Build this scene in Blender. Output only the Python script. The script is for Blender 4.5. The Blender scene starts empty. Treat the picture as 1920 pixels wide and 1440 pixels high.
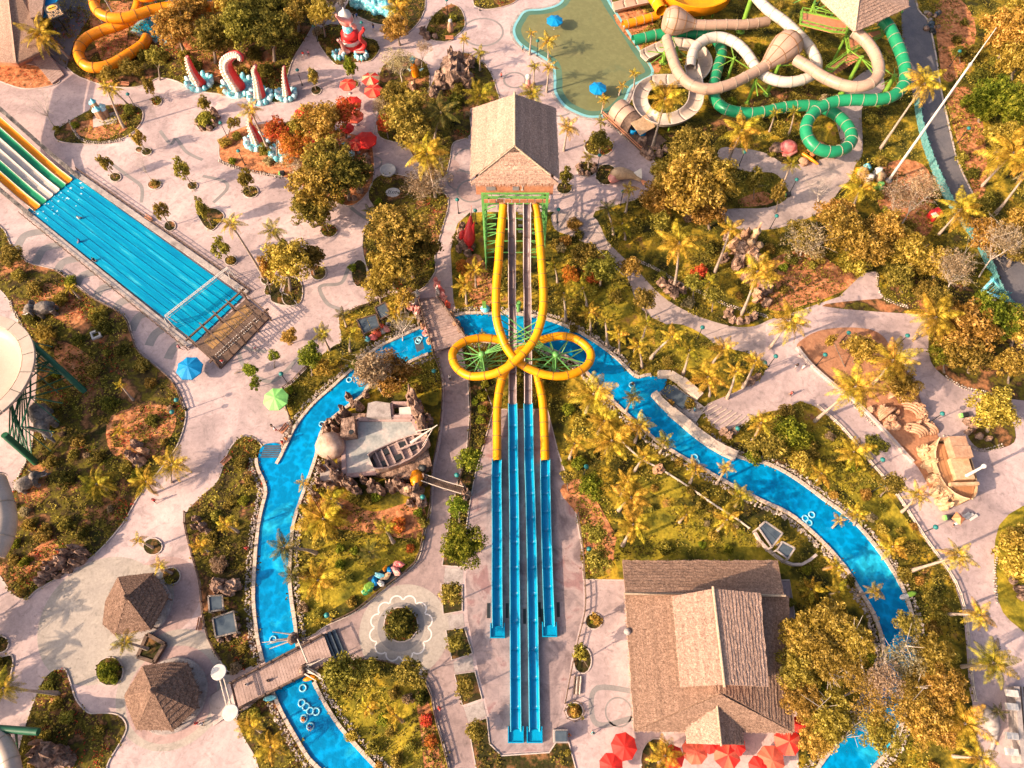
import bpy, math, random
import numpy as np
from mathutils import Vector, Matrix, noise
R = math.radians
scene = bpy.context.scene
# ------------------------------------------------------------------ camera, sky, sun
FPX = 1280.0; TILT = R(25.84); CAMH = 110.0
cam_data = bpy.data.cameras.new('camera'); cam_data.sensor_width = 36; cam_data.lens = 24
cam_data.clip_end = 2000; cam_data.clip_start = 1
cam = bpy.data.objects.new('camera', cam_data); scene.collection.objects.link(cam)
cam.location = (0, 0, CAMH); cam.rotation_euler = (TILT, 0, 0)
scene.camera = cam
SUN_EL = R(29); SUN_AZ = R(23)            # light travels towards azimuth 23 deg from +X
world = bpy.data.worlds.new('World'); scene.world = world; world.use_nodes = True
wn = world.node_tree
sky = wn.nodes.new('ShaderNodeTexSky'); sky.sky_type = 'NISHITA'; sky.sun_disc = False
sky.sun_elevation = SUN_EL; sky.air_density = 0.7; sky.dust_density = 5.0; sky.ozone_density = 0.0
sky.sun_rotation = math.atan2(-math.cos(SUN_AZ), -math.sin(SUN_AZ))
bg = wn.nodes['Background']; bg.inputs['Strength'].default_value = 0.125
wn.links.new(sky.outputs['Color'], bg.inputs['Color'])
sd = bpy.data.lights.new('sun', 'SUN'); sd.energy = 4.0; sd.angle = R(0.5); sd.color = (1.0, 0.75, 0.52)
sun = bpy.data.objects.new('sun', sd); scene.collection.objects.link(sun)
ldir = Vector((math.cos(SUN_AZ)*math.cos(SUN_EL), math.sin(SUN_AZ)*math.cos(SUN_EL), -math.sin(SUN_EL)))
sun.rotation_euler = ldir.to_track_quat('-Z', 'Y').to_euler()
scene.view_settings.view_transform = 'Standard'; scene.view_settings.look = 'None'
scene.view_settings.exposure = 1.05; scene.view_settings.gamma = 1

# ------------------------------------------------------------------ helpers
COL = scene.collection
rnd = random.Random(7)
ST, CT = math.sin(TILT), math.cos(TILT)
def G(px, py, h=0.0):
    """where the park's plan puts the spot seen at (px, py) of the survey picture, at height h"""
    x = px - 960.0; y = 720.0 - py
    k = (CAMH - h) / (FPX*CT - y*ST)
    return Vector((x*k, (FPX*ST + y*CT)*k, h))
def P(v):
    """inverse of G"""
    d = v[1]*CT + 0.0; z = CAMH - v[2]
    cz = z*CT + v[1]*ST; cy = v[1]*CT - z*ST
    return (960 + FPX*v[0]/cz, 720 - FPX*cy/cz)
def mpp(px, py, h=0.0):
    """metres per picture pixel there"""
    v = G(px, py, h)
    return ((CAMH-h)*CT + v.y*ST)/FPX
def auto_h(bx, by, cx, cy, lo=2.0, hi=22.0, dflt=6.0):
    b = G(bx, by)
    if math.hypot(bx-cx, by-cy) < 4: return dflt
    best = None
    for i in range(80):
        h = lo + (hi-lo)*i/79
        d = (G(cx, cy, h) - b).xy.length
        if best is None or d < best[0]: best = (d, h)
    return best[1]

class MB:
    def __init__(s): s.v=[]; s.f=[]; s.m=[]; s.s=[]
    def add(s, vs, fs, mi=0, sm=False):
        o = len(s.v); s.v += [tuple(p) for p in vs]
        for f in fs: s.f.append(tuple(o+i for i in f)); s.m.append(mi); s.s.append(sm)
    def box(s, c, size, rz=0, mi=0, tilt=None):
        x,y,z = [d/2 for d in size]
        M = Matrix.Translation(c) @ Matrix.Rotation(rz,4,'Z')
        if tilt is not None: M = M @ tilt
        vs = [M @ Vector(p) for p in ((-x,-y,-z),(x,-y,-z),(x,y,-z),(-x,y,-z),(-x,-y,z),(x,-y,z),(x,y,z),(-x,y,z))]
        s.add(vs, [(3,2,1,0),(4,5,6,7),(0,1,5,4),(1,2,6,5),(2,3,7,6),(3,0,4,7)], mi)
    def bar(s, a, b, w, h=None, mi=0):
        a=Vector(a); b=Vector(b); h = h or w
        d = (b-a).normalized(); up = Vector((0,0,1)) if abs(d.z)<.95 else Vector((1,0,0))
        sx = d.cross(up).normalized()*w/2; sy = sx.cross(d).normalized()*h/2
        vs = [p+q for p in (a,b) for q in (-sx-sy, sx-sy, sx+sy, -sx+sy)]
        s.add(vs, [(0,1,2,3),(7,6,5,4),(0,4,5,1),(1,5,6,2),(2,6,7,3),(3,7,4,0)], mi)
    def tube(s, pts, r, n=10, caps=True, mi=0, sm=True):
        pts=[Vector(p) for p in pts]; k=len(pts)
        rr = r if isinstance(r,(list,tuple)) else [r]*k
        prev=None; rings=[]
        for i,p in enumerate(pts):
            t = (pts[min(i+1,k-1)]-pts[max(i-1,0)]).normalized()
            if prev is None:
                a = Vector((0,0,1)) if abs(t.z)<.9 else Vector((1,0,0)); u = t.cross(a).normalized()
            else: u = (prev - t*prev.dot(t)).normalized()
            prev=u; w=t.cross(u)
            rings.append([p + (u*math.cos(2*math.pi*j/n)+w*math.sin(2*math.pi*j/n))*rr[i] for j in range(n)])
        vs=[q for g in rings for q in g]; fs=[]
        for i in range(k-1):
            for j in range(n):
                j2=(j+1)%n; fs.append((i*n+j, i*n+j2, (i+1)*n+j2, (i+1)*n+j))
        s.add(vs, fs, mi, sm)
        if caps: s.add([q for q in rings[0]],[tuple(range(n))[::-1]],mi); s.add([q for q in rings[-1]],[tuple(range(n))],mi)
    def prism(s, poly, z0, z1, mi=0, mi_side=None):
        n=len(poly); ar=sum(poly[i][0]*poly[(i+1)%n][1]-poly[(i+1)%n][0]*poly[i][1] for i in range(n))
        if ar<0: poly=poly[::-1]
        s.add([(p[0],p[1],z1) for p in poly],[tuple(range(n))],mi)
        vs=[(p[0],p[1],z0) for p in poly]+[(p[0],p[1],z1) for p in poly]
        s.add(vs,[(i,(i+1)%n,n+(i+1)%n,n+i) for i in range(n)], mi if mi_side is None else mi_side)
    def flat(s, poly, z, mi=0):
        n=len(poly); ar=sum(poly[i][0]*poly[(i+1)%n][1]-poly[(i+1)%n][0]*poly[i][1] for i in range(n))
        if ar<0: poly=poly[::-1]
        s.add([(p[0],p[1],z) for p in poly],[tuple(range(n))],mi)
    def rev(s, prof, n=16, c=(0,0,0), mi=0, sm=True, a0=0, a1=2*math.pi, sx=1, sy=1):
        full = abs(a1-a0-2*math.pi)<1e-6; m = n if full else n+1
        vs=[(c[0]+r*sx*math.cos(a0+(a1-a0)*j/n), c[1]+r*sy*math.sin(a0+(a1-a0)*j/n), c[2]+z) for r,z in prof for j in range(m)]
        fs=[(i*m+j, i*m+(j+1)%m, (i+1)*m+(j+1)%m, (i+1)*m+j) for i in range(len(prof)-1) for j in range(n)]
        s.add(vs, fs, mi, sm)
    def blob(s, c, r, seed=0, rough=.25, n=8, m=5, mi=0, sm=True, f=1.3, M=None, flatbot=None):
        c=Vector(c); vs=[]; off=Vector((seed*7.3, seed*3.1, seed*1.7))
        def pt(th,ph):
            d=Vector((math.cos(th)*math.sin(ph), math.sin(th)*math.sin(ph), math.cos(ph)))
            k=1+rough*noise.noise(d*f+off)*2
            q=Vector((d.x*r[0]*k, d.y*r[1]*k, d.z*r[2]*k))
            if M is not None: q = M @ q
            q += c
            if flatbot is not None and q.z<flatbot: q.z=flatbot
            return q
        vs.append(pt(0,0))
        for i in range(1,m):
            for j in range(n): vs.append(pt(2*math.pi*(j+.5*(i%2))/n, math.pi*i/m))
        vs.append(pt(0,math.pi)); fs=[]
        for j in range(n): fs.append((0,1+j,1+(j+1)%n))
        for i in range(m-2):
            for j in range(n):
                a=1+i*n+j; b=1+i*n+(j+1)%n; c2=a+n; d2=b+n
                if i%2==0: fs += [(a,c2,b),(b,c2,d2)]
                else: fs += [(a,c2,d2),(a,d2,b)]
        l=len(vs)-1
        for j in range(n): fs.append((l,1+(m-2)*n+(j+1)%n,1+(m-2)*n+j))
        s.add(vs,fs,mi,sm)
    def mesh(s, name, mats):
        me=bpy.data.meshes.new(name); me.from_pydata(s.v,[],s.f)
        for m in (mats if isinstance(mats,(list,tuple)) else [mats]): me.materials.append(m)
        me.polygons.foreach_set('material_index', s.m); me.polygons.foreach_set('use_smooth', s.s)
        me.update(); return me
    def build(s, name, mats, parent=None, label=None):
        me=s.mesh(name,mats); o=bpy.data.objects.new(name,me); COL.objects.link(o)
        if parent is not None:
            o.parent=parent; o.matrix_parent_inverse = Matrix.Identity(4)
            # vertices are given in world space: move them into the parent's frame
            W=wmat(parent).inverted(); me.transform(W)
        if label: o['label']=label
        return o
def wmat(o):
    M=Matrix.LocRotScale(o.location,o.rotation_euler,o.scale)
    return wmat(o.parent)@M if o.parent else M
def tag(o, label=None, cat=None, group=None, kind=None):
    if label: o['label']=label
    if cat: o['category']=cat
    if group: o['group']=group
    if kind: o['kind']=kind
    return o
def thing(name, label, cat, loc=(0,0,0), rz=0, group=None, scale=1.0):
    o=bpy.data.objects.new(name,None); o.empty_display_size=.3; COL.objects.link(o)
    o.location=loc; o.rotation_euler=(0,0,rz); o.scale=(scale,)*3
    return tag(o,label,cat,group)
def part(name, me, parent, loc=(0,0,0), rot=(0,0,0), scale=(1,1,1)):
    o=bpy.data.objects.new(name,me); COL.objects.link(o); o.parent=parent
    o.location=loc; o.rotation_euler=rot; o.scale=scale if not isinstance(scale,(int,float)) else (scale,)*3
    return o
def struct(name, mb, mats):
    o=mb.build(name,mats); o['kind']='structure'; return o
def stuff(name, mb, mats, parent=None, label=None):
    o=mb.build(name,mats,parent,label); o['kind']='stuff'; return o
def copy_tree(o, parent=None):
    c=o.copy(); COL.objects.link(c)
    if parent is not None: c.parent=parent
    for ch in CH.get(o.name,None) or [x for x in o.children]: copy_tree(ch,c)
    return c
CH={}
def smooth(pts, closed=True, k=5):
    pts=[Vector(p) for p in pts]; n=len(pts); out=[]
    rng = range(n) if closed else range(n-1)
    for i in rng:
        if closed: a,b,c,d=pts[i-1],pts[i],pts[(i+1)%n],pts[(i+2)%n]
        else: a,b,c,d=pts[max(i-1,0)],pts[i],pts[i+1],pts[min(i+2,n-1)]
        for j in range(k):
            t=j/k
            out.append(.5*((2*b)+(c-a)*t+(2*a-5*b+4*c-d)*t*t+(3*b-a-3*c+d)*t*t*t))
    if not closed: out.append(pts[-1])
    return out
def resample(pts, step):
    out=[pts[0]]; acc=0
    for a,b in zip(pts,pts[1:]):
        L=(b-a).length
        if L<1e-6: continue
        t=step-acc
        while t<=L: out.append(a+(b-a)*(t/L)); t+=step
        acc=(acc+L)%step
    return out
def gp(pts, h=0, sm=True, k=4, closed=True):
    w=[G(x,y,h) for x,y in pts]
    return smooth(w,closed,k) if sm else w
def inpoly(x,y,poly):
    c=False; n=len(poly); j=n-1
    for i in range(n):
        xi,yi=poly[i][0],poly[i][1]; xj,yj=poly[j][0],poly[j][1]
        if (yi>y)!=(yj>y) and x<(xj-xi)*(y-yi)/(yj-yi)+xi: c=not c
        j=i
    return c
def np_inpoly(X,Y,poly):
    c=np.zeros(X.shape,bool); n=len(poly); j=n-1
    for i in range(n):
        xi,yi=poly[i][0],poly[i][1]; xj,yj=poly[j][0],poly[j][1]
        if abs(yj-yi)>1e-9:
            m=((yi>Y)!=(yj>Y))&(X<(xj-xi)*(Y-yi)/(yj-yi)+xi); c^=m
        j=i
    return c

# ------------------------------------------------------------------ materials
def srgb(r,g,b):
    f=lambda c:(c/255/12.92 if c/255<=.04045 else ((c/255+.055)/1.055)**2.4)
    return (f(r),f(g),f(b),1)
def mat(name, cols, scale=1.0, rough=.7, bump=0.0, bscale=None, metal=0, coord='world', detail=5, pos=None, jitter=0.0, spec=.4, fine=0.0, transl=0.0, distort=0.0, stretch=None, coat=0, rot=0.0):
    m=bpy.data.materials.new(name); m.use_nodes=True; nt=m.node_tree; N=nt.nodes; L=nt.links
    bs=N['Principled BSDF']; bs.inputs['Roughness'].default_value=rough; bs.inputs['Metallic'].default_value=metal
    bs.inputs['Specular IOR Level'].default_value=spec
    if coat: bs.inputs['Coat Weight'].default_value=coat
    if coord=='world':
        co=N.new('ShaderNodeNewGeometry').outputs['Position']
    else: co=N.new('ShaderNodeTexCoord').outputs['Object']
    if stretch:
        mp=N.new('ShaderNodeMapping'); mp.inputs['Scale'].default_value=stretch; mp0=N.new('ShaderNodeMapping'); mp0.inputs['Rotation'].default_value=(0,0,rot); L.new(co,mp0.inputs['Vector']); L.new(mp0.outputs[0],mp.inputs['Vector']); co=mp.outputs[0]
    nz=N.new('ShaderNodeTexNoise'); nz.inputs['Scale'].default_value=scale; nz.inputs['Detail'].default_value=detail
    nz.inputs['Distortion'].default_value=distort; nz.inputs['Roughness'].default_value=.6
    L.new(co,nz.inputs['Vector'])
    cr=N.new('ShaderNodeValToRGB'); L.new(nz.outputs['Fac'],cr.inputs['Fac'])
    k=len(cols); pos = pos or [.32+.36*i/max(1,k-1) for i in range(k)]
    while len(cr.color_ramp.elements)<k: cr.color_ramp.elements.new(.5)
    for e,c,p in zip(cr.color_ramp.elements,cols,pos): e.position=p; e.color=tuple(c[:3])+(1,)
    out=cr.outputs['Color']
    if fine:
        n2=N.new('ShaderNodeTexNoise'); n2.inputs['Scale'].default_value=(bscale or scale*8); n2.inputs['Detail'].default_value=4
        L.new(co,n2.inputs['Vector'])
        mr=N.new('ShaderNodeMapRange'); mr.inputs['From Min'].default_value=.3; mr.inputs['From Max'].default_value=.7
        mr.inputs['To Min'].default_value=1-fine; mr.inputs['To Max'].default_value=1+fine; L.new(n2.outputs['Fac'],mr.inputs['Value'])
        mx=N.new('ShaderNodeVectorMath'); mx.operation='MULTIPLY'; L.new(out,mx.inputs[0]); L.new(mr.outputs[0],mx.inputs[1]); out=mx.outputs[0]
    if jitter:
        oi=N.new('ShaderNodeObjectInfo'); hs=N.new('ShaderNodeHueSaturation')
        m1=N.new('ShaderNodeMapRange'); m1.inputs['To Min'].default_value=1-jitter; m1.inputs['To Max'].default_value=1+jitter
        L.new(oi.outputs['Random'],m1.inputs['Value']); L.new(m1.outputs[0],hs.inputs['Value'])
        m2=N.new('ShaderNodeMath'); m2.operation='MULTIPLY_ADD'; m2.inputs[1].default_value=.05 if jitter>.15 else .0; m2.inputs[2].default_value=.475 if jitter>.15 else .5
        m3=N.new('ShaderNodeMath'); m3.operation='FRACT'; m4=N.new('ShaderNodeMath'); m4.operation='MULTIPLY'; m4.inputs[1].default_value=17.3
        L.new(oi.outputs['Random'],m4.inputs[0]); L.new(m4.outputs[0],m3.inputs[0]); L.new(m3.outputs[0],m2.inputs[0]); L.new(m2.outputs[0],hs.inputs['Hue'])
        L.new(out,hs.inputs['Color']); out=hs.outputs[0]
    L.new(out,bs.inputs['Base Color'])
    if bump:
        n3=N.new('ShaderNodeTexNoise'); n3.inputs['Scale'].default_value=bscale or scale*6; n3.inputs['Detail'].default_value=6
        L.new(co,n3.inputs['Vector']); bp=N.new('ShaderNodeBump'); bp.inputs['Strength'].default_value=1; bp.inputs['Distance'].default_value=bump
        L.new(n3.outputs['Fac'],bp.inputs['Height']); L.new(bp.outputs[0],bs.inputs['Normal'])
    if transl:
        tr=N.new('ShaderNodeBsdfTranslucent'); L.new(out,tr.inputs['Color']); ms=N.new('ShaderNodeMixShader'); ms.inputs[0].default_value=transl
        L.new(bs.outputs[0],ms.inputs[1]); L.new(tr.outputs[0],ms.inputs[2]); L.new(ms.outputs[0],N['Material Output'].inputs['Surface'])
    return m
def lin(*c): return tuple(c)+(1,)
def add_joints(m, sx, sy, dark=.75, rot=0.0, width=.03):
    """slab joints: a brick grid that darkens the colour slightly"""
    nt=m.node_tree; N=nt.nodes; L=nt.links; bs=N['Principled BSDF']
    src=bs.inputs['Base Color'].links[0].from_socket
    co=N.new('ShaderNodeNewGeometry').outputs['Position']; mp=N.new('ShaderNodeMapping'); mp.inputs['Rotation'].default_value=(0,0,rot)
    L.new(co,mp.inputs['Vector'])
    br=N.new('ShaderNodeTexBrick'); br.inputs['Scale'].default_value=1; br.inputs['Brick Width'].default_value=sx; br.inputs['Row Height'].default_value=sy
    br.inputs['Mortar Size'].default_value=width; br.inputs['Mortar Smooth'].default_value=.3
    br.offset=0.5
    br.inputs['Color1'].default_value=(1,1,1,1); br.inputs['Color2'].default_value=(.95,.95,.96,1); br.inputs['Mortar'].default_value=(dark,dark,dark,1)
    L.new(mp.outputs[0],br.inputs['Vector'])
    mx=N.new('ShaderNodeVectorMath'); mx.operation='MULTIPLY'; L.new(src,mx.inputs[0]); L.new(br.outputs['Color'],mx.inputs[1]); L.new(mx.outputs[0],bs.inputs['Base Color'])
    return m
M={}
def add_stain(m):
    """old water marks and dirt: soft irregular darker patches and specks"""
    nt=m.node_tree; N=nt.nodes; L=nt.links; bs=N['Principled BSDF']; src=bs.inputs['Base Color'].links[0].from_socket
    co=N.new('ShaderNodeNewGeometry').outputs['Position']
    for sc,lo,hi,dk,dist in ((.33,.56,.66,.80,2.5),(1.7,.60,.72,.72,1.0),(.9,.47,.50,1.08,3.0)):
        nz=N.new('ShaderNodeTexNoise'); nz.inputs['Scale'].default_value=sc; nz.inputs['Detail'].default_value=7; nz.inputs['Distortion'].default_value=dist; L.new(co,nz.inputs['Vector'])
        mr=N.new('ShaderNodeMapRange'); mr.inputs['From Min'].default_value=lo; mr.inputs['From Max'].default_value=hi; mr.inputs['To Min'].default_value=1; mr.inputs['To Max'].default_value=dk; L.new(nz.outputs['Fac'],mr.inputs['Value'])
        mx=N.new('ShaderNodeVectorMath'); mx.operation='MULTIPLY'; L.new(src,mx.inputs[0]); L.new(mr.outputs[0],mx.inputs[1]); src=mx.outputs[0]
    L.new(src,bs.inputs['Base Color']); return m
M['pave']=add_stain(add_joints(mat('pink_concrete',[lin(.30,.225,.22),lin(.45,.335,.32),lin(.60,.45,.42)],scale=.07,rough=.75,fine=.09,bscale=1.2,bump=.01,distort=.8,detail=9),3.2,3.2,.90,.5,.035))
M['path']=add_stain(add_joints(mat('path_concrete',[lin(.28,.215,.20),lin(.41,.315,.285),lin(.51,.395,.35)],scale=.13,rough=.8,fine=.1,bscale=1.5,bump=.01,detail=9,distort=.5),2.4,2.4,.88,-.5,.035))
M['walk']=add_stain(add_joints(mat('mauve_paving',[lin(.22,.155,.145),lin(.31,.22,.205),lin(.38,.275,.25)],scale=.2,rough=.8,fine=.1,bscale=1.5,bump=.01,detail=9,distort=.5),2.2,2.2,.88,.1,.035))
M['apron']=add_stain(add_joints(mat('wet_apron',[lin(.17,.12,.12),lin(.27,.20,.195),lin(.36,.265,.25),lin(.27,.155,.15)],scale=.16,rough=.45,fine=.06,bscale=1.2,detail=9,distort=1.4,pos=[.35,.45,.55,.63]),4,4,.85,0,.035))
M['inlay_grey']=mat('inlay_grey',[lin(.20,.18,.175),lin(.27,.24,.23)],scale=.5,rough=.8,fine=.08)
M['inlay_white']=mat('inlay_white',[lin(.68,.62,.58),lin(.78,.7,.65)],scale=.8,rough=.8)
M['inlay_pink']=add_stain(mat('inlay_pink',[lin(.33,.22,.205),lin(.42,.29,.265)],scale=.3,rough=.8,fine=.06))
M['inlay_beige']=add_stain(mat('inlay_beige',[lin(.31,.265,.23),lin(.40,.34,.29)],scale=.3,rough=.8,fine=.06))
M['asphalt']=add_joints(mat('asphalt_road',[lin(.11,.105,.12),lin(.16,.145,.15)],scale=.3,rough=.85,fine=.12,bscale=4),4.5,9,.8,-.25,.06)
def bedmat(name, cols, pos, sc=.22):
    return mat(name,cols,scale=sc,rough=.95,fine=.28,bscale=2.2,bump=.12,detail=10,pos=pos,spec=.1,distort=.1)
GRD=lin(.030,.032,.008); GR=lin(.13,.105,.014); GRY=lin(.40,.26,.024); SOIL=lin(.30,.135,.06); SOILD=lin(.055,.036,.016); RED=lin(.52,.20,.085)
M['grass']=bedmat('garden_grass',[SOILD,GRD,GR,GRY,SOIL],[.30,.40,.50,.60,.70])
M['lawn']=bedmat('lawn_grass',[GRD,lin(.12,.11,.014),lin(.30,.23,.022),lin(.45,.31,.032)],[.30,.40,.54,.68],.3)
M['soil']=bedmat('planting_soil',[GRD,SOILD,GR,SOILD,SOIL,RED],[.32,.40,.47,.53,.60,.70])
M['mulch']=bedmat('red_mulch',[lin(.12,.055,.028),lin(.36,.14,.06),lin(.52,.21,.09),lin(.50,.26,.13)],[.33,.44,.56,.66],.9)
M['darkbed']=bedmat('dark_bed',[SOILD,GRD,SOIL],[.35,.5,.68],.5)
M['sand']=mat('play_sand',[lin(.27,.11,.055),lin(.40,.19,.10),lin(.30,.125,.065)],scale=.35,rough=.95,fine=.15,bscale=2.5,bump=.1,detail=9,distort=.8)
M['kerb']=mat('kerb_stone',[lin(.42,.34,.30),lin(.55,.45,.40)],scale=1,rough=.8,fine=.1)
M['coping']=mat('river_coping',[lin(.42,.33,.26),lin(.55,.44,.35),lin(.36,.27,.22)],scale=1.2,rough=.8,fine=.15,bscale=5,bump=.02)
M['pebble']=mat('bank_stones',[lin(.16,.13,.12),lin(.4,.32,.27),lin(.6,.5,.42)],scale=1.9,rough=.8,detail=2,pos=[.35,.5,.62])
M['rock']=mat('brown_rock',[lin(.07,.042,.03),lin(.24,.15,.11),lin(.42,.28,.21)],scale=.9,rough=.9,fine=.3,bscale=2.4,bump=.3,detail=9,spec=.15)
M['rockgrey']=mat('grey_rock',[lin(.07,.06,.055),lin(.19,.16,.14),lin(.34,.28,.24)],scale=.8,rough=.85,fine=.25,bscale=2.4,bump=.2,detail=8,spec=.2)
def water(name, deep, mid, light, sc=.12, rough=.06, net=1.0):
    m=mat(name,[deep,mid,mid,light],scale=sc,rough=rough,pos=[.30,.44,.56,.70],detail=6,distort=1.0,spec=.2)
    nt=m.node_tree; N=nt.nodes; L=nt.links; bs=N['Principled BSDF']
    co=N.new('ShaderNodeNewGeometry').outputs['Position']
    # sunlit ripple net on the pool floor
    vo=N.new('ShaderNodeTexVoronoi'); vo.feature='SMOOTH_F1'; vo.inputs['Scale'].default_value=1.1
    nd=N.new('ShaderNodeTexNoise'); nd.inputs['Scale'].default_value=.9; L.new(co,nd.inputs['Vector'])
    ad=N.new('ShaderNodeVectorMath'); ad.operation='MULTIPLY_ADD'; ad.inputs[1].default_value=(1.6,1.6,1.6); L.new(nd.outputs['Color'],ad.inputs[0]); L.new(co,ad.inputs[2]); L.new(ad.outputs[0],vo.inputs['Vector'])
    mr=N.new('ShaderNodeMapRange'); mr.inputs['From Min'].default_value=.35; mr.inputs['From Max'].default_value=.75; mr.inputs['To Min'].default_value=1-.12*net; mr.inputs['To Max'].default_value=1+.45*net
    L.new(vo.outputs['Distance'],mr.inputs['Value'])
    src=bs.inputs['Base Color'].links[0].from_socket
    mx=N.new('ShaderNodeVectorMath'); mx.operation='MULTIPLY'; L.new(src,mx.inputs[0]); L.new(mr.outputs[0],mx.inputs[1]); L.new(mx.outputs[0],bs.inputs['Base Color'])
    n3=N.new('ShaderNodeTexNoise'); n3.inputs['Scale'].default_value=1.6; n3.inputs['Detail'].default_value=3; L.new(co,n3.inputs['Vector'])
    bp=N.new('ShaderNodeBump'); bp.inputs['Distance'].default_value=.05; L.new(n3.outputs['Fac'],bp.inputs['Height']); L.new(bp.outputs[0],bs.inputs['Normal'])
    return m
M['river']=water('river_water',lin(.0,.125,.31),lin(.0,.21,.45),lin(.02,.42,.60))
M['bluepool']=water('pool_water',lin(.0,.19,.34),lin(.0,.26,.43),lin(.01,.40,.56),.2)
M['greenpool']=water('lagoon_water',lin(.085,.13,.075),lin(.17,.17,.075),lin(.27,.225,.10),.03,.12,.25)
M['shallow']=mat('lagoon_shallows',[lin(.06,.15,.12),lin(.12,.20,.12)],scale=.2,rough=.15,spec=.2)
M['racewater']=mat('race_water',[lin(.0,.14,.30),lin(.0,.21,.38),lin(.0,.27,.43),lin(.06,.46,.58)],scale=1.0,rough=.08,spec=.25,stretch=(.12,1.4,1),rot=R(36.6),pos=[.30,.42,.58,.72],detail=8,bump=.03)
M['poolstep']=mat('pool_steps',[lin(.16,.42,.46),lin(.25,.52,.55)],scale=.5,rough=.4)
def glossy(name,c,rough=.3,jit=.0,var=.12):
    c2=tuple(min(1,x*(1+var)) for x in c[:3]); c1=tuple(x*(1-var) for x in c[:3])
    return mat(name,[c1,c,c2],scale=.5,rough=rough,spec=.3,fine=.05,jitter=jit,detail=6)
M['yellow']=glossy('yellow_fibreglass',lin(.76,.29,.002),.4)
M['orange']=glossy('orange_fibreglass',lin(.78,.25,.008),.3)
M['tan']=glossy('tan_fibreglass',lin(.40,.26,.19),.4)
M['white']=glossy('white_fibreglass',lin(.52,.45,.385),.4,var=.08)
M['cream']=glossy('cream_fibreglass',lin(.46,.365,.295),.4)
M['seam']=mat('joint_seam',[lin(.30,.24,.18),lin(.42,.33,.25)],scale=1,rough=.6)
M['seamdark']=mat('dark_seam',[lin(.22,.10,.03),lin(.28,.14,.05)],scale=1,rough=.6)
M['greenfg']=glossy('green_fibreglass',lin(.015,.235,.105),.35)
M['bluefg']=glossy('blue_fibreglass',lin(.0,.26,.46),.25)
M['troughrim']=glossy('trough_rim',lin(.10,.48,.62),.3)
M['shiporange']=glossy('weathered_orange',lin(.40,.19,.085),.6)
M['bluedeep']=glossy('blue_trough_floor',lin(.0,.21,.42),.15)
M['greyflume']=glossy('grey_flume',lin(.17,.12,.115),.35)
M['greyrim']=glossy('pale_rim',lin(.62,.5,.46),.4)
M['steel']=mat('green_steel',[lin(.10,.30,.07),lin(.16,.40,.10)],scale=1,rough=.45)
M['lime']=mat('lime_steel',[lin(.14,.28,.03),lin(.20,.37,.045)],scale=1,rough=.5)
M['darkgreen']=mat('dark_green_steel',[lin(.01,.08,.04),lin(.02,.12,.055)],scale=1,rough=.45)
def thatch(name,cs):
    m=mat(name,cs,scale=3.2,rough=.95,fine=.30,bscale=8,bump=.14,detail=9,spec=.1,jitter=.10)
    return m
M['thatch']=thatch('straw_thatch',[lin(.28,.17,.125),lin(.43,.275,.205),lin(.55,.37,.28)])
M['thatchd']=thatch('dark_thatch',[lin(.17,.10,.07),lin(.28,.172,.122),lin(.38,.245,.175)])  # darker straw of the hall roof; also paints shade on two right slopes
M['thatchh']=thatch('hut_thatch',[lin(.10,.06,.043),lin(.19,.115,.083),lin(.29,.185,.135)])
M['ridge']=thatch('ridge_straw',[lin(.36,.26,.18),lin(.55,.42,.3)])
M['wood']=mat('weathered_wood',[lin(.075,.045,.032),lin(.17,.105,.075)],scale=1.5,rough=.8,fine=.2,bscale=8)
M['woodred']=mat('red_wood',[lin(.42,.16,.08),lin(.55,.24,.13)],scale=1.5,rough=.7,fine=.15,bscale=8)
M['deck']=mat('deck_boards',[lin(.30,.20,.17),lin(.44,.31,.27)],scale=1.2,rough=.8,fine=.15,bscale=6)
M['bark']=mat('bark',[lin(.14,.10,.075),lin(.28,.21,.16)],scale=2,rough=.9,fine=.2,coord='obj')
M['palmbark']=mat('palm_bark',[lin(.28,.21,.16),lin(.45,.35,.28)],scale=3,rough=.9,fine=.15,coord='obj')
M['pale']=mat('pale_bark',[lin(.42,.35,.28),lin(.6,.5,.42)],scale=2,rough=.85,coord='obj')
def leaf(name,c1,c2,c3,t=.35,jit=.22):
    return mat(name,[c1,c2,c3],scale=4.5,rough=.6,coord='obj',transl=t,jitter=jit,spec=.06,pos=[.36,.5,.63],detail=5)
M['leafgold']=leaf('golden_leaves',lin(.085,.055,.008),lin(.38,.245,.036),lin(.80,.55,.14))
M['leafolive']=leaf('olive_leaves',lin(.042,.040,.008),lin(.25,.20,.030),lin(.60,.46,.10))
M['leafdark']=leaf('dark_leaves',lin(.028,.03,.008),lin(.12,.11,.018),lin(.34,.27,.05))
M['leafgreen']=leaf('green_leaves',lin(.035,.05,.006),lin(.19,.215,.018),lin(.46,.42,.05))
M['leafred']=leaf('flame_leaves',lin(.22,.10,.012),lin(.60,.20,.04),lin(.80,.12,.06))
M['leafdry']=leaf('dry_twigs',lin(.13,.085,.04),lin(.36,.26,.14),lin(.60,.46,.28))
M['frondgold']=leaf('golden_frond',lin(.10,.068,.008),lin(.42,.27,.024),lin(.80,.54,.075))
M['frondgreen']=leaf('green_frond',lin(.06,.055,.008),lin(.25,.20,.018),lin(.56,.41,.045))
M['fronddark']=leaf('dark_frond',lin(.05,.055,.016),lin(.12,.11,.026),lin(.26,.20,.045))
M['red']=glossy('red_canvas',lin(.72,.03,.02),.6)
M['redpale']=glossy('faded_red_canvas',lin(.78,.13,.07),.6)
M['blue']=glossy('blue_canvas',lin(.0,.22,.50),.6)
M['green']=glossy('green_canvas',lin(.25,.62,.16),.6)
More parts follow.
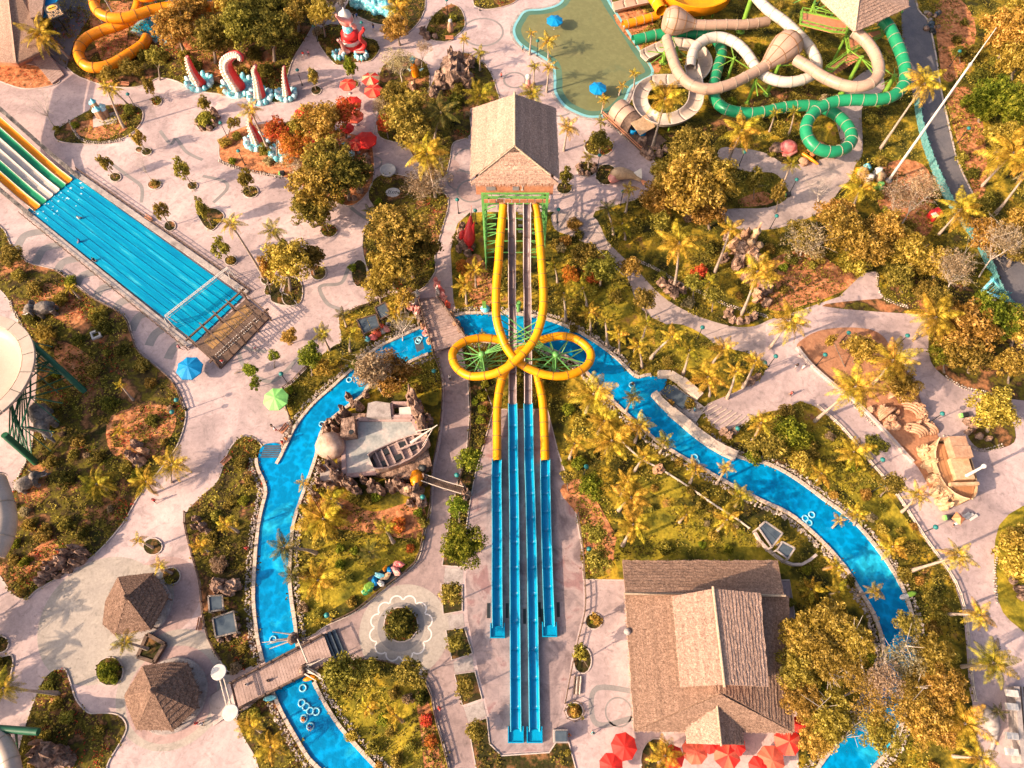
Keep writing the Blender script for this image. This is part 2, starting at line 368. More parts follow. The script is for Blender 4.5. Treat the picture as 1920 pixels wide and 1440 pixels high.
M['cyan']=mat('turquoise_paint',[lin(.05,.36,.44),lin(.16,.55,.62),lin(.55,.8,.82)],scale=1.6,rough=.45,detail=4)
M['cyanpale']=mat('foam_paint',[lin(.25,.55,.62),lin(.6,.78,.8)],scale=2.2,rough=.5)
M['teal']=mat('teal_paint',[lin(.05,.16,.16),lin(.09,.27,.27),lin(.18,.32,.30)],scale=1.5,rough=.8,fine=.2,bscale=6)
M['redpaint']=glossy('red_paint',lin(.62,.03,.03),.35)
M['pink']=mat('pink_paint',[lin(.62,.20,.17),lin(.78,.38,.32)],scale=1.2,rough=.4)
M['suck']=mat('sucker_paint',[lin(.72,.55,.42),lin(.85,.7,.58)],scale=1.2,rough=.5)
M['dark']=mat('dark_metal',[lin(.015,.018,.02),lin(.03,.03,.03)],scale=2,rough=.5)
M['white2']=mat('white_paint',[lin(.50,.46,.42),lin(.64,.59,.54)],scale=2,rough=.5)
M['concrete']=add_stain(mat('grey_concrete',[lin(.22,.18,.17),lin(.33,.28,.26),lin(.40,.345,.315)],scale=.7,rough=.85,fine=.12,bscale=4))
M['slate']=mat('slate_roof',[lin(.05,.07,.095),lin(.09,.115,.14)],scale=1,rough=.9,spec=.08)
M['skin']=mat('skin',[lin(.42,.22,.14),lin(.5,.28,.18)],scale=3,rough=.6)
M['hair']=mat('hair',[lin(.012,.01,.008),lin(.03,.02,.015)],scale=3,rough=.6)
M['wire']=mat('galvanised',[lin(.35,.34,.33),lin(.5,.48,.46)],scale=2,rough=.4,metal=.3)
M['coral']=mat('coral_paint',[lin(.65,.20,.08),lin(.8,.33,.15)],scale=1.5,rough=.5)
M['sculpt']=mat('sand_sculpture',[lin(.33,.17,.095),lin(.50,.30,.19)],scale=.8,rough=.8,fine=.15,bump=.08,bscale=3)
M['dome']=mat('dome_rock',[lin(.30,.18,.12),lin(.46,.30,.22),lin(.58,.42,.32)],scale=.6,rough=.75,fine=.12,bscale=3,bump=.05)
M['creampaint']=mat('cream_paint',[lin(.40,.24,.125),lin(.58,.39,.23)],scale=.9,rough=.7,fine=.15,bump=.04,bscale=3)
M['shellpink']=mat('shell_pink',[lin(.70,.12,.12),lin(.85,.28,.24)],scale=1.2,rough=.4)
# ------------------------------------------------------------------ the ground
g=MB(); g.flat([(-400,-250),(400,-250),(400,700),(-400,700)],0.0); struct('pavement',g,M['pave'])
g=MB()
for q in ([(-400,172),(400,172),(400,700),(-400,700)],[(-400,-60),(-155,-60),(-155,172),(-400,172)],[(190,-60),(400,-60),(400,172),(190,172)],[(-400,-250),(400,-250),(400,-60),(-400,-60)]): g.flat(q,.012)
struct('grassland',g,M['grass'])
BEDS=[]   # (world polygon, type) for the planting scatter
def bed(pts, kind='grass', z=.12, sm=True, kerb=True, name='planting_bed', k=4, scatter=True):
    w=gp(pts,0,sm,k); mb=MB(); mb.prism([(p.x,p.y) for p in w],-.02,z)
    struct(name,mb,M[kind])
    if kerb:
        km=MB(); n=len(w)
        c=sum(((w[i].x*w[(i+1)%n].y-w[(i+1)%n].x*w[i].y) for i in range(n)))
        sgn=1 if c>0 else -1
        outs=[]
        for i in range(n):
            t=(w[(i+1)%n]-w[i-1]); 
            if t.length<1e-6: t=Vector((1,0,0))
            t.normalize(); outs.append(Vector((t.y,-t.x,0))*sgn)
        wd=.16; a=[(w[i]+outs[i]*wd) for i in range(n)]
        vs=[(p.x,p.y,0) for p in a]+[(p.x,p.y,z+.05) for p in a]+[(p.x,p.y,z+.05) for p in w]+[(p.x,p.y,z-.05) for p in w]
        fs=[]
        for i in range(n):
            j=(i+1)%n
            for q in range(3): fs.append((q*n+i,q*n+j,(q+1)*n+j,(q+1)*n+i))
        km.add(vs,fs); struct('kerb',km,M['kerb'])
    if scatter: BEDS.append(([(p.x,p.y) for p in w],kind,z))
    return w
def sheet(pts, m, z, name, sm=True, k=4, thick=0.0):
    w=gp(pts,0,sm,k); mb=MB()
    if thick: mb.prism([(p.x,p.y) for p in w],z-thick,z)
    else: mb.flat([(p.x,p.y) for p in w],z)
    return struct(name,mb,M[m])
# west and north beds
bed([(128,128),(170,152),(215,163),(258,163),(285,152),(300,146),(325,150),(345,158),(380,172),(430,178),(480,188),(530,190),(537,150),(550,110),(580,60),(600,20),(612,-20),(620,-150),(60,-150),(90,60)],'soil')
bed([(597,60),(597,78),(608,97),(626,118),(638,123),(660,119),(680,117),(698,112),(711,93),(704,76),(684,71),(655,55),(629,46),(608,50)],'soil')
bed([(654,0),(644,20),(663,27),(684,37),(705,45),(726,48),(747,52),(762,63),(781,46),(792,28),(797,0),(790,-90),(650,-90)],'darkbed')
bed([(798,60),(815,28),(845,9),(865,20),(871,50),(850,72),(838,78),(810,75)],'soil')
bed([(885,-60),(887,0),(897,15),(923,17),(962,6),(985,-20),(1000,-60)],'soil')
bed([(735,112),(773,107),(800,122),(805,160),(803,173),(832,117),(867,100),(893,110),(917,133),(930,167),(935,203),(883,204),(882,253),(850,268),(843,300),(833,333),(813,330),(780,300),(760,272),(713,257),(708,217),(712,140)],'soil')
bed([(695,350),(710,331),(745,328),(800,345),(832,362),(840,385),(828,430),(815,480),(815,510),(790,542),(760,548),(710,535),(685,490),(682,440),(702,395),(692,372)],'soil')
bed([(412,275),(418,258),(445,244),(470,236),(520,232),(560,240),(600,240),(650,250),(690,262),(700,290),(700,330),(690,360),(660,386),(625,377),(600,372),(565,348),(530,332),(480,324),(440,314),(415,300)],'mulch')
bed([(102,250),(112,240),(133,227),(157,213),(187,200),(233,197),(262,203),(268,220),(258,240),(235,257),(200,268),(160,270),(127,268),(107,262)],'soil')
bed([(-60,60),(0,118),(30,118),(80,128),(112,150),(92,162),(45,166),(0,152),(-60,130)],'mulch')
bed([(350,962),(348,982),(363,1043),(377,1093),(381,1147),(393,1200),(417,1243),(434,1260),(470,1250),(505,1228),(515,1190),(515,1100),(515,1000),(535,930),(510,880),(500,860),(492,840),(478,824),(455,820),(430,845),(410,900),(385,925),(365,944)],'soil')
bed([(540,775),(530,735),(546,722),(587,680),(625,650),(640,640),(636,600),(640,590),(667,578),(727,556),(757,552),(770,580),(790,618),(760,660),(700,690),(650,730),(600,790),(560,820),(545,800)],'grass')
bed([(815,664),(828,707),(829,767),(821,830),(811,880),(807,960),(797,993),(783,1050),(747,1083),(713,1110),(667,1147),(613,1172),(575,1195),(530,1195),(525,1100),(525,1000),(540,920),(570,840),(600,790),(650,740),(710,690),(770,655),(800,650)],'grass')
bed([(852,592),(878,713),(881,780),(876,837),(857,913),(847,960),(838,1010),(830,1060),(866,1062),(872,1000),(878,955),(890,890),(925,767),(945,720),(930,600)],'darkbed',z=.116,sm=False)
for q in ([(828,1095),(866,1098),(866,1145),(832,1151)],[(837,1182),(870,1178),(885,1225),(848,1237)],[(853,1265),(890,1260),(903,1310),(868,1322)],[(878,1357),(912,1347),(917,1395),(940,1418),(1030,1412),(1048,1385),(1062,1380),(1078,1440),(1080,1500),(905,1500)]):
    bed(q,'darkbed',sm=False)
bed([(583,1270),(613,1245),(670,1237),(713,1238),(757,1250),(790,1270),(808,1300),(815,1340),(830,1393),(842,1440),(850,1500),(700,1500),(600,1400),(560,1300)],'grass')
bed([(505,1297),(470,1325),(445,1345),(460,1385),(480,1420),(520,1500),(690,1500),(600,1400),(545,1310)],'soil')
bed([(-80,380),(0,425),(20,460),(50,492),(107,508),(135,528),(173,558),(233,592),(247,627),(260,660),(300,693),(327,722),(341,753),(348,782),(333,833),(300,880),(260,930),(233,977),(200,1017),(173,1043),(133,1070),(73,1103),(50,1122),(27,1115),(7,1087),(-5,1067),(3,1040),(20,1003),(20,947),(33,900),(47,873),(62,830),(66,763),(70,697),(66,647),(43,613),(20,567),(-10,535),(-80,500)],'soil')
bed([(117,1256),(124,1258),(132,1280),(143,1313),(165,1337),(190,1338),(217,1340),(233,1352),(236,1370),(220,1400),(200,1437),(190,1500),(25,1500),(38,1400),(60,1330),(80,1280),(100,1258)],'soil')
bed([(-40,1215),(0,1232),(22,1230),(22,1256),(8,1290),(-40,1300)],'soil')
bed([(497,0+545),(505,528),(520,525),(527,535),(525,548),(540,555),(555,568),(552,575),(530,572),(510,565),(508,555),(500,552)],'darkbed')
bed([(540,520),(560,525),(567,545),(562,568),(540,573),(530,560),(534,540)],'darkbed',z=.127)
bed([(372,402),(385,393),(405,392),(420,405),(410,420),(398,432),(385,425),(378,415)],'darkbed')
# small round and oval planters
PLANT=[(294,190,9,9),(275,285,9,7),(217,333,10,8),(290,347,12,8),(361,349,9,7),(319,424,10,9),(388,228,21,19),(593,170,9,8),(470,360,14,11),(617,433,15,12),(537,470,13,10),(502,525,12,9),(597,512,14,13),(674,513,14,25),(433,489,11,9),(664,158,8,6),
 (1058,353,14,11),(1137,328,20,19),(1123,275,27,18),(1100,318,18,14),(287,1025,17,15),(322,1080,16,15),(206,1259,25,26),(1,1208,15,15),(752,1171,31,32),(1113,1165,15,14),(1092,1238,16,24),(1077,1333,15,15),(262,300-19,7,5),(1230,1425,28,40)]
for i,(x,y,rx,ry) in enumerate(PLANT):
    n=14; pts=[(x+rx*math.cos(2*math.pi*j/n),y+ry*math.sin(2*math.pi*j/n)) for j in range(n)]
    bed(pts,'darkbed' if i%3 else 'soil',sm=False,name='tree_planter')
# the big eastern garden, with the paths laid over it
bed([(845,470),(858,420),(880,400),(905,398),(1040,398),(1070,408),(1100,445),(1150,500),(1172,520),(1150,500),(1137,450),(1107,416),(1116,397),(1163,383),(1205,372),(1225,345),(1238,318),(1225,300),(1190,270),(1145,228),(1180,195),(1205,160),(1226,135),(1197,88),(1165,35),(1140,-10),(1120,-150),(2200,-150),(2200,1560),(1505,1560),(1495,1400),(1490,1150),(1480,1087),(1175,1087),(1094,1086),(1092,1027),(1080,960),(1070,915),(1047,847),(1027,767),(925,767),(900,700),(860,610),(850,560)],'grass',z=.12,sm=False)
ov=[.128]
def overlay(pts,m='path',name='footpath',sm=True,scatter=None):
    ov[0]+=.004; o=sheet(pts,m,ov[0],name,sm,thick=.03)
    PAVED.append([(p.x,p.y) for p in gp(pts,0,sm)])
    return o
PAVED=[]
overlay([(1040,398),(1110,405),(1137,450),(1165,480),(1190,502),(1240,555),(1300,590),(1370,612),(1415,612),(1460,600),(1470,680),(1433,680),(1403,663),(1360,652),(1310,633),(1260,613),(1213,590),(1192,563),(1180,530),(1165,505),(1120,470),(1075,445),(1040,430)])
overlay([(1435,608),(1497,583),(1573,557),(1600,530),(1620,512),(1642,510),(1645,540),(1660,565),(1700,578),(1790,578),(1845,552),(1900,580),(2000,640),(2200,700),(2200,1560),(1850,1560),(1835,1440),(1822,1317),(1816,1290),(1812,1227),(1808,1177),(1802,1137),(1788,1093),(1760,1050),(1730,1008),(1700,960),(1668,913),(1633,873),(1607,840),(1573,800),(1530,763),(1500,752),(1470,768),(1440,772),(1400,790),(1360,814),(1335,800),(1318,770),(1327,757),(1380,735),(1425,712),(1437,690)],'pave','plaza_paving',sm=False)
overlay([(1440,290),(1480,310),(1553,295),(1575,275),(1570,240),(1560,200),(1600,150),(1642,128),(1658,165),(1625,195),(1615,210),(1617,285),(1603,310),(1595,335),(1573,358),(1545,395),(1480,422),(1440,431),(1387,431),(1355,412),(1363,393),(1440,390),(1478,370),(1470,345),(1450,325),(1400,322),(1350,302),(1352,278),(1400,280)])
# access road
overlay([(1690,-160),(1690,40),(1695,110),(1712,180),(1722,230),(1740,290),(1760,350),(1795,410),(1840,470),(1870,530),(1900,570),(1980,620),(2100,680),(2100,600),(1960,530),(1900,480),(1853,427),(1823,367),(1793,300),(1773,217),(1762,167),(1752,100),(1738,40),(1715,0),(1705,-160)],'asphalt','road')
# kerb line of the road
k=MB(); line=gp([(1705,-160),(1715,0),(1738,40),(1752,100),(1762,167),(1773,217),(1793,300),(1823,367),(1853,427),(1900,480),(1960,530)],0,True,4,False)
for a,b in zip(line,line[1:]): k.bar(a+Vector((.15,0,.12)),b+Vector((.15,0,.12)),.3,.24)
struct('road_kerb',k,M['kerb'])
# orange soil and mulch patches
def patch(pts,kind): ov[0]+=.004; sheet(pts,kind,ov[0],'soil_patch')
z_save=ov[0]
for pts,kd in [([(1425,510),(1460,480),(1520,470),(1570,500),(1600,515),(1595,535),(1560,555),(1500,575),(1450,585),(1420,560)],'mulch'),
 ([(1755,10),(1800,0),(1830,60),(1800,140),(1770,150),(1758,90)],'mulch'),([(1775,180),(1815,165),(1840,220),(1850,330),(1835,380),(1815,330),(1790,250)],'mulch'),
 ([(1640,330),(1690,300),(1740,320),(1750,400),(1740,440),(1700,445),(1660,420)],'mulch'),([(1385,375),(1430,360),(1450,372),(1440,384),(1395,388)],'mulch'),
 ([(1240,255),(1290,240),(1380,200),(1480,160),(1540,180),(1450,240),(1330,260),(1250,290)],'soil'),
 ([(1150,30),(1210,20),(1240,100),(1230,140),(1200,100)],'mulch'),([(1540,600-25),(1760,590),(1740,560),(1660,560)],'soil'),
 ([(1660,545),(1700,520),(1780,530),(1830,545),(1790,572),(1700,575)],'soil'),
 ([(1750,610),(1790,600),(1900,640),(1960,700),(1960,750),(1883,747),(1850,735),(1807,727),(1770,707),(1745,680),(1740,640)],'soil'),
 ([(1375,830),(1440,850),(1500,870),(1480,900),(1400,890)],'darkbed'),
 ([(1545,800),(1600,860),(1665,930),(1720,1010),(1700,1040),(1640,980),(1560,900),(1500,850)],'lawn'),
 ([(1230,620),(1280,610),(1340,650),(1300,690),(1240,680)],'lawn'),([(1100,540),(1170,530),(1190,580),(1150,600),(1110,580)],'lawn'),
 ([(1050,920),(1090,900),(1130,960),(1160,1030),(1120,1075),(1098,1060),(1090,980)],'mulch'),
 ([(1220,960),(1300,950),(1400,1000),(1480,1050),(1440,1080),(1180,1080),(1160,1000)],'lawn'),
 ([(1190,890),(1280,900),(1300,930),(1230,930)],'lawn'),
 ([(870,500),(900,480),(935,560),(930,585),(890,580)],'mulch'),([(1870,800-20),(1895,790),(1900,830),(1850,845),(1820,830),(1815,800)],'soil'),
 ([(1872,985),(1960,960),(1960,1220),(1920,1187),(1870,1127)],'lawn'),
 ([(1230,250),(1300,320),(1240,330)],'darkbed')]:
    patch(pts,kd)
ov[0]=.128
for pts,kd in [([(560,940),(640,935),(700,960),(780,940),(800,975),(780,1010),(700,1000),(610,985)],'mulch'),([(640,1010),(760,1015),(770,1060),(700,1100),(610,1150),(570,1170),(560,1080),(600,1030)],'lawn'),
 ([(730,690),(790,670),(818,700),(820,760),(770,745),(730,730)],'lawn'),([(640,1300),(740,1290),(790,1330),(800,1400),(760,1440),(690,1440),(640,1360)],'lawn'),
 ([(780,1300),(805,1320),(822,1400),(836,1450),(800,1450),(790,1380)],'mulch'),([(1090,80+400),(1140,470),(1130,500),(1060,510)],'soil'),
 ([(20,1075),(80,1020),(120,1030),(110,1060),(60,1090)],'mulch'),([(90,530),(150,570),(140,610),(60,570)],'mulch'),([(110,640),(180,680),(160,740),(110,700)],'mulch'),([(210,780),(310,760),(330,800),(280,860),(210,850)],'mulch'),([(60,980),(120,960),(180,940),(200,990),(120,1010)],'soil'),
 ([(340,70),(420,60),(480,100),(520,90),(480,170),(400,150)],'mulch'),([(170,20),(240,10),(230,110),(190,110)],'mulch'),([(140,235),(200,220),(245,235),(200,262),(150,255)],'mulch')]:
    patch(pts,kd)
ov[0]=max(ov[0],z_save)
# sand play area and its wall
sand=[(1493,653),(1510,633),(1540,620),(1583,615),(1627,618),(1653,630),(1668,650),(1700,700),(1720,737),(1733,773),(1757,817),(1790,880),(1775,915),(1750,930),(1720,877),(1657,807),(1607,757),(1560,720),(1520,687)]
ov[0]+=.004; so=sheet(sand,'sand',ov[0]+.02,'play_sand',thick=.04)
PAVED.append([(p.x,p.y) for p in gp(sand)])
# splash-down apron
sheet([(923,767),(1027,767),(1047,847),(1070,923),(1079,960),(1090,1027),(1093,1093),(1093,1147),(1073,1227),(1053,1337),(1040,1377),(1040,1407),(938,1412),(917,1390),(917,1343),(897,1260),(877,1160),(873,1093),(875,1060),(877,960),(887,897)],'apron',.02,'slide_apron',sm=False,thick=.03)
def ribbon(pts,wd,m,z,name='paving_inlay',h0=0,closed=False,k=6):
    w=gp(pts,0,True,k,closed); mb=MB(); n=len(w); L=[];Rr=[]
    for i in range(n):
        t=(w[min(i+1,n-1)]-w[max(i-1,0)]) if not closed else w[(i+1)%n]-w[i-1]
        t.z=0; t.normalize(); s=Vector((-t.y,t.x,0))*wd/2; L.append(w[i]+s); Rr.append(w[i]-s)
    vs=[(p.x,p.y,z) for p in Rr]+[(p.x,p.y,z) for p in L]
    rg=range(n) if closed else range(n-1)
    mb.add(vs,[(i,(i+1)%n,n+(i+1)%n,n+i) for i in rg]); return struct(name,mb,M[m])
for i,pts in enumerate([[(673,489),(655,500),(640,530),(605,535),(600,545),(615,570),(640,580)],[(445,650),(460,690),(510,715),(560,670)],[(300,245),(320,270),(330,260),(350,285),(380,300)],[(380,330),(420,340),(425,355),(400,380)],
   [(1850,1010-200),(1850,850),(1880,890),(1900,930),(1925,945)],[(395,560),(420,590),(430,640),(500,660)],[(640,370),(665,395),(695,415)],[(200,300),(240,330),(265,350),(265,380)],[(1205,1300),(1120,1290),(1110,1340),(1130,1360),(1190,1345)]]):
    ribbon(pts,.75,'inlay_grey',.006)
# curved bands beside the mat racer pool
for i in range(9):
    x=35+i*36; y=405+i*25
    ribbon([(x-5,y+55+10),(x+10,y+38),(x+36,y+30),(x+60,y+27)] if i<7 else [(x-8,y+68),(x+5,y+45),(x+30,y+32)],1.7,'inlay_grey',.006+.004*(i%2))
def disc(x,y,rx,m,z,r_in=0,name='paving_inlay',n=48,a0=0,a1=2*math.pi):
    c=G(x,y); mb=MB(); rr=rx*mpp(x,y)
    if r_in: mb.rev([(rr,0),(r_in*mpp(x,y),0)],n,(c.x,c.y,z),a0=a0,a1=a1,sm=False)
    else: mb.flat([(c.x+rr*math.cos(2*math.pi*j/n),c.y+rr*math.sin(2*math.pi*j/n)) for j in range(n)],z)
    return struct(name,mb,M[m])
disc(862,338,22,'inlay_pink',.006); disc(862,338,24,'inlay_grey',.010,21.5)
disc(880,300,30,'inlay_grey',.006,27); disc(845,312,17,'inlay_pink',.014)
disc(884,358,25,'inlay_pink',.018); disc(884,358,28,'inlay_grey',.022,24.5)
disc(965,150,22,'inlay_grey',.006,18); disc(700,305,17,'inlay_grey',.006,14)
disc(1045,190,40,'inlay_grey',.010,36); disc(905,60,40,'inlay_grey',.006,36)
disc(1160,1335,26,'inlay_grey',.006,23)
# hut terraces
disc(190,1160,115,'inlay_beige',.006); disc(300,1120,76,'inlay_pink',.010); disc(255,1130,70,'inlay_beige',.014)
disc(325,1290,105,'inlay_beige',.018,0); disc(322,1300,84,'inlay_pink',.022)
# scalloped flower round the planter
disc(760,1180,92,'inlay_beige',.006)
c=G(752,1177); mb=MB(); s=mpp(752,1177)
for j in range(12):
    a=2*math.pi*j/12+.26; cx=c.x+math.cos(a)*47*s; cy=c.y+math.sin(a)*47*s
    mb.rev([(13.5*s,0),(11*s,0)],10,(cx,cy,.044+.0001*j),a0=a-1.45,a1=a+1.45,sm=False)
struct('flower_inlay',mb,M['inlay_white'])
W_Z=.024
sheet([(785,560),(822,556),(848,600),(872,650),(880,713),(884,780),(880,837),(861,913),(851,960),(842,1010),(834,1062),(834,1092),(832,1155),(840,1185),(852,1240),(868,1325),(884,1360),(898,1440),(910,1500),(850,1500),(838,1440),(828,1393),(812,1337),(806,1298),(790,1270),(745,1243),(672,1234),(628,1240),(610,1192),(613,1174),(667,1150),(713,1113),(747,1086),(783,1055),(800,993),(811,960),(815,880),(826,830),(833,767),(832,707),(812,660),(800,620)],'walk',W_Z,'walkway_paving',sm=False,thick=.02)
disc(758,1182,84,'inlay_beige',W_Z+.005); disc(752,1175,44,'inlay_grey',W_Z+.010)
# paving lighter squares between the little beds
for q in [[(868,1066),(835,1064),(832,1092),(868,1094)],[(836,1155),(868,1150),(871,1174),(838,1180)],[(850,1241),(886,1229),(889,1256),(853,1262)],[(870,1326),(906,1314),(912,1343),(878,1354)]]:
    sheet(q,'concrete',.026,'paving_slab',sm=False,thick=.02)
# ------------------------------------------------------------------ the lazy river
bankW=[(705,1500),(603,1440),(557,1377),(523,1313),(505,1262),(497,1237),(487,1193),(480,1127),(482,1060),(488,993),(495,955),(503,922),(497,900),(487,878),(485,858),(495,835),(527,835),(522,872),(543,830),(560,797),(590,760),(627,727),(660,697),(707,657),(747,637),(790,617),(820,604),(851,596),(876,591),(924,591),(967,593),(1009,598),(1042,608),(1076,622),(1104,638),(1131,656),(1160,680),(1190,710),(1208,708),(1227,706),(1250,712),(1238,737),(1223,741),(1260,775),(1313,819),(1360,849),(1397,865),(1440,874),(1490,901),(1540,938),(1573,961),(1607,990),(1653,1047),(1687,1103),(1707,1160),(1718,1210),(1712,1262),(1697,1320),(1670,1393),(1630,1440),(1585,1510)]
bankE=[(760,1500),(703,1440),(640,1370),(607,1320),(583,1273),(560,1230),(552,1173),(543,1110),(542,1060),(547,993),(560,945),(590,860),(600,813),(627,780),(677,743),(690,723),(733,697),(770,677),(808,661),(840,646),(864,627),(885,636),(931,643),(976,646),(1009,647),(1045,660),(1071,673),(1087,684),(1105,702),(1130,733),(1167,767),(1213,810),(1253,840),(1327,883),(1393,920),(1440,943),(1480,962),(1530,1003),(1580,1057),(1613,1107),(1637,1147),(1653,1193),(1660,1243),(1650,1300),(1613,1343),(1573,1390),(1537,1437),(1490,1510)]
WZ=.26
wW=gp(bankW,0,True,3,False); wE=gp(bankE,0,True,3,False)
rp=[(p.x,p.y) for p in wW]+[(p.x,p.y) for p in wE[::-1]]
mb=MB(); mb.prism(rp,.05,WZ); struct('river_water',mb,M['river'])
RIVER=rp
def offset(line,d):
    out=[]; n=len(line)
    for i in range(n):
        t=line[min(i+1,n-1)]-line[max(i-1,0)]; t.z=0
        if t.length<1e-6: t=Vector((1,0,0))
        t.normalize(); out.append(line[i]+Vector((-t.y,t.x,0))*d)
    return out
def coping(line,side,name,wd=.55,h=.55,seg=1.1):
    mid=resample(offset(line,side*wd*.45),seg); mb=MB()
    for i,(a,b) in enumerate(zip(mid,mid[1:])):
        d=(b-a).normalized()*.03
        hh=h+rnd.uniform(-.03,.03)
        mb.bar(Vector((a.x,a.y,hh/2))+d,Vector((b.x,b.y,hh/2))-d,wd*rnd.uniform(.9,1.05),hh)
    o=struct(name,mb,M['coping'])
def pebbles(line,side,off,width,name='bank_stones',dens=7,skip=None):
    mb=MB(); mid=resample(offset(line,side*off),.5)
    for p in mid:
        for _ in range(dens):
            q=p+Vector((rnd.uniform(-.5,.5)*width,rnd.uniform(-.5,.5)*width,0)); r=rnd.uniform(.10,.26)
            if inpoly(q.x,q.y,RIVER): continue
            n=5; a0=rnd.random()*6; h=rnd.uniform(.25,.5)
            vs=[(q.x+r*math.cos(a0+j*1.256)*rnd.uniform(.7,1.1),q.y+r*math.sin(a0+j*1.256)*rnd.uniform(.7,1.1),.1) for j in range(n)]
            vs+=[(q.x+(v[0]-q.x)*.6,q.y+(v[1]-q.y)*.6,h) for v in vs]
            mb.add(vs,[(j,(j+1)%n,n+(j+1)%n,n+j) for j in range(n)]+[(5,6,7,8,9)])
    stuff(name,mb,M['pebble'])
iW=[i for i,p in enumerate(bankW)]; 
def sub(line,bank,i0,i1): return line[i0*3:i1*3+1]
# bank pieces, leaving out the stretches under the bridges and at the entry steps
jx=lambda a,b:[i for i,p in enumerate(bankW) if p==a][0]
segsW=[(0,4),(5,14),(17,25),(27,39),(41,len(bankW)-1)]
segsE=[(0,4),(5,18),(20,len(bankE)-1)]
for a,b in segsW:
    l=wW[a*3:b*3+1]; coping(l,1,'river_coping'); 
for a,b in segsE:
    l=wE[a*3:b*3+1]; coping(l,-1,'river_coping')
for a,b in [(0,4),(5,14),(17,25),(27,37),(43,len(bankW)-1)]:
    pebbles(wW[a*3:b*3+1],1,1.15,.9)
for a,b in [(0,4),(5,11),(16,18),(20,len(bankE)-1)]:
    pebbles(wE[a*3:b*3+1],-1,1.15,.9)
# submerged mats and entry steps
mb=MB(); mb.flat([(p.x,p.y) for p in gp([(775,635),(790,630),(796,655),(782,662)],0,False)],WZ+.006); struct('river_mat',mb,M['slate'])
mb=MB()
for i in range(6):
    f=i/6; a=[(497+2*f*10,836),(526,837)]
    mb.flat([(p.x,p.y) for p in gp([(497-1.5*i,836+4*i),(527-.6*i,836+4*i),(526.5-.6*i,839.2+4*i),(496.5-1.5*i,839.2+4*i)],0,False)],WZ+.03-.003*i)
struct('entry_steps',mb,M['slate'])
# ------------------------------------------------------------------ pools
def pool(pts,m,rim='poolstep',name='pool_water',sm=True,rw=.9,z=.12):
    w=gp(pts,0,sm,5); n=len(w)
    mb=MB(); mb.prism([(p.x,p.y) for p in w],0,z); struct(name,mb,M[m])
    w2=w+[w[0]]
    ar=sum(w[i].x*w[(i+1)%n].y-w[(i+1)%n].x*w[i].y for i in range(n)); sg=-1 if ar>0 else 1
    for k2,(o,hh,mm) in enumerate([(.3,.19,rim),(.95,.14,'concrete')]):
        l=offset(w2,sg*o); mb=MB()
        for a,b in zip(l,l[1:]): mb.bar(Vector((a.x,a.y,hh/2)),Vector((b.x,b.y,hh/2)),.6,hh+.004*k2)
        struct('pool_rim',mb,M[mm])
    return w
lag=pool([(1063,-10),(1050,10),(1020,20),(988,23),(975,37),(966,57),(973,77),(990,91),(1010,101),(1038,122),(1043,150),(1044,173),(1060,197),(1087,212),(1110,218),(1140,213),(1167,190),(1180,163),(1203,150),(1221,134),(1193,90),(1160,37),(1137,0),(1110,-60),(1075,-50)],'greenpool',name='lagoon_water',z=.15)
ribbon_in=offset(lag+[lag[0]],(1 if sum(lag[i].x*lag[(i+1)%len(lag)].y-lag[(i+1)%len(lag)].x*lag[i].y for i in range(len(lag)))>0 else -1)*1.4)
mb=MB(); nI=len(ribbon_in); oI=offset(lag+[lag[0]],0)
mb.add([(p.x,p.y,.156) for p in oI]+[(p.x,p.y,.156) for p in ribbon_in],[(i,i+1,nI+i+1,nI+i) for i in range(nI-1)]); struct('lagoon_shallows',mb,M['shallow'])
pool([(250,55),(290,25),(340,-10),(420,-40),(425,-5),(350,30),(307,82)],'bluepool',sm=False,z=.17)
ov_end=ov[0]
# mat racer run-out pool
mat_q=[(53,395),(135,328),(455,558),(367,642)]
w=gp(mat_q,0,False); mb=MB(); mb.prism([(p.x,p.y) for p in w],0,.3); struct('runout_water',mb,M['racewater'])
PAVED.append([(p[0],p[1]) for p in lag]); PAVED.append([(p.x,p.y) for p in w])
# ------------------------------------------------------------------ tube slides and flumes
def circle_ring(mb,p,t,r,w,n=14,mi=0):
    mb.tube([p-t*w/2,p+t*w/2],[r,r],n,True,mi)
def tube_slide(root,pts,r,m,seam,step=2.6,n=14,rimr=1.10,k=6,closed_name='tube_section',ends=True,pxh=True):
    w=smooth([G(x,y,h) for x,y,h in pts] if pxh else pts,False,k)
    w=resample(w,.5)+[w[-1]]
    per=max(2,int(step/.5)); i=0
    while i<len(w)-1:
        j=min(i+per,len(w)-1)
        if len(w)-1-j<2: j=len(w)-1
        mb=MB(); rr=r(i/len(w)) if callable(r) else r
        if callable(r): rad=[r(q/len(w)) for q in range(i,j+1)]
        else: rad=[r]*(j-i+1)
        mb.tube(w[i:j+1],rad,n,False)
        t=(w[min(i+1,len(w)-1)]-w[max(i-1,0)]).normalized()
        if i>0: circle_ring(mb,w[i],t,rad[0]*(1+(rimr-1)*.7),.10,n,1)
        if i==0 and ends: # rolled lip of the open end
            mb.tube([w[0]-t*.12,w[0]+t*.12],[rad[0]*1.12]*2,n,False,1)
        mb.build(closed_name,[m,seam],root); i=j
    return w
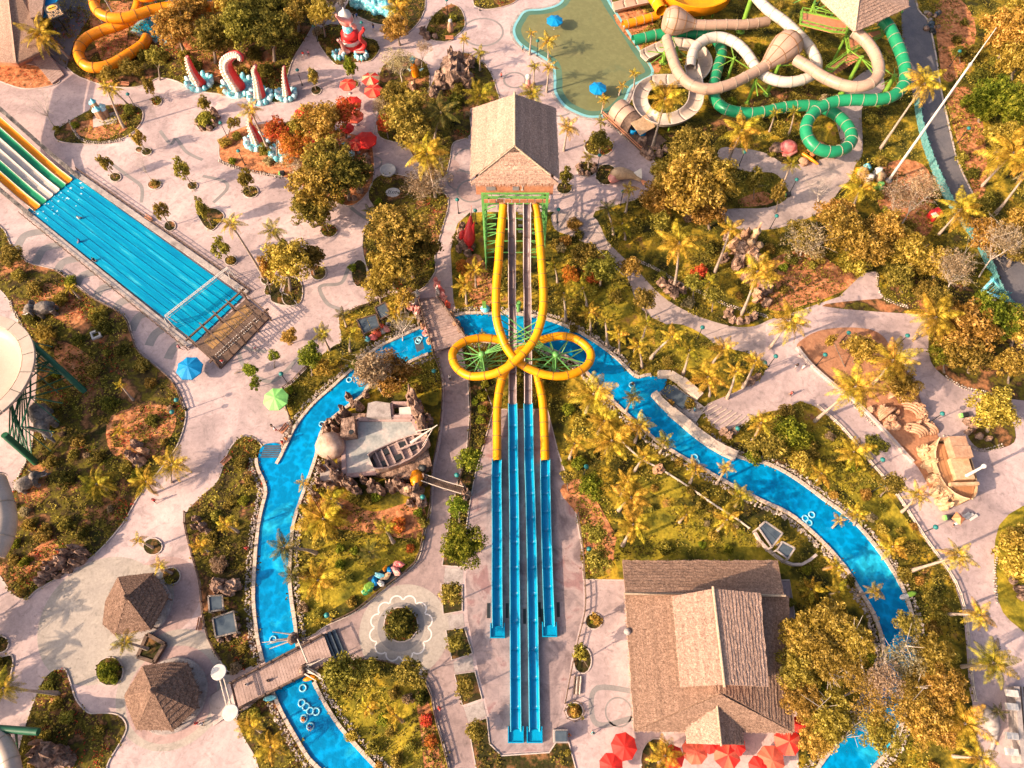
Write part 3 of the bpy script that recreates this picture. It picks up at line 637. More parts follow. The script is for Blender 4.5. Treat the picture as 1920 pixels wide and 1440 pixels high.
def flume(root,w,wd,dp,m,mrim,mfloor=None,step=3.2,name='flume_section',thick=.10,wall=1.0,bank=0):
    """open trough: floor, two curved walls and rims, cut into sections"""
    prof=[(-wd/2-thick,dp*wall),(-wd/2,dp*wall),(-wd*.42,dp*.35),(-wd*.25,dp*.06),(0,0),(wd*.25,dp*.06),(wd*.42,dp*.35),(wd/2,dp*wall),(wd/2+thick,dp*wall),(wd/2+thick,dp*wall-.15),(wd*.36,-.12),(-wd*.36,-.12),(-wd/2-thick,dp*wall-.15)]
    mid=[0 if False else 1]*0
    P0=len(prof); fr=[]
    for i,p in enumerate(w):
        t=w[min(i+1,len(w)-1)]-w[max(i-1,0)]; t.normalize()
        s=Vector((t.y,-t.x,0)); s.normalize(); u=s.cross(t).normalized()
        if u.z<0: u=-u
        fr.append([p+s*a+u*b for a,b in prof])
    per=max(1,int(step/.5)); i=0
    while i<len(w)-1:
        j=min(i+per,len(w)-1)
        if len(w)-1-j<2: j=len(w)-1
        mb=MB(); vs=[q for f in fr[i:j+1] for q in f]; n=P0
        for a in range(j-i):
            for b in range(n):
                b2=(b+1)%n; mi= 1 if b in (0,7) else (2 if b in (3,4) else 0)
                mb.add([],[]); 
                mb.f.append((a*n+b,(a+1)*n+b,(a+1)*n+b2,a*n+b2)); mb.m.append(mi); mb.s.append(b in (1,2,3,4,5,6))
        mb.v=[tuple(q) for q in vs]
        mb.f.append(tuple(range(n))); mb.m.append(0); mb.s.append(False)
        mb.f.append(tuple((j-i)*n+b for b in range(n))[::-1]); mb.m.append(0); mb.s.append(False)
        # flange joint
        t=(w[min(i+1,len(w)-1)]-w[i]).normalized()
        mb.build(name,[m,mrim,mfloor or m],root); i=j
def rs(pts,step=.5,k=8):
    w=smooth([G(x,y,h) for x,y,h in pts],False,k); return resample(w,step)+[w[-1]]
# --- the two crossing yellow tubes of the central tower
hA=[(944,384,16.8),(941,415,15.6),(937,455,14),(935,489,13),(931,530,11.8),(930,571,10.6),(931,595,9.9),(937,620,9.2),(948,649,8.3),(964,671,7.5),(984,687,6.9),(1008,698,6.6),(1031,704,6.4),(1056,705,6.2),(1082,698,6.0),(1102,684,5.8),(1108,664,5.7),(1097,647,5.6),(1076,634,5.5),(1050,630,5.4),(1023,635,5.2),(998,644,5.0),(978,655,4.8),(962,674,4.5),(948,695,3.9),(940,715,3.3),(935,740,2.6),(932,771,2.0),(932,820,1.3),(932,864,.95)]
hB=[(1003,384,16.8),(1009,415,15.8),(1013,458,14.2),(1016,500,13),(1019,549,11.6),(1018,582,10.8),(1012,611,10.2),(1001,638,9.7),(982,662,9.3),(958,684,8.7),(931,699,7.9),(904,705,7.2),(878,704,6.6),(857,690,6.0),(848,669,5.7),(854,653,5.3),(872,640,5.0),(896,634,4.6),(920,634,4.2),(944,640,3.8),(964,651,3.35),(980,665,3.0),(996,684,2.7),(1007,707,2.45),(1015,738,2.15),(1019,771,1.8),(1021,820,1.3),(1022,864,.95)]
tA=thing('looping_tube_slide','yellow tube slide starting left and looping right over the river','water slide',G(932,864,0))
wA=tube_slide(tA,hA,.72,M['yellow'],M['seamdark'],2.6)
tB=thing('looping_tube_slide','yellow tube slide starting right and looping left over the walkway','water slide',G(1022,864,0))
wB=tube_slide(tB,hB,.72,M['yellow'],M['seamdark'],2.6)
# blue troughs the tubes run out into
for root,pp in ((tA,[(932,862,.55),(931,900,.35),(932,1000,.30),(932,1100,.30),(933,1178,.30)]),(tB,[(1022,862,.55),(1022,900,.35),(1024,1000,.30),(1027,1100,.30),(1030,1176,.30)])):
    w=rs(pp); flume(root,w,1.45,.75,M['bluefg'],M['troughrim'],M['bluedeep'],3.2,'trough_section')
    e=w[-1]; mb=MB(); mb.box((e.x,e.y-.5,.45),(2.1,1.6,.12))
    for sx in (-1,1): mb.box((e.x+sx*1.05,e.y-.3,.45),(.14,2.0,.9))
    mb.box((e.x,e.y-1.35,.35),(2.25,.16,.7)); mb.build('end_basin',M['bluefg'],root)
    for sx in (-1,1): mb=MB(); mb.box((e.x+sx*1.45,e.y+2.6,.05),(.45,2.2,.1)); mb.build('drain_grate',M['dark'],root)
    # green brackets under the tube
    # cradle legs under the tube
# --- the two steep straight flumes
for lab,top,mid in (('left grey and blue straight racing flume running from the tower to the apron','L',0),('right grey and blue straight racing flume running from the tower to the apron','R',0)):
    if top=='L': up=[(959,383,17),(959,400,16.7),(960,420,15.5),(960,460,12.5),(960,520,9.5),(960,560,8.4),(961,600,6.9),(961,660,4.2),(961,710,2.5),(961,758,1.4)]; lo=[(961,758,1.4),(962,800,.75),(962.5,870,.45),(964,960,.32),(965,1100,.3),(967,1372,.3)]
    else: up=[(988,383,17),(988,400,16.7),(988,420,15.5),(988,460,12.5),(988,520,9.5),(989,560,8.4),(989,600,6.9),(990,660,4.2),(990,710,2.5),(990,758,1.4)]; lo=[(990,758,1.4),(991,800,.75),(992,870,.45),(995,960,.32),(998,1100,.3),(1002,1372,.3)]
    t=thing('racing_flume',lab,'water slide',G(lo[-1][0],lo[-1][1],0),group=None)
    flume(t,rs(up),1.12,.5,M['greyflume'],M['greyrim'],None,3.2,'flume_section',.12)
    flume(t,rs(lo),1.35,.65,M['bluefg'],M['troughrim'],M['bluedeep'],4.2,'trough_section',.12)
    e=rs(lo)[-1]; mb=MB(); mb.box((e.x,e.y-.5,.45),(2.1,1.6,.12))
    for sx in (-1,1): mb.box((e.x+sx*1.05,e.y-.3,.45),(.14,2.0,.9))
    mb.box((e.x,e.y-1.35,.35),(2.25,.16,.7)); mb.build('end_basin',M['bluefg'],t)
    mb=MB(); sx= 1 if top=='L' else 1
    mb.box((e.x+1.4,e.y+15.8,.05),(.45,2.2,.1)); mb.build('drain_grate',M['dark'],t)
    w=rs(up); mb=MB()
    for i in range(6,len(w)-2,9):
        p=w[i]
        if p.z>1.2: mb.bar((p.x,p.y,0),(p.x,p.y,p.z-.1),.22); mb.bar((p.x-.7,p.y,p.z-.2),(p.x+.7,p.y,p.z-.2),.16)
    mb.build('support_post',M['steel'],t)
# green masts in the two loops
for (bx,by),lab,sg in (((906,697),'thick green mast with struts inside the left yellow loop',-1),((1038,697),'thick green mast with struts inside the right yellow loop',1)):
    b=G(bx,by); t=thing('slide_mast',lab,'support mast',b); H=6.6
    mb=MB(); mb.tube([b,b+Vector((0,0,H))],.42,12); mb.rev([(.0,H+.35),(.5,H+.3),(.55,H),(.42,H-.2)],12,b); mb.build('mast',M['steel'],t)
    mb=MB(); mb.rev([(1.0,0),(1.0,.45),(.5,.6)],12,b); mb.build('footing',M['concrete'],t)
    w=wA if sg>0 else wB
    near=[p for p in w if p.z<7.4 and 2.6<(p-b).xy.length<8.5]
    st=near[::max(1,len(near)//9)]
    for p in st:
        mb=MB(); mb.bar(b+Vector((0,0,H-.4 if p.z>5 else H-2.5)),p-Vector((0,0,.75)),.16); mb.bar(b+Vector((0,0,1.6)),p-Vector((0,0,.8)),.14); mb.build('strut',M['steel'],t)
    hi=[p for p in w if 8.6<p.z<10.6][::3][:4]
    for p in hi:
        mb=MB(); mb.bar(b+Vector((0,0,H)),p-Vector((0,0,.6)),.14); mb.build('strut',M['steel'],t)
for (bx,by,h,lab) in ((972,585,3.2,'small green post between the two straight flumes above the river'),):
    b=G(bx,by); t=thing('flume_post',lab,'support post',b); mb=MB(); mb.tube([b,b+Vector((0,0,h))],.33,10); mb.rev([(.5,h-.9),(.5,h)],10,b); mb.build('post',M['steel'],t)
    mb=MB(); mb.box(b+Vector((0,0,.2)),(.9,.9,.4)); mb.build('footing',M['concrete'],t)
# ------------------------------------------------------------------ north-east slide complex
T=thing
t=T('brown_tube_slide','broad tan tube slide with two funnel bulbs curling from the thatched tower','water slide',G(1480,160))
tan1=[(1603,60,13),(1624,78,12.6),(1642,105,12.1),(1648,135,11.6),(1635,155,11.1),(1608,163,10.6),(1578,159,10.1),(1545,145,9.7),(1518,127,9.4),(1492,112,9.1)]
tube_slide(t,tan1,1.15,M['tan'],M['seam'],3)
# bulb two
def funnel(root,pa,pb,r0,r1,r2,name='funnel'):
    a=G(*pa); b=G(*pb); d=(b-a); ks=[0,.06,.2,.38,.55,.7,.84,.94,1.0]
    rad=[r0,r0*1.05,r0+(r1-r0)*.3,r0+(r1-r0)*.62,r0+(r1-r0)*.88,r1,r1*.97,r1*.80,r2]
    mb=MB(); pts=[a+d*q for q in ks]; mb.tube(pts,rad,16,True)
    dn=d.normalized()
    for q in (1,3,5,7): circle_ring(mb,pts[q],dn,rad[q]*1.02,.12,16,1)
    for j in range(8):
        an=2*math.pi*j/8; u=dn.cross(Vector((0,0,1))).normalized(); v=dn.cross(u)
        mb.tube([p+(u*math.cos(an)+v*math.sin(an))*rr*1.01 for p,rr in zip(pts,rad)],.06,4,False,1)
    mb.build(name,[M['tan'],M['seamdark']],root)
funnel(t,(1434,124,7.6),(1490,74,9.2),1.25,3.3,1.9)
tan2=[(1437,122,7.6),(1405,141,7.2),(1370,158,6.9),(1332,167,6.5),(1297,160,6.2),(1272,136,5.9),(1259,103,5.7),(1250,72,5.6)]
tube_slide(t,tan2,1.15,M['tan'],M['seam'],3)
funnel(t,(1302,46,5.2),(1246,36,6.2),1.2,3.1,2.2)
tube_slide(t,[(1300,46,5.2),(1330,47,5.0),(1365,46,4.9),(1400,46,4.6),(1440,40,4.4)],1.1,M['tan'],M['seam'],2.6)
t=T('white_tube_slide','white tube slide winding under the tan one into an open spiral flume','water slide',G(1400,110))
tube_slide(t,[(1400,-30,10),(1418,-5,9.6),(1440,18,9.2),(1470,40,8.7),(1498,66,8.3),(1520,92,7.9),(1532,118,7.4),(1525,138,7.0),(1503,150,6.6),(1475,154,6.3),(1448,149,6.0),(1425,136,5.9),(1413,120,5.8)],1.12,M['white'],M['seam'],2.8)
tube_slide(t,[(1413,120,5.8),(1398,98,5.7),(1378,80,5.6),(1352,70,5.5),(1326,73,5.3),(1305,88,5.0),(1297,108,4.8),(1294,128,4.6)],1.15,M['white'],M['seam'],2.8)
sp=rs([(1294,128,3.9),(1300,150,3.5),(1304,180,3.2),(1297,206,2.9),(1272,225,2.7),(1240,230,2.5),(1212,218,2.3),(1199,196,2.1),(1205,172,1.9),(1228,158,1.7),(1258,156,1.5),(1290,155,1.4),(1312,142,1.3),(1320,120,1.2),(1309,100,1.1),(1288,89,1.0),(1262,87,.9),(1236,96,.8),(1206,110,.6)])
flume(t,sp,3.0,1.1,M['cream'],M['white'],M['cream'],3.2,'flume_section',.16)
mb=MB()
for i in range(8,len(sp)-12,14):
    p=sp[i]; mb.tube([(p.x,p.y,0),(p.x,p.y,p.z)],.2,8)
mb.build('support_post',M['lime'],t)
t=T('green_tube_slide','bright green tube slide looping round beside the pavement of the slide garden','water slide',G(1550,240))
tube_slide(t,[(1655,38,12),(1668,52,11.7),(1680,78,11.2),(1690,102,10.6),(1697,130,10),(1695,158,9.4),(1674,180,8.9),(1640,187,8.5),(1600,187,8.1),(1563,191,7.6),(1532,206,7.0),(1513,230,6.4),(1513,255,5.8),(1530,277,5.3),(1560,285,4.9),(1588,276,4.6),(1597,256,4.3),(1585,231,4.0),(1560,210,3.7),(1528,199,3.5),(1480,200,3.3),(1430,210,3.1),(1398,212,3.0),(1362,205,2.8),(1342,188,2.6),(1338,165,2.4),(1345,130,2.2),(1353,98,2.0),(1340,72,1.8),(1300,62,1.6),(1240,64,1.3),(1212,70,1.1),(1187,76,.9)],1.2,M['greenfg'],M['seam'],2.8)
t=T('yellow_bowl_slide','large orange-yellow bowl slide cut off by the top edge','water slide',G(1300,30))
c=G(1300,-8,3.2); mb=MB(); R0=8.4
mb.rev([(R0+.5,3.2),(R0+.3,3.3),(R0,3.2),(R0*.97,1.6),(R0*.8,.7),(R0*.3,.35),(.4,.3)],36,(c.x,c.y,c.z)); mb.build('bowl',M['yellow'],t)
mb=MB(); mb.rev([(R0+.52,3.18),(R0+.3,1.0),(R0*.8,-.6),(R0*.3,-1.0),(0.2,-1.0)],36,(c.x,c.y,c.z)); mb.build('bowl_underside',M['orange'],t)
mb=MB()
for j in range(10):
    a=j*.628; mb.tube([(c.x+6*math.cos(a),c.y+6*math.sin(a),0),(c.x+6*math.cos(a),c.y+6*math.sin(a),c.z-.4)],.25,8)
mb.build('support_post',M['lime'],t)
t=T('yellow_tube_slide','short yellow tube outlet at the right shore of the green lagoon','water slide',G(1200,40))
tube_slide(t,[(1235,28,1.6),(1205,37,1.2),(1168,47,.9)],1.0,M['orange'],M['seam'],2.2)
tube_slide(t,[(1222,-8,4.8),(1232,6,4.8),(1240,20,4.8)],1.3,M['yellow'],M['seam'],3)
t=T('mauve_flume_slide','wide flat mauve flume running into the lagoon at the top edge','water slide',G(1190,10))
flume(t,rs([(1240,-2,1.6),(1200,6,1.2),(1150,18,.6)]),2.6,.9,M['tan'],M['cream'],M['tan'],3,'flume_section',.15)
# supports of the complex
i=0
words=['beside the curl of the green slide loop','under the right bend of the tan tube','beside the tan funnel in the middle of the complex','under the low green bend','above the slide garden under the white tube','left of the striped funnel','under the left tan tube bend','right of the lagoon outlets','near the thatched tower at the top','below the tan tube between the two funnels']
for (bx,by,h,rr) in ((1645,197,8,.5),(1578,178,10,.42),(1437,178,8,.45),(1363,150,6,.3),(1500,70,8.5,.35),(1388,60,13,.55),(1262,120,4.5,.35),(1243,118,3,.5),(1560,120,11,.3),(1400,195,6.5,.35)):
    b=G(bx,by); t=T('slide_pillar','lime green pillar '+words[i],'support pillar',b); i+=1
    mb=MB(); mb.tube([b,b+Vector((0,0,h))],rr,10); mb.build('pillar',M['lime'],t)
    mb=MB()
    for j in range(5):
        a=rnd.random()*6.28; mb.bar(b+Vector((0,0,h-.4)),b+Vector((math.cos(a)*4,math.sin(a)*4,h-rnd.uniform(0,1.5))),.16)
    mb.build('arm',M['lime'],t)
    mb=MB(); mb.rev([(rr*2,0),(rr*2,.3),(rr,.4)],10,b); mb.build('footing',M['lime'],t)
# ------------------------------------------------------------------ north-west orange slide
t=T('orange_tube_slide','orange tube slide coiling twice beside the thatched corner building','water slide',G(200,90))
tube_slide(t,[(330,-20,8),(300,-14,7.6),(268,-6,7.4),(240,-25,7),(205,-30,6.8),(180,-10,6.6),(178,12,6.4),(192,28,6.2),(218,34,6.0),(250,30,5.8),(290,18,5.5),(330,12,5.3),(400,12,5),(460,5,4.8)],1.15,M['orange'],M['seamdark'],3.4)
tube_slide(t,[(262,-10,5),(258,15,4.6),(246,36,4.2),(220,48,3.8),(190,58,3.4),(163,72,3.0),(149,90,2.7),(150,110,2.4),(165,125,2.1),(190,126,1.9),(215,118,1.7),(240,103,1.5),(268,84,1.2),(276,70,1.0)],1.15,M['orange'],M['seamdark'],3.4)
mb=MB()
for (x,y,h) in ((262,20,5),(200,55,3),(155,95,2),(215,30,5.5),(300,20,5)):
    b=G(x,y); mb.tube([b,b+Vector((0,0,h))],.22,8)
mb.build('support_post',M['wire'],t)
# ------------------------------------------------------------------ mat racer
t=T('mat_racing_slide','six lane mat racing slide in orange, green and white stripes','water slide',G(95,360))
a0=G(135,328,.35); a1=G(53,395,.35)
up=(G(-95,150,9.5)-G(94,362,.4)); up2=up
n=6; cols=['orange','greenfg','white','white','greenfg','orange']
d=(a1-a0); side=d.normalized()
run=Vector((G(50,250,0)-G(135,328,0))); run.z=0
dirn=(G(53,395,0)-G(367,642,0)); dirn.z=0; dirn.normalize()
for i in range(n):
    f0=.06+.88*i/n; f1=.06+.88*(i+1)/n
    mb=MB(); rows=[]
    for s_,z_ in ((-1.2,.42),(3,.75),(6,1.8),(11,4.4),(15,6.2),(18,7.2),(24,9.2),(32,12.5),(40,16)):
        p0=a0+d*f0+dirn*s_; p1=a0+d*f1+dirn*s_; row=[]
        for q in range(7):
            g_=q/6; zz=z_+.28*abs(2*g_-1)**4; p=p0.lerp(p1,g_); row.append((p.x,p.y,zz))
        rows.append(row)
    vs=[v for r_ in rows for v in r_]; 
    mb.add(vs,[(r_*7+q,r_*7+q+1,(r_+1)*7+q+1,(r_+1)*7+q) for r_ in range(len(rows)-1) for q in range(6)],0,True)
    # underside so that the lane has a body
    mb.add([(v[0],v[1],v[2]-.25) for v in vs],[(r_*7,(r_+1)*7,(r_+1)*7+6,r_*7+6) for r_ in range(len(rows)-1)],0)
    mb.build('lane',M[cols[i]],t)
for i in range(n+1):
    f=.06+.88*i/n; pts=[a0+d*f+dirn*s_+Vector((0,0,z_-a0.z+.28)) for s_,z_ in ((-1.2,.42),(3,.75),(6,1.8),(11,4.4),(15,6.2),(18,7.2),(24,9.2),(32,12.5),(40,16))]
    mb=MB(); mb.tube(pts,.09,6); mb.build('divider',M['white'],t)
for f in (-.04,1.04):
    mb=MB(); pts=[a0+d*f+dirn*s_+Vector((0,0,z_-a0.z)) for s_,z_ in ((-2,.3),(6,2.2),(15,6.6),(24,9.8),(40,16.5))]
    for a,b in zip(pts,pts[1:]): mb.bar(a,b,.8,.5)
    mb.build('side_wall',M['rockgrey'],t)
# lane ridges in the run-out pool
for i in range(1,8):
    f=i/8; a=G(135,328,.3).lerp(G(53,395,.3),f); b=G(455,558,.3).lerp(G(367,642,.3),f)
    mb=MB(); mb.bar(a.lerp(b,.02),b,.16,.2); mb.build('lane_divider',M['bluefg'],t)
# pool walls
t=T('runout_wall','low grey wall and dark fence around the mat racing pool','pool wall',G(250,500))
for a,b in (((135,328),(460,556)),((53,395),(364,646))):
    A=G(*a);B=G(*b); s=(B-A).normalized(); o=Vector((-s.y,s.x,0))*(1 if a[0]==135 else -1)
    mb=MB(); mb.bar(A+o*.6+Vector((0,0,.25)),B+o*.6+Vector((0,0,.25)),1.1,.5); mb.build('wall',M['concrete'],t)
    mb=MB(); L=(B-A).length; nn=int(L/1.4)
    for q in range(nn+1):
        p=A.lerp(B,q/nn)+o*1.5; mb.bar(p,p+Vector((0,0,1.1)),.12)
        if q<nn:
            p2=A.lerp(B,(q+1)/nn)+o*1.5
            for hh in (.55,1.05): mb.bar(p+Vector((0,0,hh)),p2+Vector((0,0,hh)),.09)
    mb.build('fence_rail',M['woodred'] if False else M['wood'],t)
# foam and swimmers' splashes where the lanes meet the water
mb=MB()
for i in range(34):
    f=rnd.random(); s_=abs(rnd.gauss(0,4))+.5
    p=G(137,330,.3).lerp(G(56,396,.3),f)-dirn*s_
    r=rnd.uniform(.08,.32)*(1.2-s_/14)
    if r>.05:
        n_=7; mb.add([(p.x+r*math.cos(j*.9)*rnd.uniform(.5,1.3),p.y+r*math.sin(j*.9)*rnd.uniform(.5,1.3),.325) for j in range(n_)],[tuple(range(n_))])
o=stuff('foam',mb,M['cyanpale'])
# finish gantry
t=T('finish_gantry','white lattice beam spanning the mat racing pool near its end','gantry',G(330,620))
A=G(326,612); B=G(440,522); mb=MB(); 
for p in (A,B):
    for q in (Vector((-.5,-.5,0)),Vector((.5,-.5,0)),Vector((.5,.5,0)),Vector((-.5,.5,0))): mb.bar(p+q*1.3,p+q*.5+Vector((0,0,3.2)),.12)
mb.build('trestle',M['white2'],t)
mb=MB(); u=(B-A).normalized(); o=Vector((-u.y,u.x,0))*.22; nn=26
for z in (3.0,3.6):
    for sg in (-1,1): mb.bar(A+o*sg+Vector((0,0,z)),B+o*sg+Vector((0,0,z)),.07)
for q in range(nn):
    a=A.lerp(B,q/nn); b=A.lerp(B,(q+1)/nn); mb.bar(a+o+Vector((0,0,3.6)),b-o+Vector((0,0,3.6)),.08); mb.bar(a-o+Vector((0,0,3.6)),b+o+Vector((0,0,3.6)),.08); mb.bar(a+o+Vector((0,0,3)),b+o+Vector((0,0,3.6)),.07)
mb.build('lattice_beam',M['white2'],t)
# wooden viewing frame at the pool end
t=T('wooden_pergola','brown timber pergola over the yellow deck at the end of the racing pool','pergola',G(420,650))
base=[(366,648),(462,562),(505,598),(415,692)]
B4=[G(*p) for p in base]; e1=B4[1]-B4[0]; e2=B4[3]-B4[0]
mb=MB(); mb.prism([(p.x,p.y) for p in B4],0,.35); mb.build('platform',M['wood'],t)
mb=MB(); q4=[B4[0]+e1*.12+e2*.12,B4[0]+e1*.92+e2*.12,B4[0]+e1*.92+e2*.45,B4[0]+e1*.12+e2*.45]
mb.prism([(p.x,p.y) for p in q4],.2,.42); mb.build('yellow_mat',mat('yellow_mat',[lin(.26,.13,.04),lin(.36,.20,.07),lin(.13,.075,.035)],scale=.6,rough=.7),t)
for q in (0,1):
    for k_ in range(5):
        p=B4[0]+e1*(k_/4)+e2*(.05+.9*q); mb=MB(); mb.bar(p,p+Vector((0,0,3.2)),.26); mb.build('post',M['wood'],t)
    a=B4[0]+e2*(.05+.9*q)+Vector((0,0,3.3)); mb=MB(); mb.bar(a-e1*.06,a+e1*1.06,.3); mb.build('beam',M['wood'],t)
for k_ in range(5):
    a=B4[0]+e1*(k_/4)+Vector((0,0,3.55)); mb=MB(); mb.bar(a-e2*.04,a+e2*1.08,.2); mb.build('crossbeam',M['wood'],t)
for k_ in range(22):
    a=B4[0]+e1*(k_/21)+Vector((0,0,3.75)); mb=MB(); mb.bar(a+e2*.55,a+e2*1.06,.12,.08); mb.build('rafter',M['wood'],t)
mb=MB()
for k_ in range(26):
    p=B4[0]+e1*(.1+.8*k_/26)+e2*.62+Vector((0,0,.42)); mb.bar(p,p+e2*.12,.2,.12)
mb.build('mat_rack',M['white2'],t)
# ------------------------------------------------------------------ white bowl slide at the left edge
t=T('white_bowl_slide','huge white bowl slide with a pale rim cut off by the left edge','water slide',G(-20,720))
c=G(-55,705,9); R0=11.0
mb=MB(); mb.rev([(R0*.82,1.5),(R0*.80,.9),(R0*.7,.2),(R0*.4,-.6),(.3,-.9)],48,(c.x,c.y,c.z)); mb.build('bowl',glossy('bowl_white',lin(.42,.30,.235),.4,var=.04),t)
mb=MB(); 
for j in range(18):
    mb=MB(); a=j*math.pi/9; mb.rev([(R0*.82,1.42),(R0*.83,1.52),(R0*.995,1.5),(R0*1.0,1.4),(R0*.99,.9)],6,(c.x,c.y,c.z),sm=False,a0=a+.005,a1=a+math.pi/9-.005); mb.build('rim_panel',M['cream'],t)
mb=MB(); mb.rev([(R0*.99,1.5),(R0*.85,-.6),(R0*.5,-1.6),(.3,-1.9)],48,(c.x,c.y,c.z)); mb.build('bowl_underside',M['white'],t)
t=T('green_truss','dark green steel truss legs carrying the white bowl slide','steel support',G(160,735))
for (bx,by),(tx,ty,h) in (((160,735),(44,630,9)),((68,868),(8,815,8))):
    b=G(bx,by); p=G(tx,ty,h); mb=MB(); mb.tube([b,p],.55,10); mb.build('leg',M['darkgreen'],t)
    mb=MB()
    for q in range(1,7):
        a=b.lerp(p,q/7); 
        for w_ in (G(40,640+q*14,8),G(20,760-q*5,8)): mb.bar(a,w_,.16)
    mb.build('brace',M['darkgreen'],t)
mb=MB()
pts=[G(40,637,9),G(57,690,8.5),G(57,745,8.5),G(40,800,8.5)]
for a,b in zip(pts,pts[1:]): mb.bar(a,b,.2)
for a in pts: mb.bar(a,a+Vector((3.4,.3,-3)),.16); mb.bar(a,a+Vector((2.4,-2.3,-5)),.14)
mb.build('ring_beam',M['darkgreen'],t)
t=T('white_slide_end','smooth white slide body below the big bowl at the left edge','water slide',G(5,980))
tube_slide(t,[(-12,900,7),(2,940,7),(8,975,7),(2,1010,7),(-14,1040,7)],1.7,M['cream'],M['seam'],5)
t=T('white_slide_end','pale slide curve in the bottom left corner','water slide',G(5,1400))
tube_slide(t,[(-30,1372,5),(-5,1385,5),(10,1405,5),(20,1435,5),(26,1475,5)],1.2,M['cream'],M['seam'],3)
t=T('green_beam','dark green steel beam lying across the bottom left garden','steel support',G(30,1370))
mb=MB(); mb.tube([G(-20,1365,5),G(72,1372,5)],.5,10); mb.build('beam',M['darkgreen'],t)
mb=MB()
for x in (12,30): mb.tube([G(x,1372,5),G(x+3,1425,0)],.16,8)
mb.build('leg',M['darkgreen'],t)
# ------------------------------------------------------------------ roofs and buildings
def slab(mb,pts,th=.35,mi=0,div=1):
    """a thick roof plane from world corner points"""
    pts=[Vector(p) for p in pts]; n=(pts[1]-pts[0]).cross(pts[2]-pts[0]).normalized()
    if n.z<0: pts=pts[::-1]; n=-n
    k=len(pts); vs=pts+[p-Vector((0,0,th)) for p in pts]
    mb.add(vs,[tuple(range(k)),tuple(range(k,2*k))[::-1]]+[(i,k+i,k+(i+1)%k,(i+1)%k) for i in range(k)],mi)
def thatch_courses(root,pts,rows,m,name='thatch_course',th=.22,over=.10):
    """quad roof plane (eave a,b then ridge c,d) laid as overlapping straw courses, each a part"""
    a,b,c,d=[Vector(p) for p in pts]; n=(b-a).cross(d-a).normalized()
    if n.z<0: n=-n
    for r_ in range(rows):
        f0=r_/rows; f1=min(1,(r_+1.25)/rows); p0=a.lerp(d,f0); p1=b.lerp(c,f0); q0=a.lerp(d,f1); q1=b.lerp(c,f1)
        L=max((p1-p0).length,.5); nn=max(2,int(L/.7)); mb=MB(); vs=[]
        for i in range(nn+1):
            f=i/nn; e=p0.lerp(p1,f); t=q0.lerp(q1,f); dn=(e-t).normalized()*rnd.uniform(-.08,.12)
            vs+= [e+dn+n*(th+rnd.uniform(-.03,.05)), e+dn, t+n*.02]
        fs=[]
        for i in range(nn):
            A=i*3; B=A+3; fs+=[(A,B,B+2,A+2),(A+1,B+1,B,A)]
        mb.add(vs,fs); mb.build(name,m,root)
def strands(mb,p0,p1,down,n,l=.35,mi=0):
    for i in range(n):
        p=p0.lerp(p1,rnd.random()); q=p+down*l*rnd.uniform(.5,1.3)+Vector((rnd.uniform(-.1,.1),rnd.uniform(-.1,.1),-.05)); s=(p1-p0).normalized()*.07
        mb.add([p-s,p+s,q],[(0,1,2)],mi)
# ---- central slide tower
t=thing('slide_tower','tall thatched slide tower on green steel legs where the four racing slides start','slide tower',(.5,88,0))
cx=.45; zf=20.0; zr=25.2; xl,xr=cx-7.5,cx+7.5; y0,y1=82.0,99.4; ry0,ry1=85.2,96.3
FL=Vector((xl,y0,zf)); FRt=Vector((xr,y0,zf)); BL=Vector((xl,y1,zf)); BR=Vector((xr,y1,zf)); R0_=Vector((cx,ry0,zr)); R1_=Vector((cx,ry1,zr+.6))
mb=MB(); slab(mb,[FL+Vector((.6,1.2,.4)),R0_,R1_,BL],.4); slab(mb,[FRt+Vector((-.6,1.2,.4)),BR,R1_,R0_],.4); slab(mb,[FL,FRt,R0_-Vector((0,.2,.5))],.4); mb.build('roof',M['thatch'],t)
thatch_courses(t,[BL,FL+Vector((-.1,.4,0)),R0_,R1_],16,M['thatch'],th=.11); thatch_courses(t,[FRt+Vector((.1,.4,0)),BR,R1_,R0_],16,M['thatch'],th=.11)
thatch_courses(t,[FL-Vector((0,.3,0)),FRt-Vector((0,.3,0)),R0_+Vector((1.2,-.6,-.7)),R0_+Vector((-1.2,-.6,-.7))],7,M['thatch'],th=.25)
mb=MB(); strands(mb,FL-Vector((0,.4,0)),FRt-Vector((0,.4,0)),Vector((0,-.6,-.8)),160,.5); strands(mb,FL,BL,Vector((-.7,0,-.6)),120,.45); strands(mb,FRt,BR,Vector((.7,0,-.6)),120,.45); stuff('straw_fringe',mb,M['thatch'],t)
mb=MB(); mb.tube([R0_+Vector((0,-.3,.15)),R1_+Vector((0,.3,.15))],.22,8); mb.build('ridge_cap',M['ridge'],t)
mb=MB(); mb.bar(R0_+Vector((0,-.35,.1)),FL+Vector((1.5,.3,1.4)),.18,.3); mb.build('barge_board',M['ridge'],t); mb=MB(); mb.bar(R0_+Vector((0,-.35,.1)),FRt+Vector((-1.5,.3,1.4)),.18,.3); mb.build('barge_board',M['ridge'],t)
for x in (-.45,.3): 
    mb=MB(); mb.box((cx+x,ry0-.75,zr-.75),(.6,.12,.5)); mb.build('vent_window',M['wood'],t)
mb=MB(); mb.box((cx,y0-.05,18.45),(13.4,.2,2.9)); mb.build('front_wall',M['woodred'],t)
for x,w_ in ((cx-4.1,1.6),(cx+.2,1.1),):
    mb=MB(); mb.box((x,y0-.19,18.6),(w_,.14,.9)); mb.build('window',M['inlay_grey'],t)
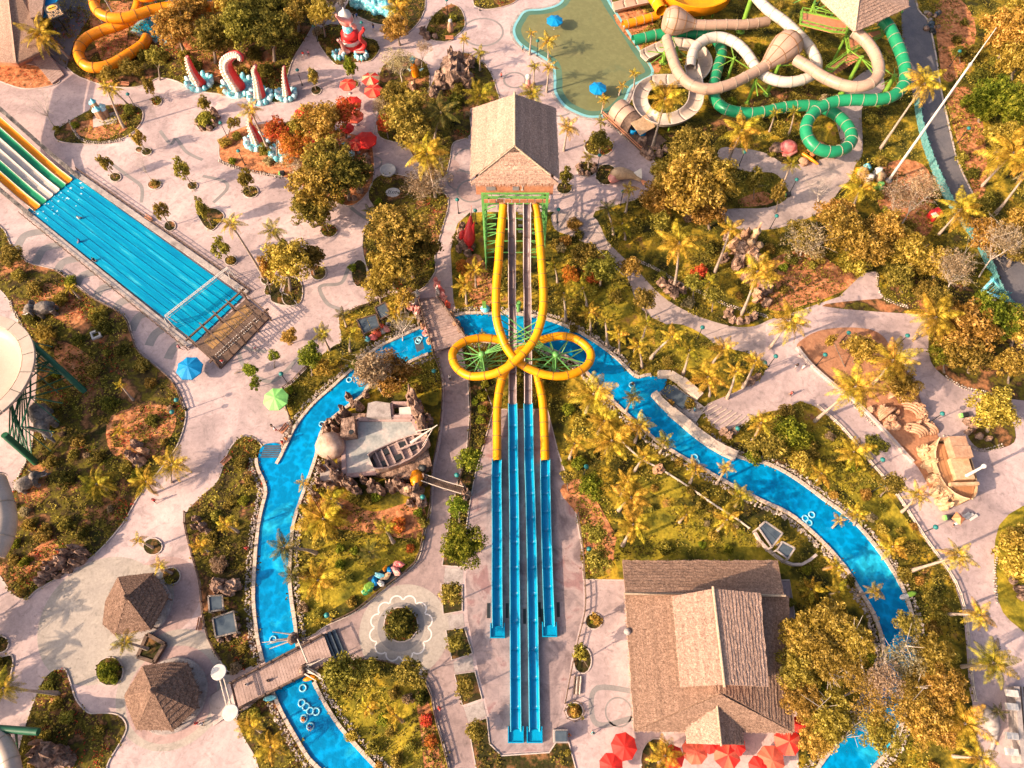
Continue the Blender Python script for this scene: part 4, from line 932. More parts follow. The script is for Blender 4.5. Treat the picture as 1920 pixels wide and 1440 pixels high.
mb=MB(); mb.box((cx+1.35,y0-.2,18.7),(.12,.1,1.0)); mb.box((cx+1.35,y0-.2,19.2),(.4,.1,.12)); mb.box((cx+1.35,y0-.2,18.2),(.4,.1,.12)); mb.build('lane_number',M['white2'],t)
for sx in (-1,1):
    mb=MB(); mb.box((cx+sx*6.6,y0+8,18.4),(.2,14,3)); mb.build('side_wall',M['woodred'],t)
for q in range(9):
    mb=MB(); mb.box((cx-5.2+q*1.3,y0+7.5,16.9),(1.26,15,.16)); mb.build('deck_board',M['wood'],t)
mb=MB()
for z,y in ((17.0,81.3),(17.9,81.3),(15.6,81.0)): mb.bar((cx-5.6,y,z),(cx+6.0,y,z),.22)
for q in range(9): mb.bar((cx-5.4+q*1.4,81.3,17),(cx-5.4+q*1.4,81.3,17.9),.1)
mb.build('front_railing',M['steel'],t)
mb=MB()
for q in range(9): mb.box((cx-5.2+q*1.35,81.1,16.2),(1.2,.2,.8))
mb.build('front_panel',M['woodred'],t)
legs=[(cx-5.5,79.8),(cx+5.6,79.8),(cx-5.5,86),(cx+5.6,86),(cx-5.5,94),(cx+5.6,94)]
for x,y in legs:
    mb=MB(); mb.bar((x,y,0),(x,y,17.2 if y>80 else 19.6),.42); mb.build('leg',M['steel'],t)
for (a,b) in ((0,2),(1,3),(2,4),(3,5),(4,5)):
    A=Vector((*legs[a],0)); B=Vector((*legs[b],0))
    for z in (2,5,8,11,14):
        mb=MB(); mb.bar(A+Vector((0,0,z)),B+Vector((0,0,z)),.18); mb.bar(A+Vector((0,0,z)),B+Vector((0,0,z+3)),.14); mb.build('cross_brace',M['steel'],t)
for sx in (-1,1):
    x0=cx+.05+sx*5.55; xi=cx+sx*3.3
    for z in (1.5,4,6.5,9,11.5,14):
        mb=MB(); mb.bar((x0,79.8,z),(xi,79.8,z+.2),.16); mb.bar((x0,79.8,z+1.2),(xi,79.8,z+2.4),.14); mb.bar((x0,79.8,z),(x0,77.6,max(0,z-1.5)),.12); mb.build('truss_bar',M['steel'],t)
for z in (3,6.5,10,13):
    mb=MB(); mb.bar((cx-5.5,79.9,z),(cx+5.6,79.9,z),.14); mb.build('cross_brace',M['steel'],t)
for q in range(26):   # stair flights inside the tower
    z=.4+q*.62; fl=(q//6)%2; y=87+(q%6)*1.0 if fl==0 else 92-(q%6)*1.0
    mb=MB(); mb.box((cx+(-2 if fl else 2),y,z),(2.4,.5,.12)); mb.build('stair_tread',M['concrete'],t)
# ---- the big thatched restaurant
t=thing('thatched_hall','large thatched hall with a raised second roof and a small front gable by red parasols','building',G(1330,1250))
zE=4.4; zM=8.2; zU=11.2; zUe=9.0
c_nw=G(1167,1052,zE); c_ne=G(1458,1052,zE); c_n1=G(1173,1113,6.6); c_n2=G(1470,1117,6.6)
c_sw=G(1190,1370,zE); c_se=G(1488,1373,zE); c_w=G(1172,1160,zE)
ur0=G(1337,1104,zU); ur1=G(1358,1284,zU); ul0=G(1262,1118,zUe); ul1=G(1277,1288,zUe); ue0=G(1425,1112,zUe); ue1=G(1440,1288,zUe)
mr0=G(1330,1116,zM); mr1=G(1350,1300,zM)
fr1=G(1352,1396,7.0); fl1=G(1288,1394,4.6); fe1=G(1394,1397,4.6); 
rw=Vector((c_w.x,0,0)).x
# north wing
thatch_courses(t,[c_ne,c_nw,c_n1,c_n2],11,M['thatchd'],th=.14)
mb=MB(); slab(mb,[c_nw,c_ne,c_n2,c_n1],.35)
# main west and east slopes, south slope
w0=Vector((c_nw.x+.1,c_n1.y,zE)); e0=Vector((c_ne.x+.7,c_n1.y,zE))
slab(mb,[w0,c_sw,mr1,mr0],.35); slab(mb,[e0,mr0,mr1,c_se],.35); slab(mb,[c_sw,c_se,mr1],.35)
slab(mb,[w0,c_n1,mr0],.3); slab(mb,[e0,c_n2,mr0],.3)
mb.build('roof',M['thatchd'],t)
thatch_courses(t,[w0,c_sw,mr1+Vector((-.4,0,0)),mr0+Vector((-.4,0,0))],22,M['thatchd'],th=.14)
thatch_courses(t,[c_se,e0,mr0+Vector((.4,0,0)),mr1+Vector((.4,0,0))],22,M['thatchd'],th=.14)
thatch_courses(t,[c_sw,c_se,mr1+Vector((.3,-.2,0)),mr1+Vector((-.3,-.2,0))],16,M['thatchd'],th=.14)
mb=MB(); slab(mb,[ul0,ul1,ur1,ur0],.4); slab(mb,[ue0,ur0,ur1,ue1],.4); 
mb.build('upper_roof',M['thatch'],t)
thatch_courses(t,[ul0,ul1,ur1,ur0],14,M['thatch'],th=.13); thatch_courses(t,[ue1,ue0,ur0,ur1],14,M['thatch'],th=.13)
mb=MB()
for a,b,r_ in ((ul0,ur0,ue0),(ul1,ur1,ue1)):
    off=Vector((0,-.3 if a is ul0 else .3,0))
    mb.add([a+off,b+off,r_+off,a+off-Vector((0,0,1.6)),r_+off-Vector((0,0,1.6))],[(0,1,2,4,3)])
mb.build('gable_wall',M['woodred'],t)
mb=MB(); mb.box(((ul0.x+ul1.x)/2+.5,(ul0.y+ul1.y)/2,zUe-.9),(.2,abs(ul0.y-ul1.y)-.6,1.6)); mb.box(((ue0.x+ue1.x)/2-.5,(ul0.y+ul1.y)/2,zUe-.9),(.2,abs(ul0.y-ul1.y)-.6,1.6)); mb.build('clerestory_wall',M['wood'],t)
mb=MB(); mb.tube([ur0+Vector((0,.3,.12)),ur1+Vector((0,-.3,.12))],.2,8); mb.build('ridge_cap',M['ridge'],t)
mb=MB(); mb.tube([c_n1+Vector((-.2,0,.1)),c_n2+Vector((.2,0,.1))],.18,8); mb.build('ridge_cap',M['ridge'],t)
fr0=Vector((fr1.x+.1,mr1.y-.6,7.0)); gl0=Vector((fl1.x,mr1.y-3.2,4.9)); ge0=Vector((fe1.x,mr1.y-3.2,4.9))
mb=MB(); slab(mb,[gl0,fl1,fr1,fr0],.35); slab(mb,[ge0,fr0,fr1,fe1],.35); mb.build('porch_roof',M['thatch'],t)
thatch_courses(t,[gl0,fl1,fr1,fr0],6,M['thatch'],th=.13); thatch_courses(t,[fe1,ge0,fr0,fr1],6,M['thatchd'],th=.13)  # right slope in darker straw, its shade put into the colour
mb=MB(); mb.tube([fr0+Vector((0,.2,.1)),fr1+Vector((0,-.2,.1))],.16,8); mb.build('ridge_cap',M['ridge'],t)
x0,x1=c_sw.x+1.2,c_se.x-1.2; ya,yb=c_sw.y+1.2,c_nw.y-1.2
mb=MB(); 
for a,b in (((x0,ya),(x1,ya)),((x1,ya),(x1,yb)),((x1,yb),(x0,yb)),((x0,yb),(x0,ya))): mb.bar((*a,2.0),(*b,2.0),.3,4.0)
mb.build('wall',M['concrete'],t)
mb=MB(); strands(mb,c_sw,w0,Vector((-.8,0,-.5)),200,.4); strands(mb,c_sw,c_se,Vector((0,-.8,-.5)),160,.4); strands(mb,c_nw,c_ne,Vector((0,.8,-.5)),120,.4); strands(mb,ul0,ul1,Vector((-.8,0,-.4)),120,.3); strands(mb,ur0,ur1,Vector((.8,0,-.2)),160,.4); stuff('straw_fringe',mb,M['thatch'],t)
mb=MB(); v=G(1177,1184,4.8); mb.rev([(.0,.25),(.45,.15),(.55,-.4)],10,v); mb.build('roof_vent',M['concrete'],t)
# ---- octagonal huts
def hut(label,outline,apex,he,ha,cen,r1,r2):
    t=thing('thatched_hut',label,'hut',G(*cen)); pts=[G(x,y,he) for x,y in outline]; ap=G(*apex,ha); n=len(pts)
    c=sum((p for p in pts),Vector())/n
    for i in range(n):
        a,b=pts[i],pts[(i+1)%n]; mb=MB(); slab(mb,[a,b,ap],.3); p=mb.build('roof_panel',M['thatchh'],t)
        for r_ in range(7):
            f0=r_/7; f1=min(1,(r_+1.2)/7); nn=(b-a).cross(ap-a).normalized(); nn=nn if nn.z>0 else -nn
            q=[a.lerp(ap,f0),b.lerp(ap,f0),b.lerp(ap,f1),a.lerp(ap,f1)]
            m2=MB(); m2.add([q[0]+nn*.15,q[1]+nn*.15,q[2]+nn*.02,q[3]+nn*.02,q[0],q[1]],[(0,1,2,3),(4,5,1,0)]); m2.build('thatch_course',M['thatchh'],p)
        mb=MB(); mb.tube([a+Vector((0,0,.08)),ap+Vector((0,0,.1))],.06,6); mb.build('hip_cap',M['thatchh'],t)
    mb=MB(); mb.rev([(.0,.9),(.35,.6),(.5,0)],10,ap); mb.build('finial',M['thatchh'],t)
    mb=MB(); 
    for i in range(n): strands(mb,pts[i],pts[(i+1)%n],(pts[i]-c).normalized()+Vector((0,0,-.6)),30,.4)
    stuff('straw_fringe',mb,M['thatchh'],t)
    b=Vector((c.x,c.y,0)); s=mpp(*cen)
    mb=MB(); mb.rev([(r1*s,0),(r1*s,.45),(r1*s-.2,.5),(0,.5)],40,b); mb.build('terrace',M['concrete'],t)
    mb=MB(); mb.rev([(r2*s,0),(r2*s,he-.3),(0,he-.3)],20,b); mb.build('wall',M['wood'],t)
    for i in range(n):
        p=pts[i].lerp(c,.12); mb=MB(); mb.bar((p.x,p.y,.4),(p.x,p.y,he),.2); mb.build('post',M['wood'],t)
hut('upper thatched polygonal hut on a round terrace in the west plaza',[(222,1083),(288,1075),(315,1118),(283,1180),(217,1190),(194,1170),(199,1128)],(238,1120),3.2,6.8,(268,1133),56,38)
hut('lower larger thatched polygonal hut beside the pair of white discs',[(268,1250),(320,1243),(352,1245),(372,1297),(366,1330),(325,1368),(257,1367),(240,1325),(235,1303)],(287,1295),3.2,7.2,(322,1297),66,44)
# raised bed between the huts
t=thing('corner_planter','angular timber raised planter between the two huts','planter',G(285,1210))
q=[G(*p,0) for p in ((280,1190),(312,1208),(292,1242),(262,1232))]; mb=MB()
for a,b in zip(q,q[1:]+q[:1]): mb.bar(a+Vector((0,0,.4)),b+Vector((0,0,.4)),.5,.8)
mb.build('wall',M['wood'],t); mb=MB(); mb.prism([(p.x,p.y) for p in q],0,.6); mb.build('soil',M['darkbed'],t)
# ---- north-west corner building
t=thing('thatched_pavilion','long thatched roof and blue board filling the top left corner','building',G(20,60))
mb=MB(); slab(mb,[G(-110,-70,5),G(-60,112,5),G(30,116,5.4),G(8,-70,9)],.4); mb.build('roof',M['thatch'],t)
thatch_courses(t,[G(-110,-70,5),G(-60,112,5),G(30,118,5.2),G(8,-70,9)],8,M['thatch'],th=.14)
mb=MB(); slab(mb,[G(8,-70,9),G(31,118,5.2),G(84,93,5),G(62,40,6),G(45,-70,7)],.4); mb.build('roof',M['thatchd'],t)  # shaded right slope, darkened by the straw colour itself
mb=MB(); slab(mb,[G(46,-70,7.4),G(57,34,6.4),G(78,28,6.0),G(92,-70,6.4)],.5); mb.build('upper_roof',M['thatch'],t)
mb=MB(); slab(mb,[G(83,-15,5),G(78,30,5),G(83,32,5),G(120,-15,5)],.2); mb.build('blue_board',M['blue'],t)
mb=MB(); mb.bar(G(-80,100,2.4),G(25,108,2.4),.3,4.8); mb.bar(G(25,108,2.4),G(70,85,2.4),.3,4.8); mb.build('wall',M['woodred'],t)
mb=MB(); w=[G(*p,0) for p in ((88,30),(130,-20),(185,-20),(170,30),(140,80),(125,130),(95,105),(60,100))]; mb.prism([(p.x,p.y) for p in w],0,.26); o=mb.build('yard_shade_patch',M['asphalt'],None); o['kind']='structure'  # dark sheet painting the shadow beside the corner building
t=thing('deck','worn timber deck leading from the plaza to the thatched corner building','deck',G(85,130))
a=G(58,108); b=G(100,160); cc=G(122,143); dd=G(85,92)
for q in range(16):
    p0=a.lerp(b,q/16); p1=dd.lerp(cc,q/16); p2=dd.lerp(cc,(q+.93)/16); p3=a.lerp(b,(q+.93)/16); mb=MB(); mb.prism([(v.x,v.y) for v in (p0,p1,p2,p3)],.12,.5+rnd.uniform(-.01,.02)); mb.build('plank',M['deck'],t)
# sign with a bun over two words
t=thing('burger_sign','dark sign board with a yellow bun emblem and the words BUN BUNS','sign',G(100,20,4.5),R(40))
sx=mpp(100,20,6)
Mt=Matrix.Translation(G(100,20,6)) @ Matrix.Rotation(R(33),4,'Z')
def put(mb,fn):
    tmp=MB(); fn(tmp); mb.add([Mt@Vector(v) for v in tmp.v],tmp.f)
mb=MB(); put(mb,lambda m_: m_.box((0,0,-.15),(3.4,5.4,.2))); mb.build('board',M['dark'],t)
mb=MB(); put(mb,lambda m_: m_.rev([(0,.02),(1.25,.02),(1.25,-.05)],20,(0,1.1,0),sm=False)); mb.build('emblem_disc',M['creampaint'],t)
mb=MB(); put(mb,lambda m_: m_.prism([(.85*math.cos(a_/10*math.pi),1.25+.65*math.sin(a_/10*math.pi)) for a_ in range(11)],.03,.1)); put(mb,lambda m_: m_.box((0,.62,.06),(1.6,.3,.08))); mb.build('bun',glossy('sign_yellow',lin(.8,.45,.03),.5),t)
mb=MB(); put(mb,lambda m_: m_.box((0,1.0,.06),(1.7,.22,.08))); mb.build('filling',M['dark'],t)
def text(s,size,loc,rot,m,root,name='lettering',ext=.02):
    cu=bpy.data.curves.new(name,'FONT'); cu.body=s; cu.size=size; cu.align_x='CENTER'; cu.extrude=ext; cu.resolution_u=2; cu.offset=.02*size
    tmp=bpy.data.objects.new(name,cu); COL.objects.link(tmp); dg=bpy.context.evaluated_depsgraph_get(); me=bpy.data.meshes.new_from_object(tmp.evaluated_get(dg)); bpy.data.objects.remove(tmp)
    me.materials.clear(); me.materials.append(m); me.transform(rot); 
    o=bpy.data.objects.new(name,me); COL.objects.link(o); 
    if root is not None: me.transform(wmat(root).inverted()); o.parent=root
    return o
text('BUN',1.5,None,Mt@Matrix.Translation((0,-1.3,.02)),M['creampaint'],t); text('BUNS',1.3,None,Mt@Matrix.Translation((0,-2.4,.02)),M['creampaint'],t)
mb=MB(); p=G(100,20,0); mb.tube([G(100,20,5.8)-Vector((0,0,5.8)),G(100,20,5.8)],.15,8); mb.build('post',M['dark'],t)
# ---- north-east thatched tower
t=thing('thatched_tower','orange thatched slide tower cut off by the top edge near the road','slide tower',G(1610,60))
mb=MB(); slab(mb,[G(1500,-60,15),G(1542,0,15.4),G(1603,58,15),G(1611,-5,18.6),G(1612,-90,18.6)],.4); slab(mb,[G(1603,58,15),G(1704,11,15),G(1700,-90,15),G(1612,-90,18.6),G(1611,-5,18.6)],.4); mb.build('roof',M['thatch'],t)
thatch_courses(t,[G(1603,60,15),G(1706,12,15),G(1611,-5,18.7),G(1610.5,-4,18.7)],9,M['thatch'],th=.14)
mb=MB(); strands(mb,G(1603,58,15),G(1704,11,15),Vector((.1,-.8,-.5)),150,.5); strands(mb,G(1603,58,15),G(1542,0,15),Vector((-.6,-.5,-.5)),120,.4); stuff('straw_fringe',mb,M['thatch'],t)
mb=MB(); mb.tube([G(1603,58,15.1),G(1611,-5,18.8)],.2,8); mb.build('hip_cap',M['ridge'],t)
for k_,q in enumerate(([(1502,22),(1590,40),(1585,62),(1560,60),(1500,45)],[(1585,70),(1650,55),(1655,68),(1590,100)],[(1590,100),(1608,94),(1560,135),(1545,132)])):
    mb=MB(); w=[G(x,y,12.4-3*k_) for x,y in q]; mb.prism([(p.x,p.y) for p in w],12.1-3*k_,12.4-3*k_); mb.build('platform',M['woodred'],t)
    mb=MB()
    for a,b in zip(w,w[1:]+w[:1]): mb.bar(a+Vector((0,0,1)),b+Vector((0,0,1)),.14); mb.bar(a+Vector((0,0,.1)),b+Vector((0,0,.1)),.3)
    for a,b in zip(w,w[1:]+w[:1]):
        for q_ in range(4): p=a.lerp(b,q_/4); mb.bar(p,p+Vector((0,0,1)),.1)
    mb.build('railing',M['lime'],t)
for (x,y) in ((1545,60),(1600,85),(1650,60),(1690,25),(1560,20),(1510,45)):
    b=G(x,y,0); mb=MB(); mb.bar(b,b+Vector((0,0,12)),.3); mb.build('leg',M['steel'],t)
    mb=MB(); mb.bar(b+Vector((0,0,4)),b+Vector((4,2,8)),.15); mb.bar(b+Vector((0,0,8)),b+Vector((-4,2,4)),.15); mb.build('brace',M['steel'],t)
for q in range(14):
    p=G(1608-q*4.6,103+q*3.0,9-q*.6); mb=MB(); mb.box((p.x,p.y,p.z),(.5,2.2,.12),R(50)); mb.build('stair_tread',M['woodred'],t)
# ---- bridges
def bridge(label,poly,z,lab2=None,nplank=26,m='deck'):
    t=thing('footbridge',label,'bridge',G(*poly[0])); A,B,C_,D=[G(x,y,z) for x,y in poly]   # A->B one long side, D->C the other
    for q in range(nplank):
        a=A.lerp(B,q/nplank); b=A.lerp(B,(q+.94)/nplank); c=D.lerp(C_,(q+.94)/nplank); d=D.lerp(C_,q/nplank)
        mb=MB(); mb.prism([(v.x,v.y) for v in (a,b,c,d)],z-.3,z+rnd.uniform(-.015,.02)); mb.build('plank',M[m],t)
    for a,b in ((A,B),(D,C_)):
        mb=MB(); mb.tube([a+Vector((0,0,1.0)),b+Vector((0,0,1.0))],.16,8); mb.tube([a+Vector((0,0,.45)),b+Vector((0,0,.45))],.12,8); mb.build('log_rail',M['wood'],t)
        n_=max(3,int((b-a).length/2.0))
        for q in range(n_+1):
            p=a.lerp(b,q/n_); mb=MB(); mb.tube([p-Vector((0,0,.5)),p+Vector((0,0,1.25))],.17,7); mb.build('post',M['wood'],t)
    return t
bridge('plank bridge with timber railings crossing the river in the lower left',[(436,1281),(607,1191),(625,1239),(448,1330)],1.1,nplank=34)
t=bridge('boardwalk bridge with carved rails crossing the river in the middle left',[(786,566),(813,660),(876,640),(822,560)],1.0,nplank=20)
# ramps of the lower bridge
mb=MB()
for q in range(3): 
    a=[(607+q*8,1191-q*4),(613+q*8,1188-q*4),(632+q*8,1235-q*4),(625+q*8,1239-q*4)]
    w=[G(x,y) for x,y in a]; mb.prism([(p.x,p.y) for p in w],0,.9-.28*q,)
o=struct('bridge_steps',mb,M['slate'])
w=[G(x,y) for x,y in ((436,1281),(448,1330),(400,1362),(390,1308))]; mb=MB(); A,B,C_,D=w
mb.add([(A.x,A.y,1.05),(B.x,B.y,1.05),(C_.x,C_.y,.04),(D.x,D.y,.04),(A.x,A.y,0),(B.x,B.y,0)],[(0,1,2,3),(0,4,5,1),(0,3,4),(1,5,2)]); struct('bridge_ramp',mb,M['path'])
# gateway with two white discs
for (x,y,h),lab in (((410,1260,3.6),'upper white round disc of the bridge gateway'),((432,1336,3.6),'lower white round disc of the bridge gateway')):
    c=G(x,y,h); t=thing('gate_disc',lab,'gate ornament',(c.x,c.y,0)); mb=MB(); mb.rev([(0,.12),(1.05,.1),(1.12,0),(1.05,-.12),(0,-.14)],24,c,sm=False); mb.build('disc',M['white2'],t)
    mb=MB(); mb.tube([(c.x,c.y,0),(c.x,c.y,h-.1)],.2,8); mb.build('post',M['wood'],t)
t=thing('gate_beam','twin pale poles joining the two white discs above the bridge end','gate beam',G(418,1300)); 
for dx in (0,8):
    mb=MB(); mb.tube([G(412+dx,1272,3.3),G(426+dx,1325,3.3)],.12,8); mb.build('pole',M['pale'],t)
for (x,y),(x2,y2),lab in (((556,1199),(546,1196),'leaning bundle of pale driftwood poles at the upper rail of the lower bridge'),((578,1257),(570,1255),'leaning bundle of driftwood poles at the lower rail of the lower bridge')):
    b=G(x,y,0); t=thing('driftwood_gatepost',lab,'gatepost',b); 
    mb=MB(); mb.blob(b+Vector((0,0,1.5)),(.9,.8,1.5),3,.3); mb.build('rock_base',M['rock'],t)
    for q in range(6):
        mb=MB(); a=b+Vector((rnd.uniform(-.5,.5),rnd.uniform(-.5,.5),2.2)); mb.tube([a,a+Vector(((-3.2 if y<1230 else 3.0)+rnd.uniform(-1,1),(rnd.uniform(-1.3,.3) if y<1230 else rnd.uniform(-2,2.5)),rnd.uniform(.2,1.6)))],[.14,.05],6); mb.build('driftwood_pole',M['pale'],t)
t=thing('gate_crossbar','long pale pole spanning the lower bridge between the driftwood posts','gate beam',G(565,1230)); mb=MB(); mb.tube([G(558,1198,4),G(577,1243,4)],.1,8); mb.build('pole',M['pale'],t)
# rocks painted like coral at the boardwalk bridge ends
def rocks(label,cat,cen,items,m='rock',name='rock_group',partname='rock',extra=None):
    t=thing(name,label,cat,G(*cen))
    for i,it in enumerate(items):
        x,y,rx,rz=it[:4]; b=G(x,y); s=mpp(x,y); mb=MB()
        mm=M[it[4]] if len(it)>4 else M[m]
        mb.blob(b+Vector((0,0,rz*.35)),(rx*s,rx*s*rnd.uniform(.75,1.1),rz),rnd.random()*50,.36,11,8,f=1.9,flatbot=-.02,sm=False); mb.build(partname,mm,t)
    return t
rocks('pink and white coral rocks along the left rail of the boardwalk bridge','rocks',(778,580),[(766,560,6,1.6,'cyanpale'),(775,568,7,1.8,'white2'),(770,580,6,1.5,'pink'),(783,585,6,1.4,'pink'),(788,600,6,1.3,'rock'),(795,615,6,1.2,'sculpt'),(800,628,7,1.4,'pink'),(806,643,6,1.2,'sculpt'),(783,556,5,1.5,'white2')])
rocks('pink coral rocks and carved figure along the right rail of the boardwalk bridge','rocks',(830,560),[(820,540,6,2.6,'pink'),(826,550,7,2.0,'shellpink'),(832,563,7,1.6,'pink'),(840,575,5,1.4,'redpale'),(846,592,6,1.2,'sculpt'),(856,612,7,1.5,'sculpt'),(864,625,7,1.3,'rock'),(822,555,4,2.4,'white2')])
# ---- island splash deck
t=thing('splash_terrace','grey splash terrace with pink edge on the rocky island','splash pad',G(715,840))
w=gp([(664,783),(775,783),(800,830),(812,880),(770,905),(700,895),(638,892),(636,820),(664,812)],0,False); mb=MB(); mb.prism([(p.x,p.y) for p in w],0,1.9); mb.build('base',M['rock'],t)
w=[G(x,y,2) for x,y in [(670,787),(772,787),(785,812),(760,850),(705,884),(645,890),(643,850),(645,820),(668,812)]]; mb=MB(); mb.prism([(p.x,p.y) for p in w],1.8,2.0)
mb.build('basin',mat('basin_floor',[lin(.26,.27,.26),lin(.36,.36,.34),lin(.50,.43,.39)],scale=.35,rough=.3,fine=.15,bscale=2,detail=8,pos=[.38,.5,.62]),t)
ws=[G(x,y,2.3) for x,y in [(645,892),(705,886),(762,852),(787,812),(773,786),(669,786),(666,812),(643,820)]]
for a,b in zip(ws,ws[1:]+ws[:1]):
    mb=MB(); mb.bar(a-Vector((0,0,.25)),b-Vector((0,0,.25)),.7,.5); mb.build('edge_wall',M['inlay_pink'],t)
w=[G(x,y,3.4) for x,y in [(690,756),(705,752),(731,756),(733,782),(687,782)]]; mb=MB(); mb.prism([(p.x,p.y) for p in w],0,3.4); mb.build('flat_roof',M['concrete'],t)
for a,b,c_,d in ((735,757,774,782),):
    w=[G(x,y,2.6) for x,y in ((a,b),(c_,b),(c_,d),(a,d))]
    for p,q in zip(w,w[1:]+w[:1]): mb=MB(); mb.bar(p-Vector((0,0,.5)),q-Vector((0,0,.5)),.4,2); mb.build('parapet',M['inlay_pink'],t)
mb=MB(); p=G(762,772,2.6); mb.box(p,(2.4,1.6,.5),.1); mb.build('crate',M['white2'],t)
mb=MB(); w=[G(x,y,4.4) for x,y in ((640,785),(664,780),(666,813),(638,817))]; mb.prism([(p.x,p.y) for p in w],1.5,4.4); mb.build('stone_block',M['rock'],t)
mb=MB(); p=G(658,810,4.45); mb.rev([(0,.02),(.42,.02),(.42,-.1)],10,p,sm=False); mb.build('spout_hole',M['dark'],t)
w=[G(x,y,2.4) for x,y in ((600,872),(625,868),(640,890),(628,905),(600,900))]; mb=MB(); mb.prism([(p.x,p.y) for p in w],.1,2.4); mb.build('rear_terrace',M['concrete'],t)
items=[(650,782,9,3.2),(642,795,10,2.8),(622,800,9,2.4),(616,812,9,2.6),(632,812,8,2.6),(676,768,8,2.6),(665,762,7,2.2),(688,745,6,1.8),(655,748,6,1.6),(780,768,13,5),(788,785,12,5.5),(794,805,11,4.2),(776,758,9,4.4),(805,795,9,3),(630,885,9,4.6),(640,905,11,3.8),(622,915,10,2.8),(604,910,9,2.4),(658,912,11,3.4),(672,925,9,2.4),(597,935,8,2),(702,918,11,3.2),(718,925,9,3),(735,918,10,3.2),(752,915,10,3.4),(768,925,11,3.2),(785,928,12,3.2),(792,945,10,2.4),(800,905,8,3),(770,945,8,1.6),(685,905,8,2.6),(606,885,7,2.5),(612,890,6,3.5)]
rocks('brown artificial rocks ringing the grey splash terrace on the island','rocks',(700,900),items)
t=thing('dome_boulder','huge smooth domed boulder at the left side of the splash terrace','boulder',G(622,845)); mb=MB(); b=G(626,846,0); mb.blob(b+Vector((0,0,2.4)),(2.45,2.35,2.6),5,.06,20,14,f=1.2,flatbot=0); mb.build('boulder',M['dome'],t)
# pirate wreck
def ship(label,a,b,z0,width,length_scale,mh,md,mr,name,cat,deckz=2.2,masts=()):
    A=G(*a); B=G(*b); L=(B-A).length; d=(B-A)/L; s=Vector((-d.y,d.x,0)); t=thing(name,label,cat,A)
    st=[0,.05,.2,.4,.6,.75,.88,.96,1.0]; wd=[.62,.75,.92,1,.97,.85,.6,.32,.06]; sh=[1.5,1.3,.6,.2,.15,.3,.7,1.1,1.5]
    rows=[]
    for q,w_,h_ in zip(st,wd,sh):
        c=A+d*L*q; hw=width/2*w_; top=deckz+h_
        rows.append([c-s*hw+Vector((0,0,top)),c-s*hw*.92+Vector((0,0,deckz*.5)),c-s*hw*.45+Vector((0,0,z0)),c+s*hw*.45+Vector((0,0,z0)),c+s*hw*.92+Vector((0,0,deckz*.5)),c+s*hw+Vector((0,0,top))])
    mb=MB(); vs=[v for r_ in rows for v in r_]; mb.add(vs,[(i*6+j,(i+1)*6+j,(i+1)*6+j+1,i*6+j+1) for i in range(len(rows)-1) for j in range(5)],0,False); mb.add(rows[0],[(0,1,2,3,4,5)])
    mb.build('hull',mh,t)
    # deck planks
    for j in range(8):
        f0=-1+2*j/8; f1=-1+2*(j+.9)/8; vs=[]
        for q,w_ in zip(st[1:-1],wd[1:-1]):
            c=A+d*L*q+Vector((0,0,deckz)); hw=width/2*w_*.93; vs+=[c+s*hw*f0,c+s*hw*f1]
        mb=MB(); mb.add(vs,[(2*i,2*i+1,2*i+3,2*i+2) for i in range(len(vs)//2-1)]); mb.add([v-Vector((0,0,.12)) for v in vs],[(2*i,2*i+1,2*i+3,2*i+2) for i in range(len(vs)//2-1)]); mb.build('deck_plank',md,t)
    for j in (0,5):
        mb=MB(); mb.tube([r_[j] for r_ in rows],.13,6); mb.build('gunwale',mr,t)
    return t,A,d,s,L
t,A,d,s,L=ship('wrecked wooden pirate ship with bowsprit across the island rocks','x' and (706,884),(808,836),.3,4.0,1,M['dome'],M['deck'],M['deck'],'shipwreck','shipwreck',3.6)
for q in (.12,.22,.34,.5,.64,.78):
    mb=MB(); c=A+d*L*q; w_=2.3; mb.bar(c-s*w_*.72+Vector((0,0,3.9)),c+s*w_*.72+Vector((0,0,3.9)),.25,.4); mb.build('deck_beam',M['deck'],t)
for q,o_ in ((.17,-.8),(.3,.9),(.42,-.9),(.56,.8),(.7,-.4)):
    mb=MB(); c=A+d*L*q+s*o_; mb.box(c+Vector((0,0,3.8)),(1.3,.9,.4),math.atan2(d.y,d.x)); mb.build('hatch',M['dark'],t)
mb=MB(); mb.tube([A+d*L*.7+Vector((0,0,5)),A+d*L*1.2+Vector((0,0,7.2))],[.3,.08],8); mb.build('bowsprit',M['pale'],t)
for q in (-1,1):
    mb=MB(); mb.tube([A+d*L*.85+s*q*1.4+Vector((0,0,5.2)),A+d*L*1.12+Vector((0,0,6.8))],.07,6); mb.build('stay',M['pale'],t)
for q,l_ in ((.45,7),(.58,5)):
    mb=MB(); c=A+d*L*q+Vector((0,0,4.6)); mb.tube([c,c+d*l_*.6-s*.6+Vector((0,0,.6))],[.2,.1],7); mb.build('fallen_mast',M['deck'],t)
t=thing('figurehead','yellow and dark carved figure at the lower side of the shipwreck','statue',G(782,900)); b=G(782,898,3.2); mb=MB(); mb.blob(b,(1.2,1.8,1.0),9,.25); mb.build('body',M['orange'],t); mb=MB(); mb.blob(b+Vector((-1.4,-1.5,-.2)),(.8,.8,.9),11,.2); mb.build('head',M['creampaint'],t); mb=MB(); mb.blob(b+Vector((.9,1.8,.2)),(.7,.7,.7),12,.3); mb.build('crest',M['dark'],t)
t=thing('rope_bridge','narrow rope footbridge from the shipwreck rocks over the walkway','bridge',G(830,910)); A=G(793,898,3); B=G(868,922,3)
for q in range(22):
    a=A.lerp(B,q/22); mb=MB(); u=(B-A).normalized(); mb.bar(a-Vector((-u.y,u.x,0))*.55,a+Vector((-u.y,u.x,0))*.55,.42,.1); mb.build('plank',M['wood'],t)
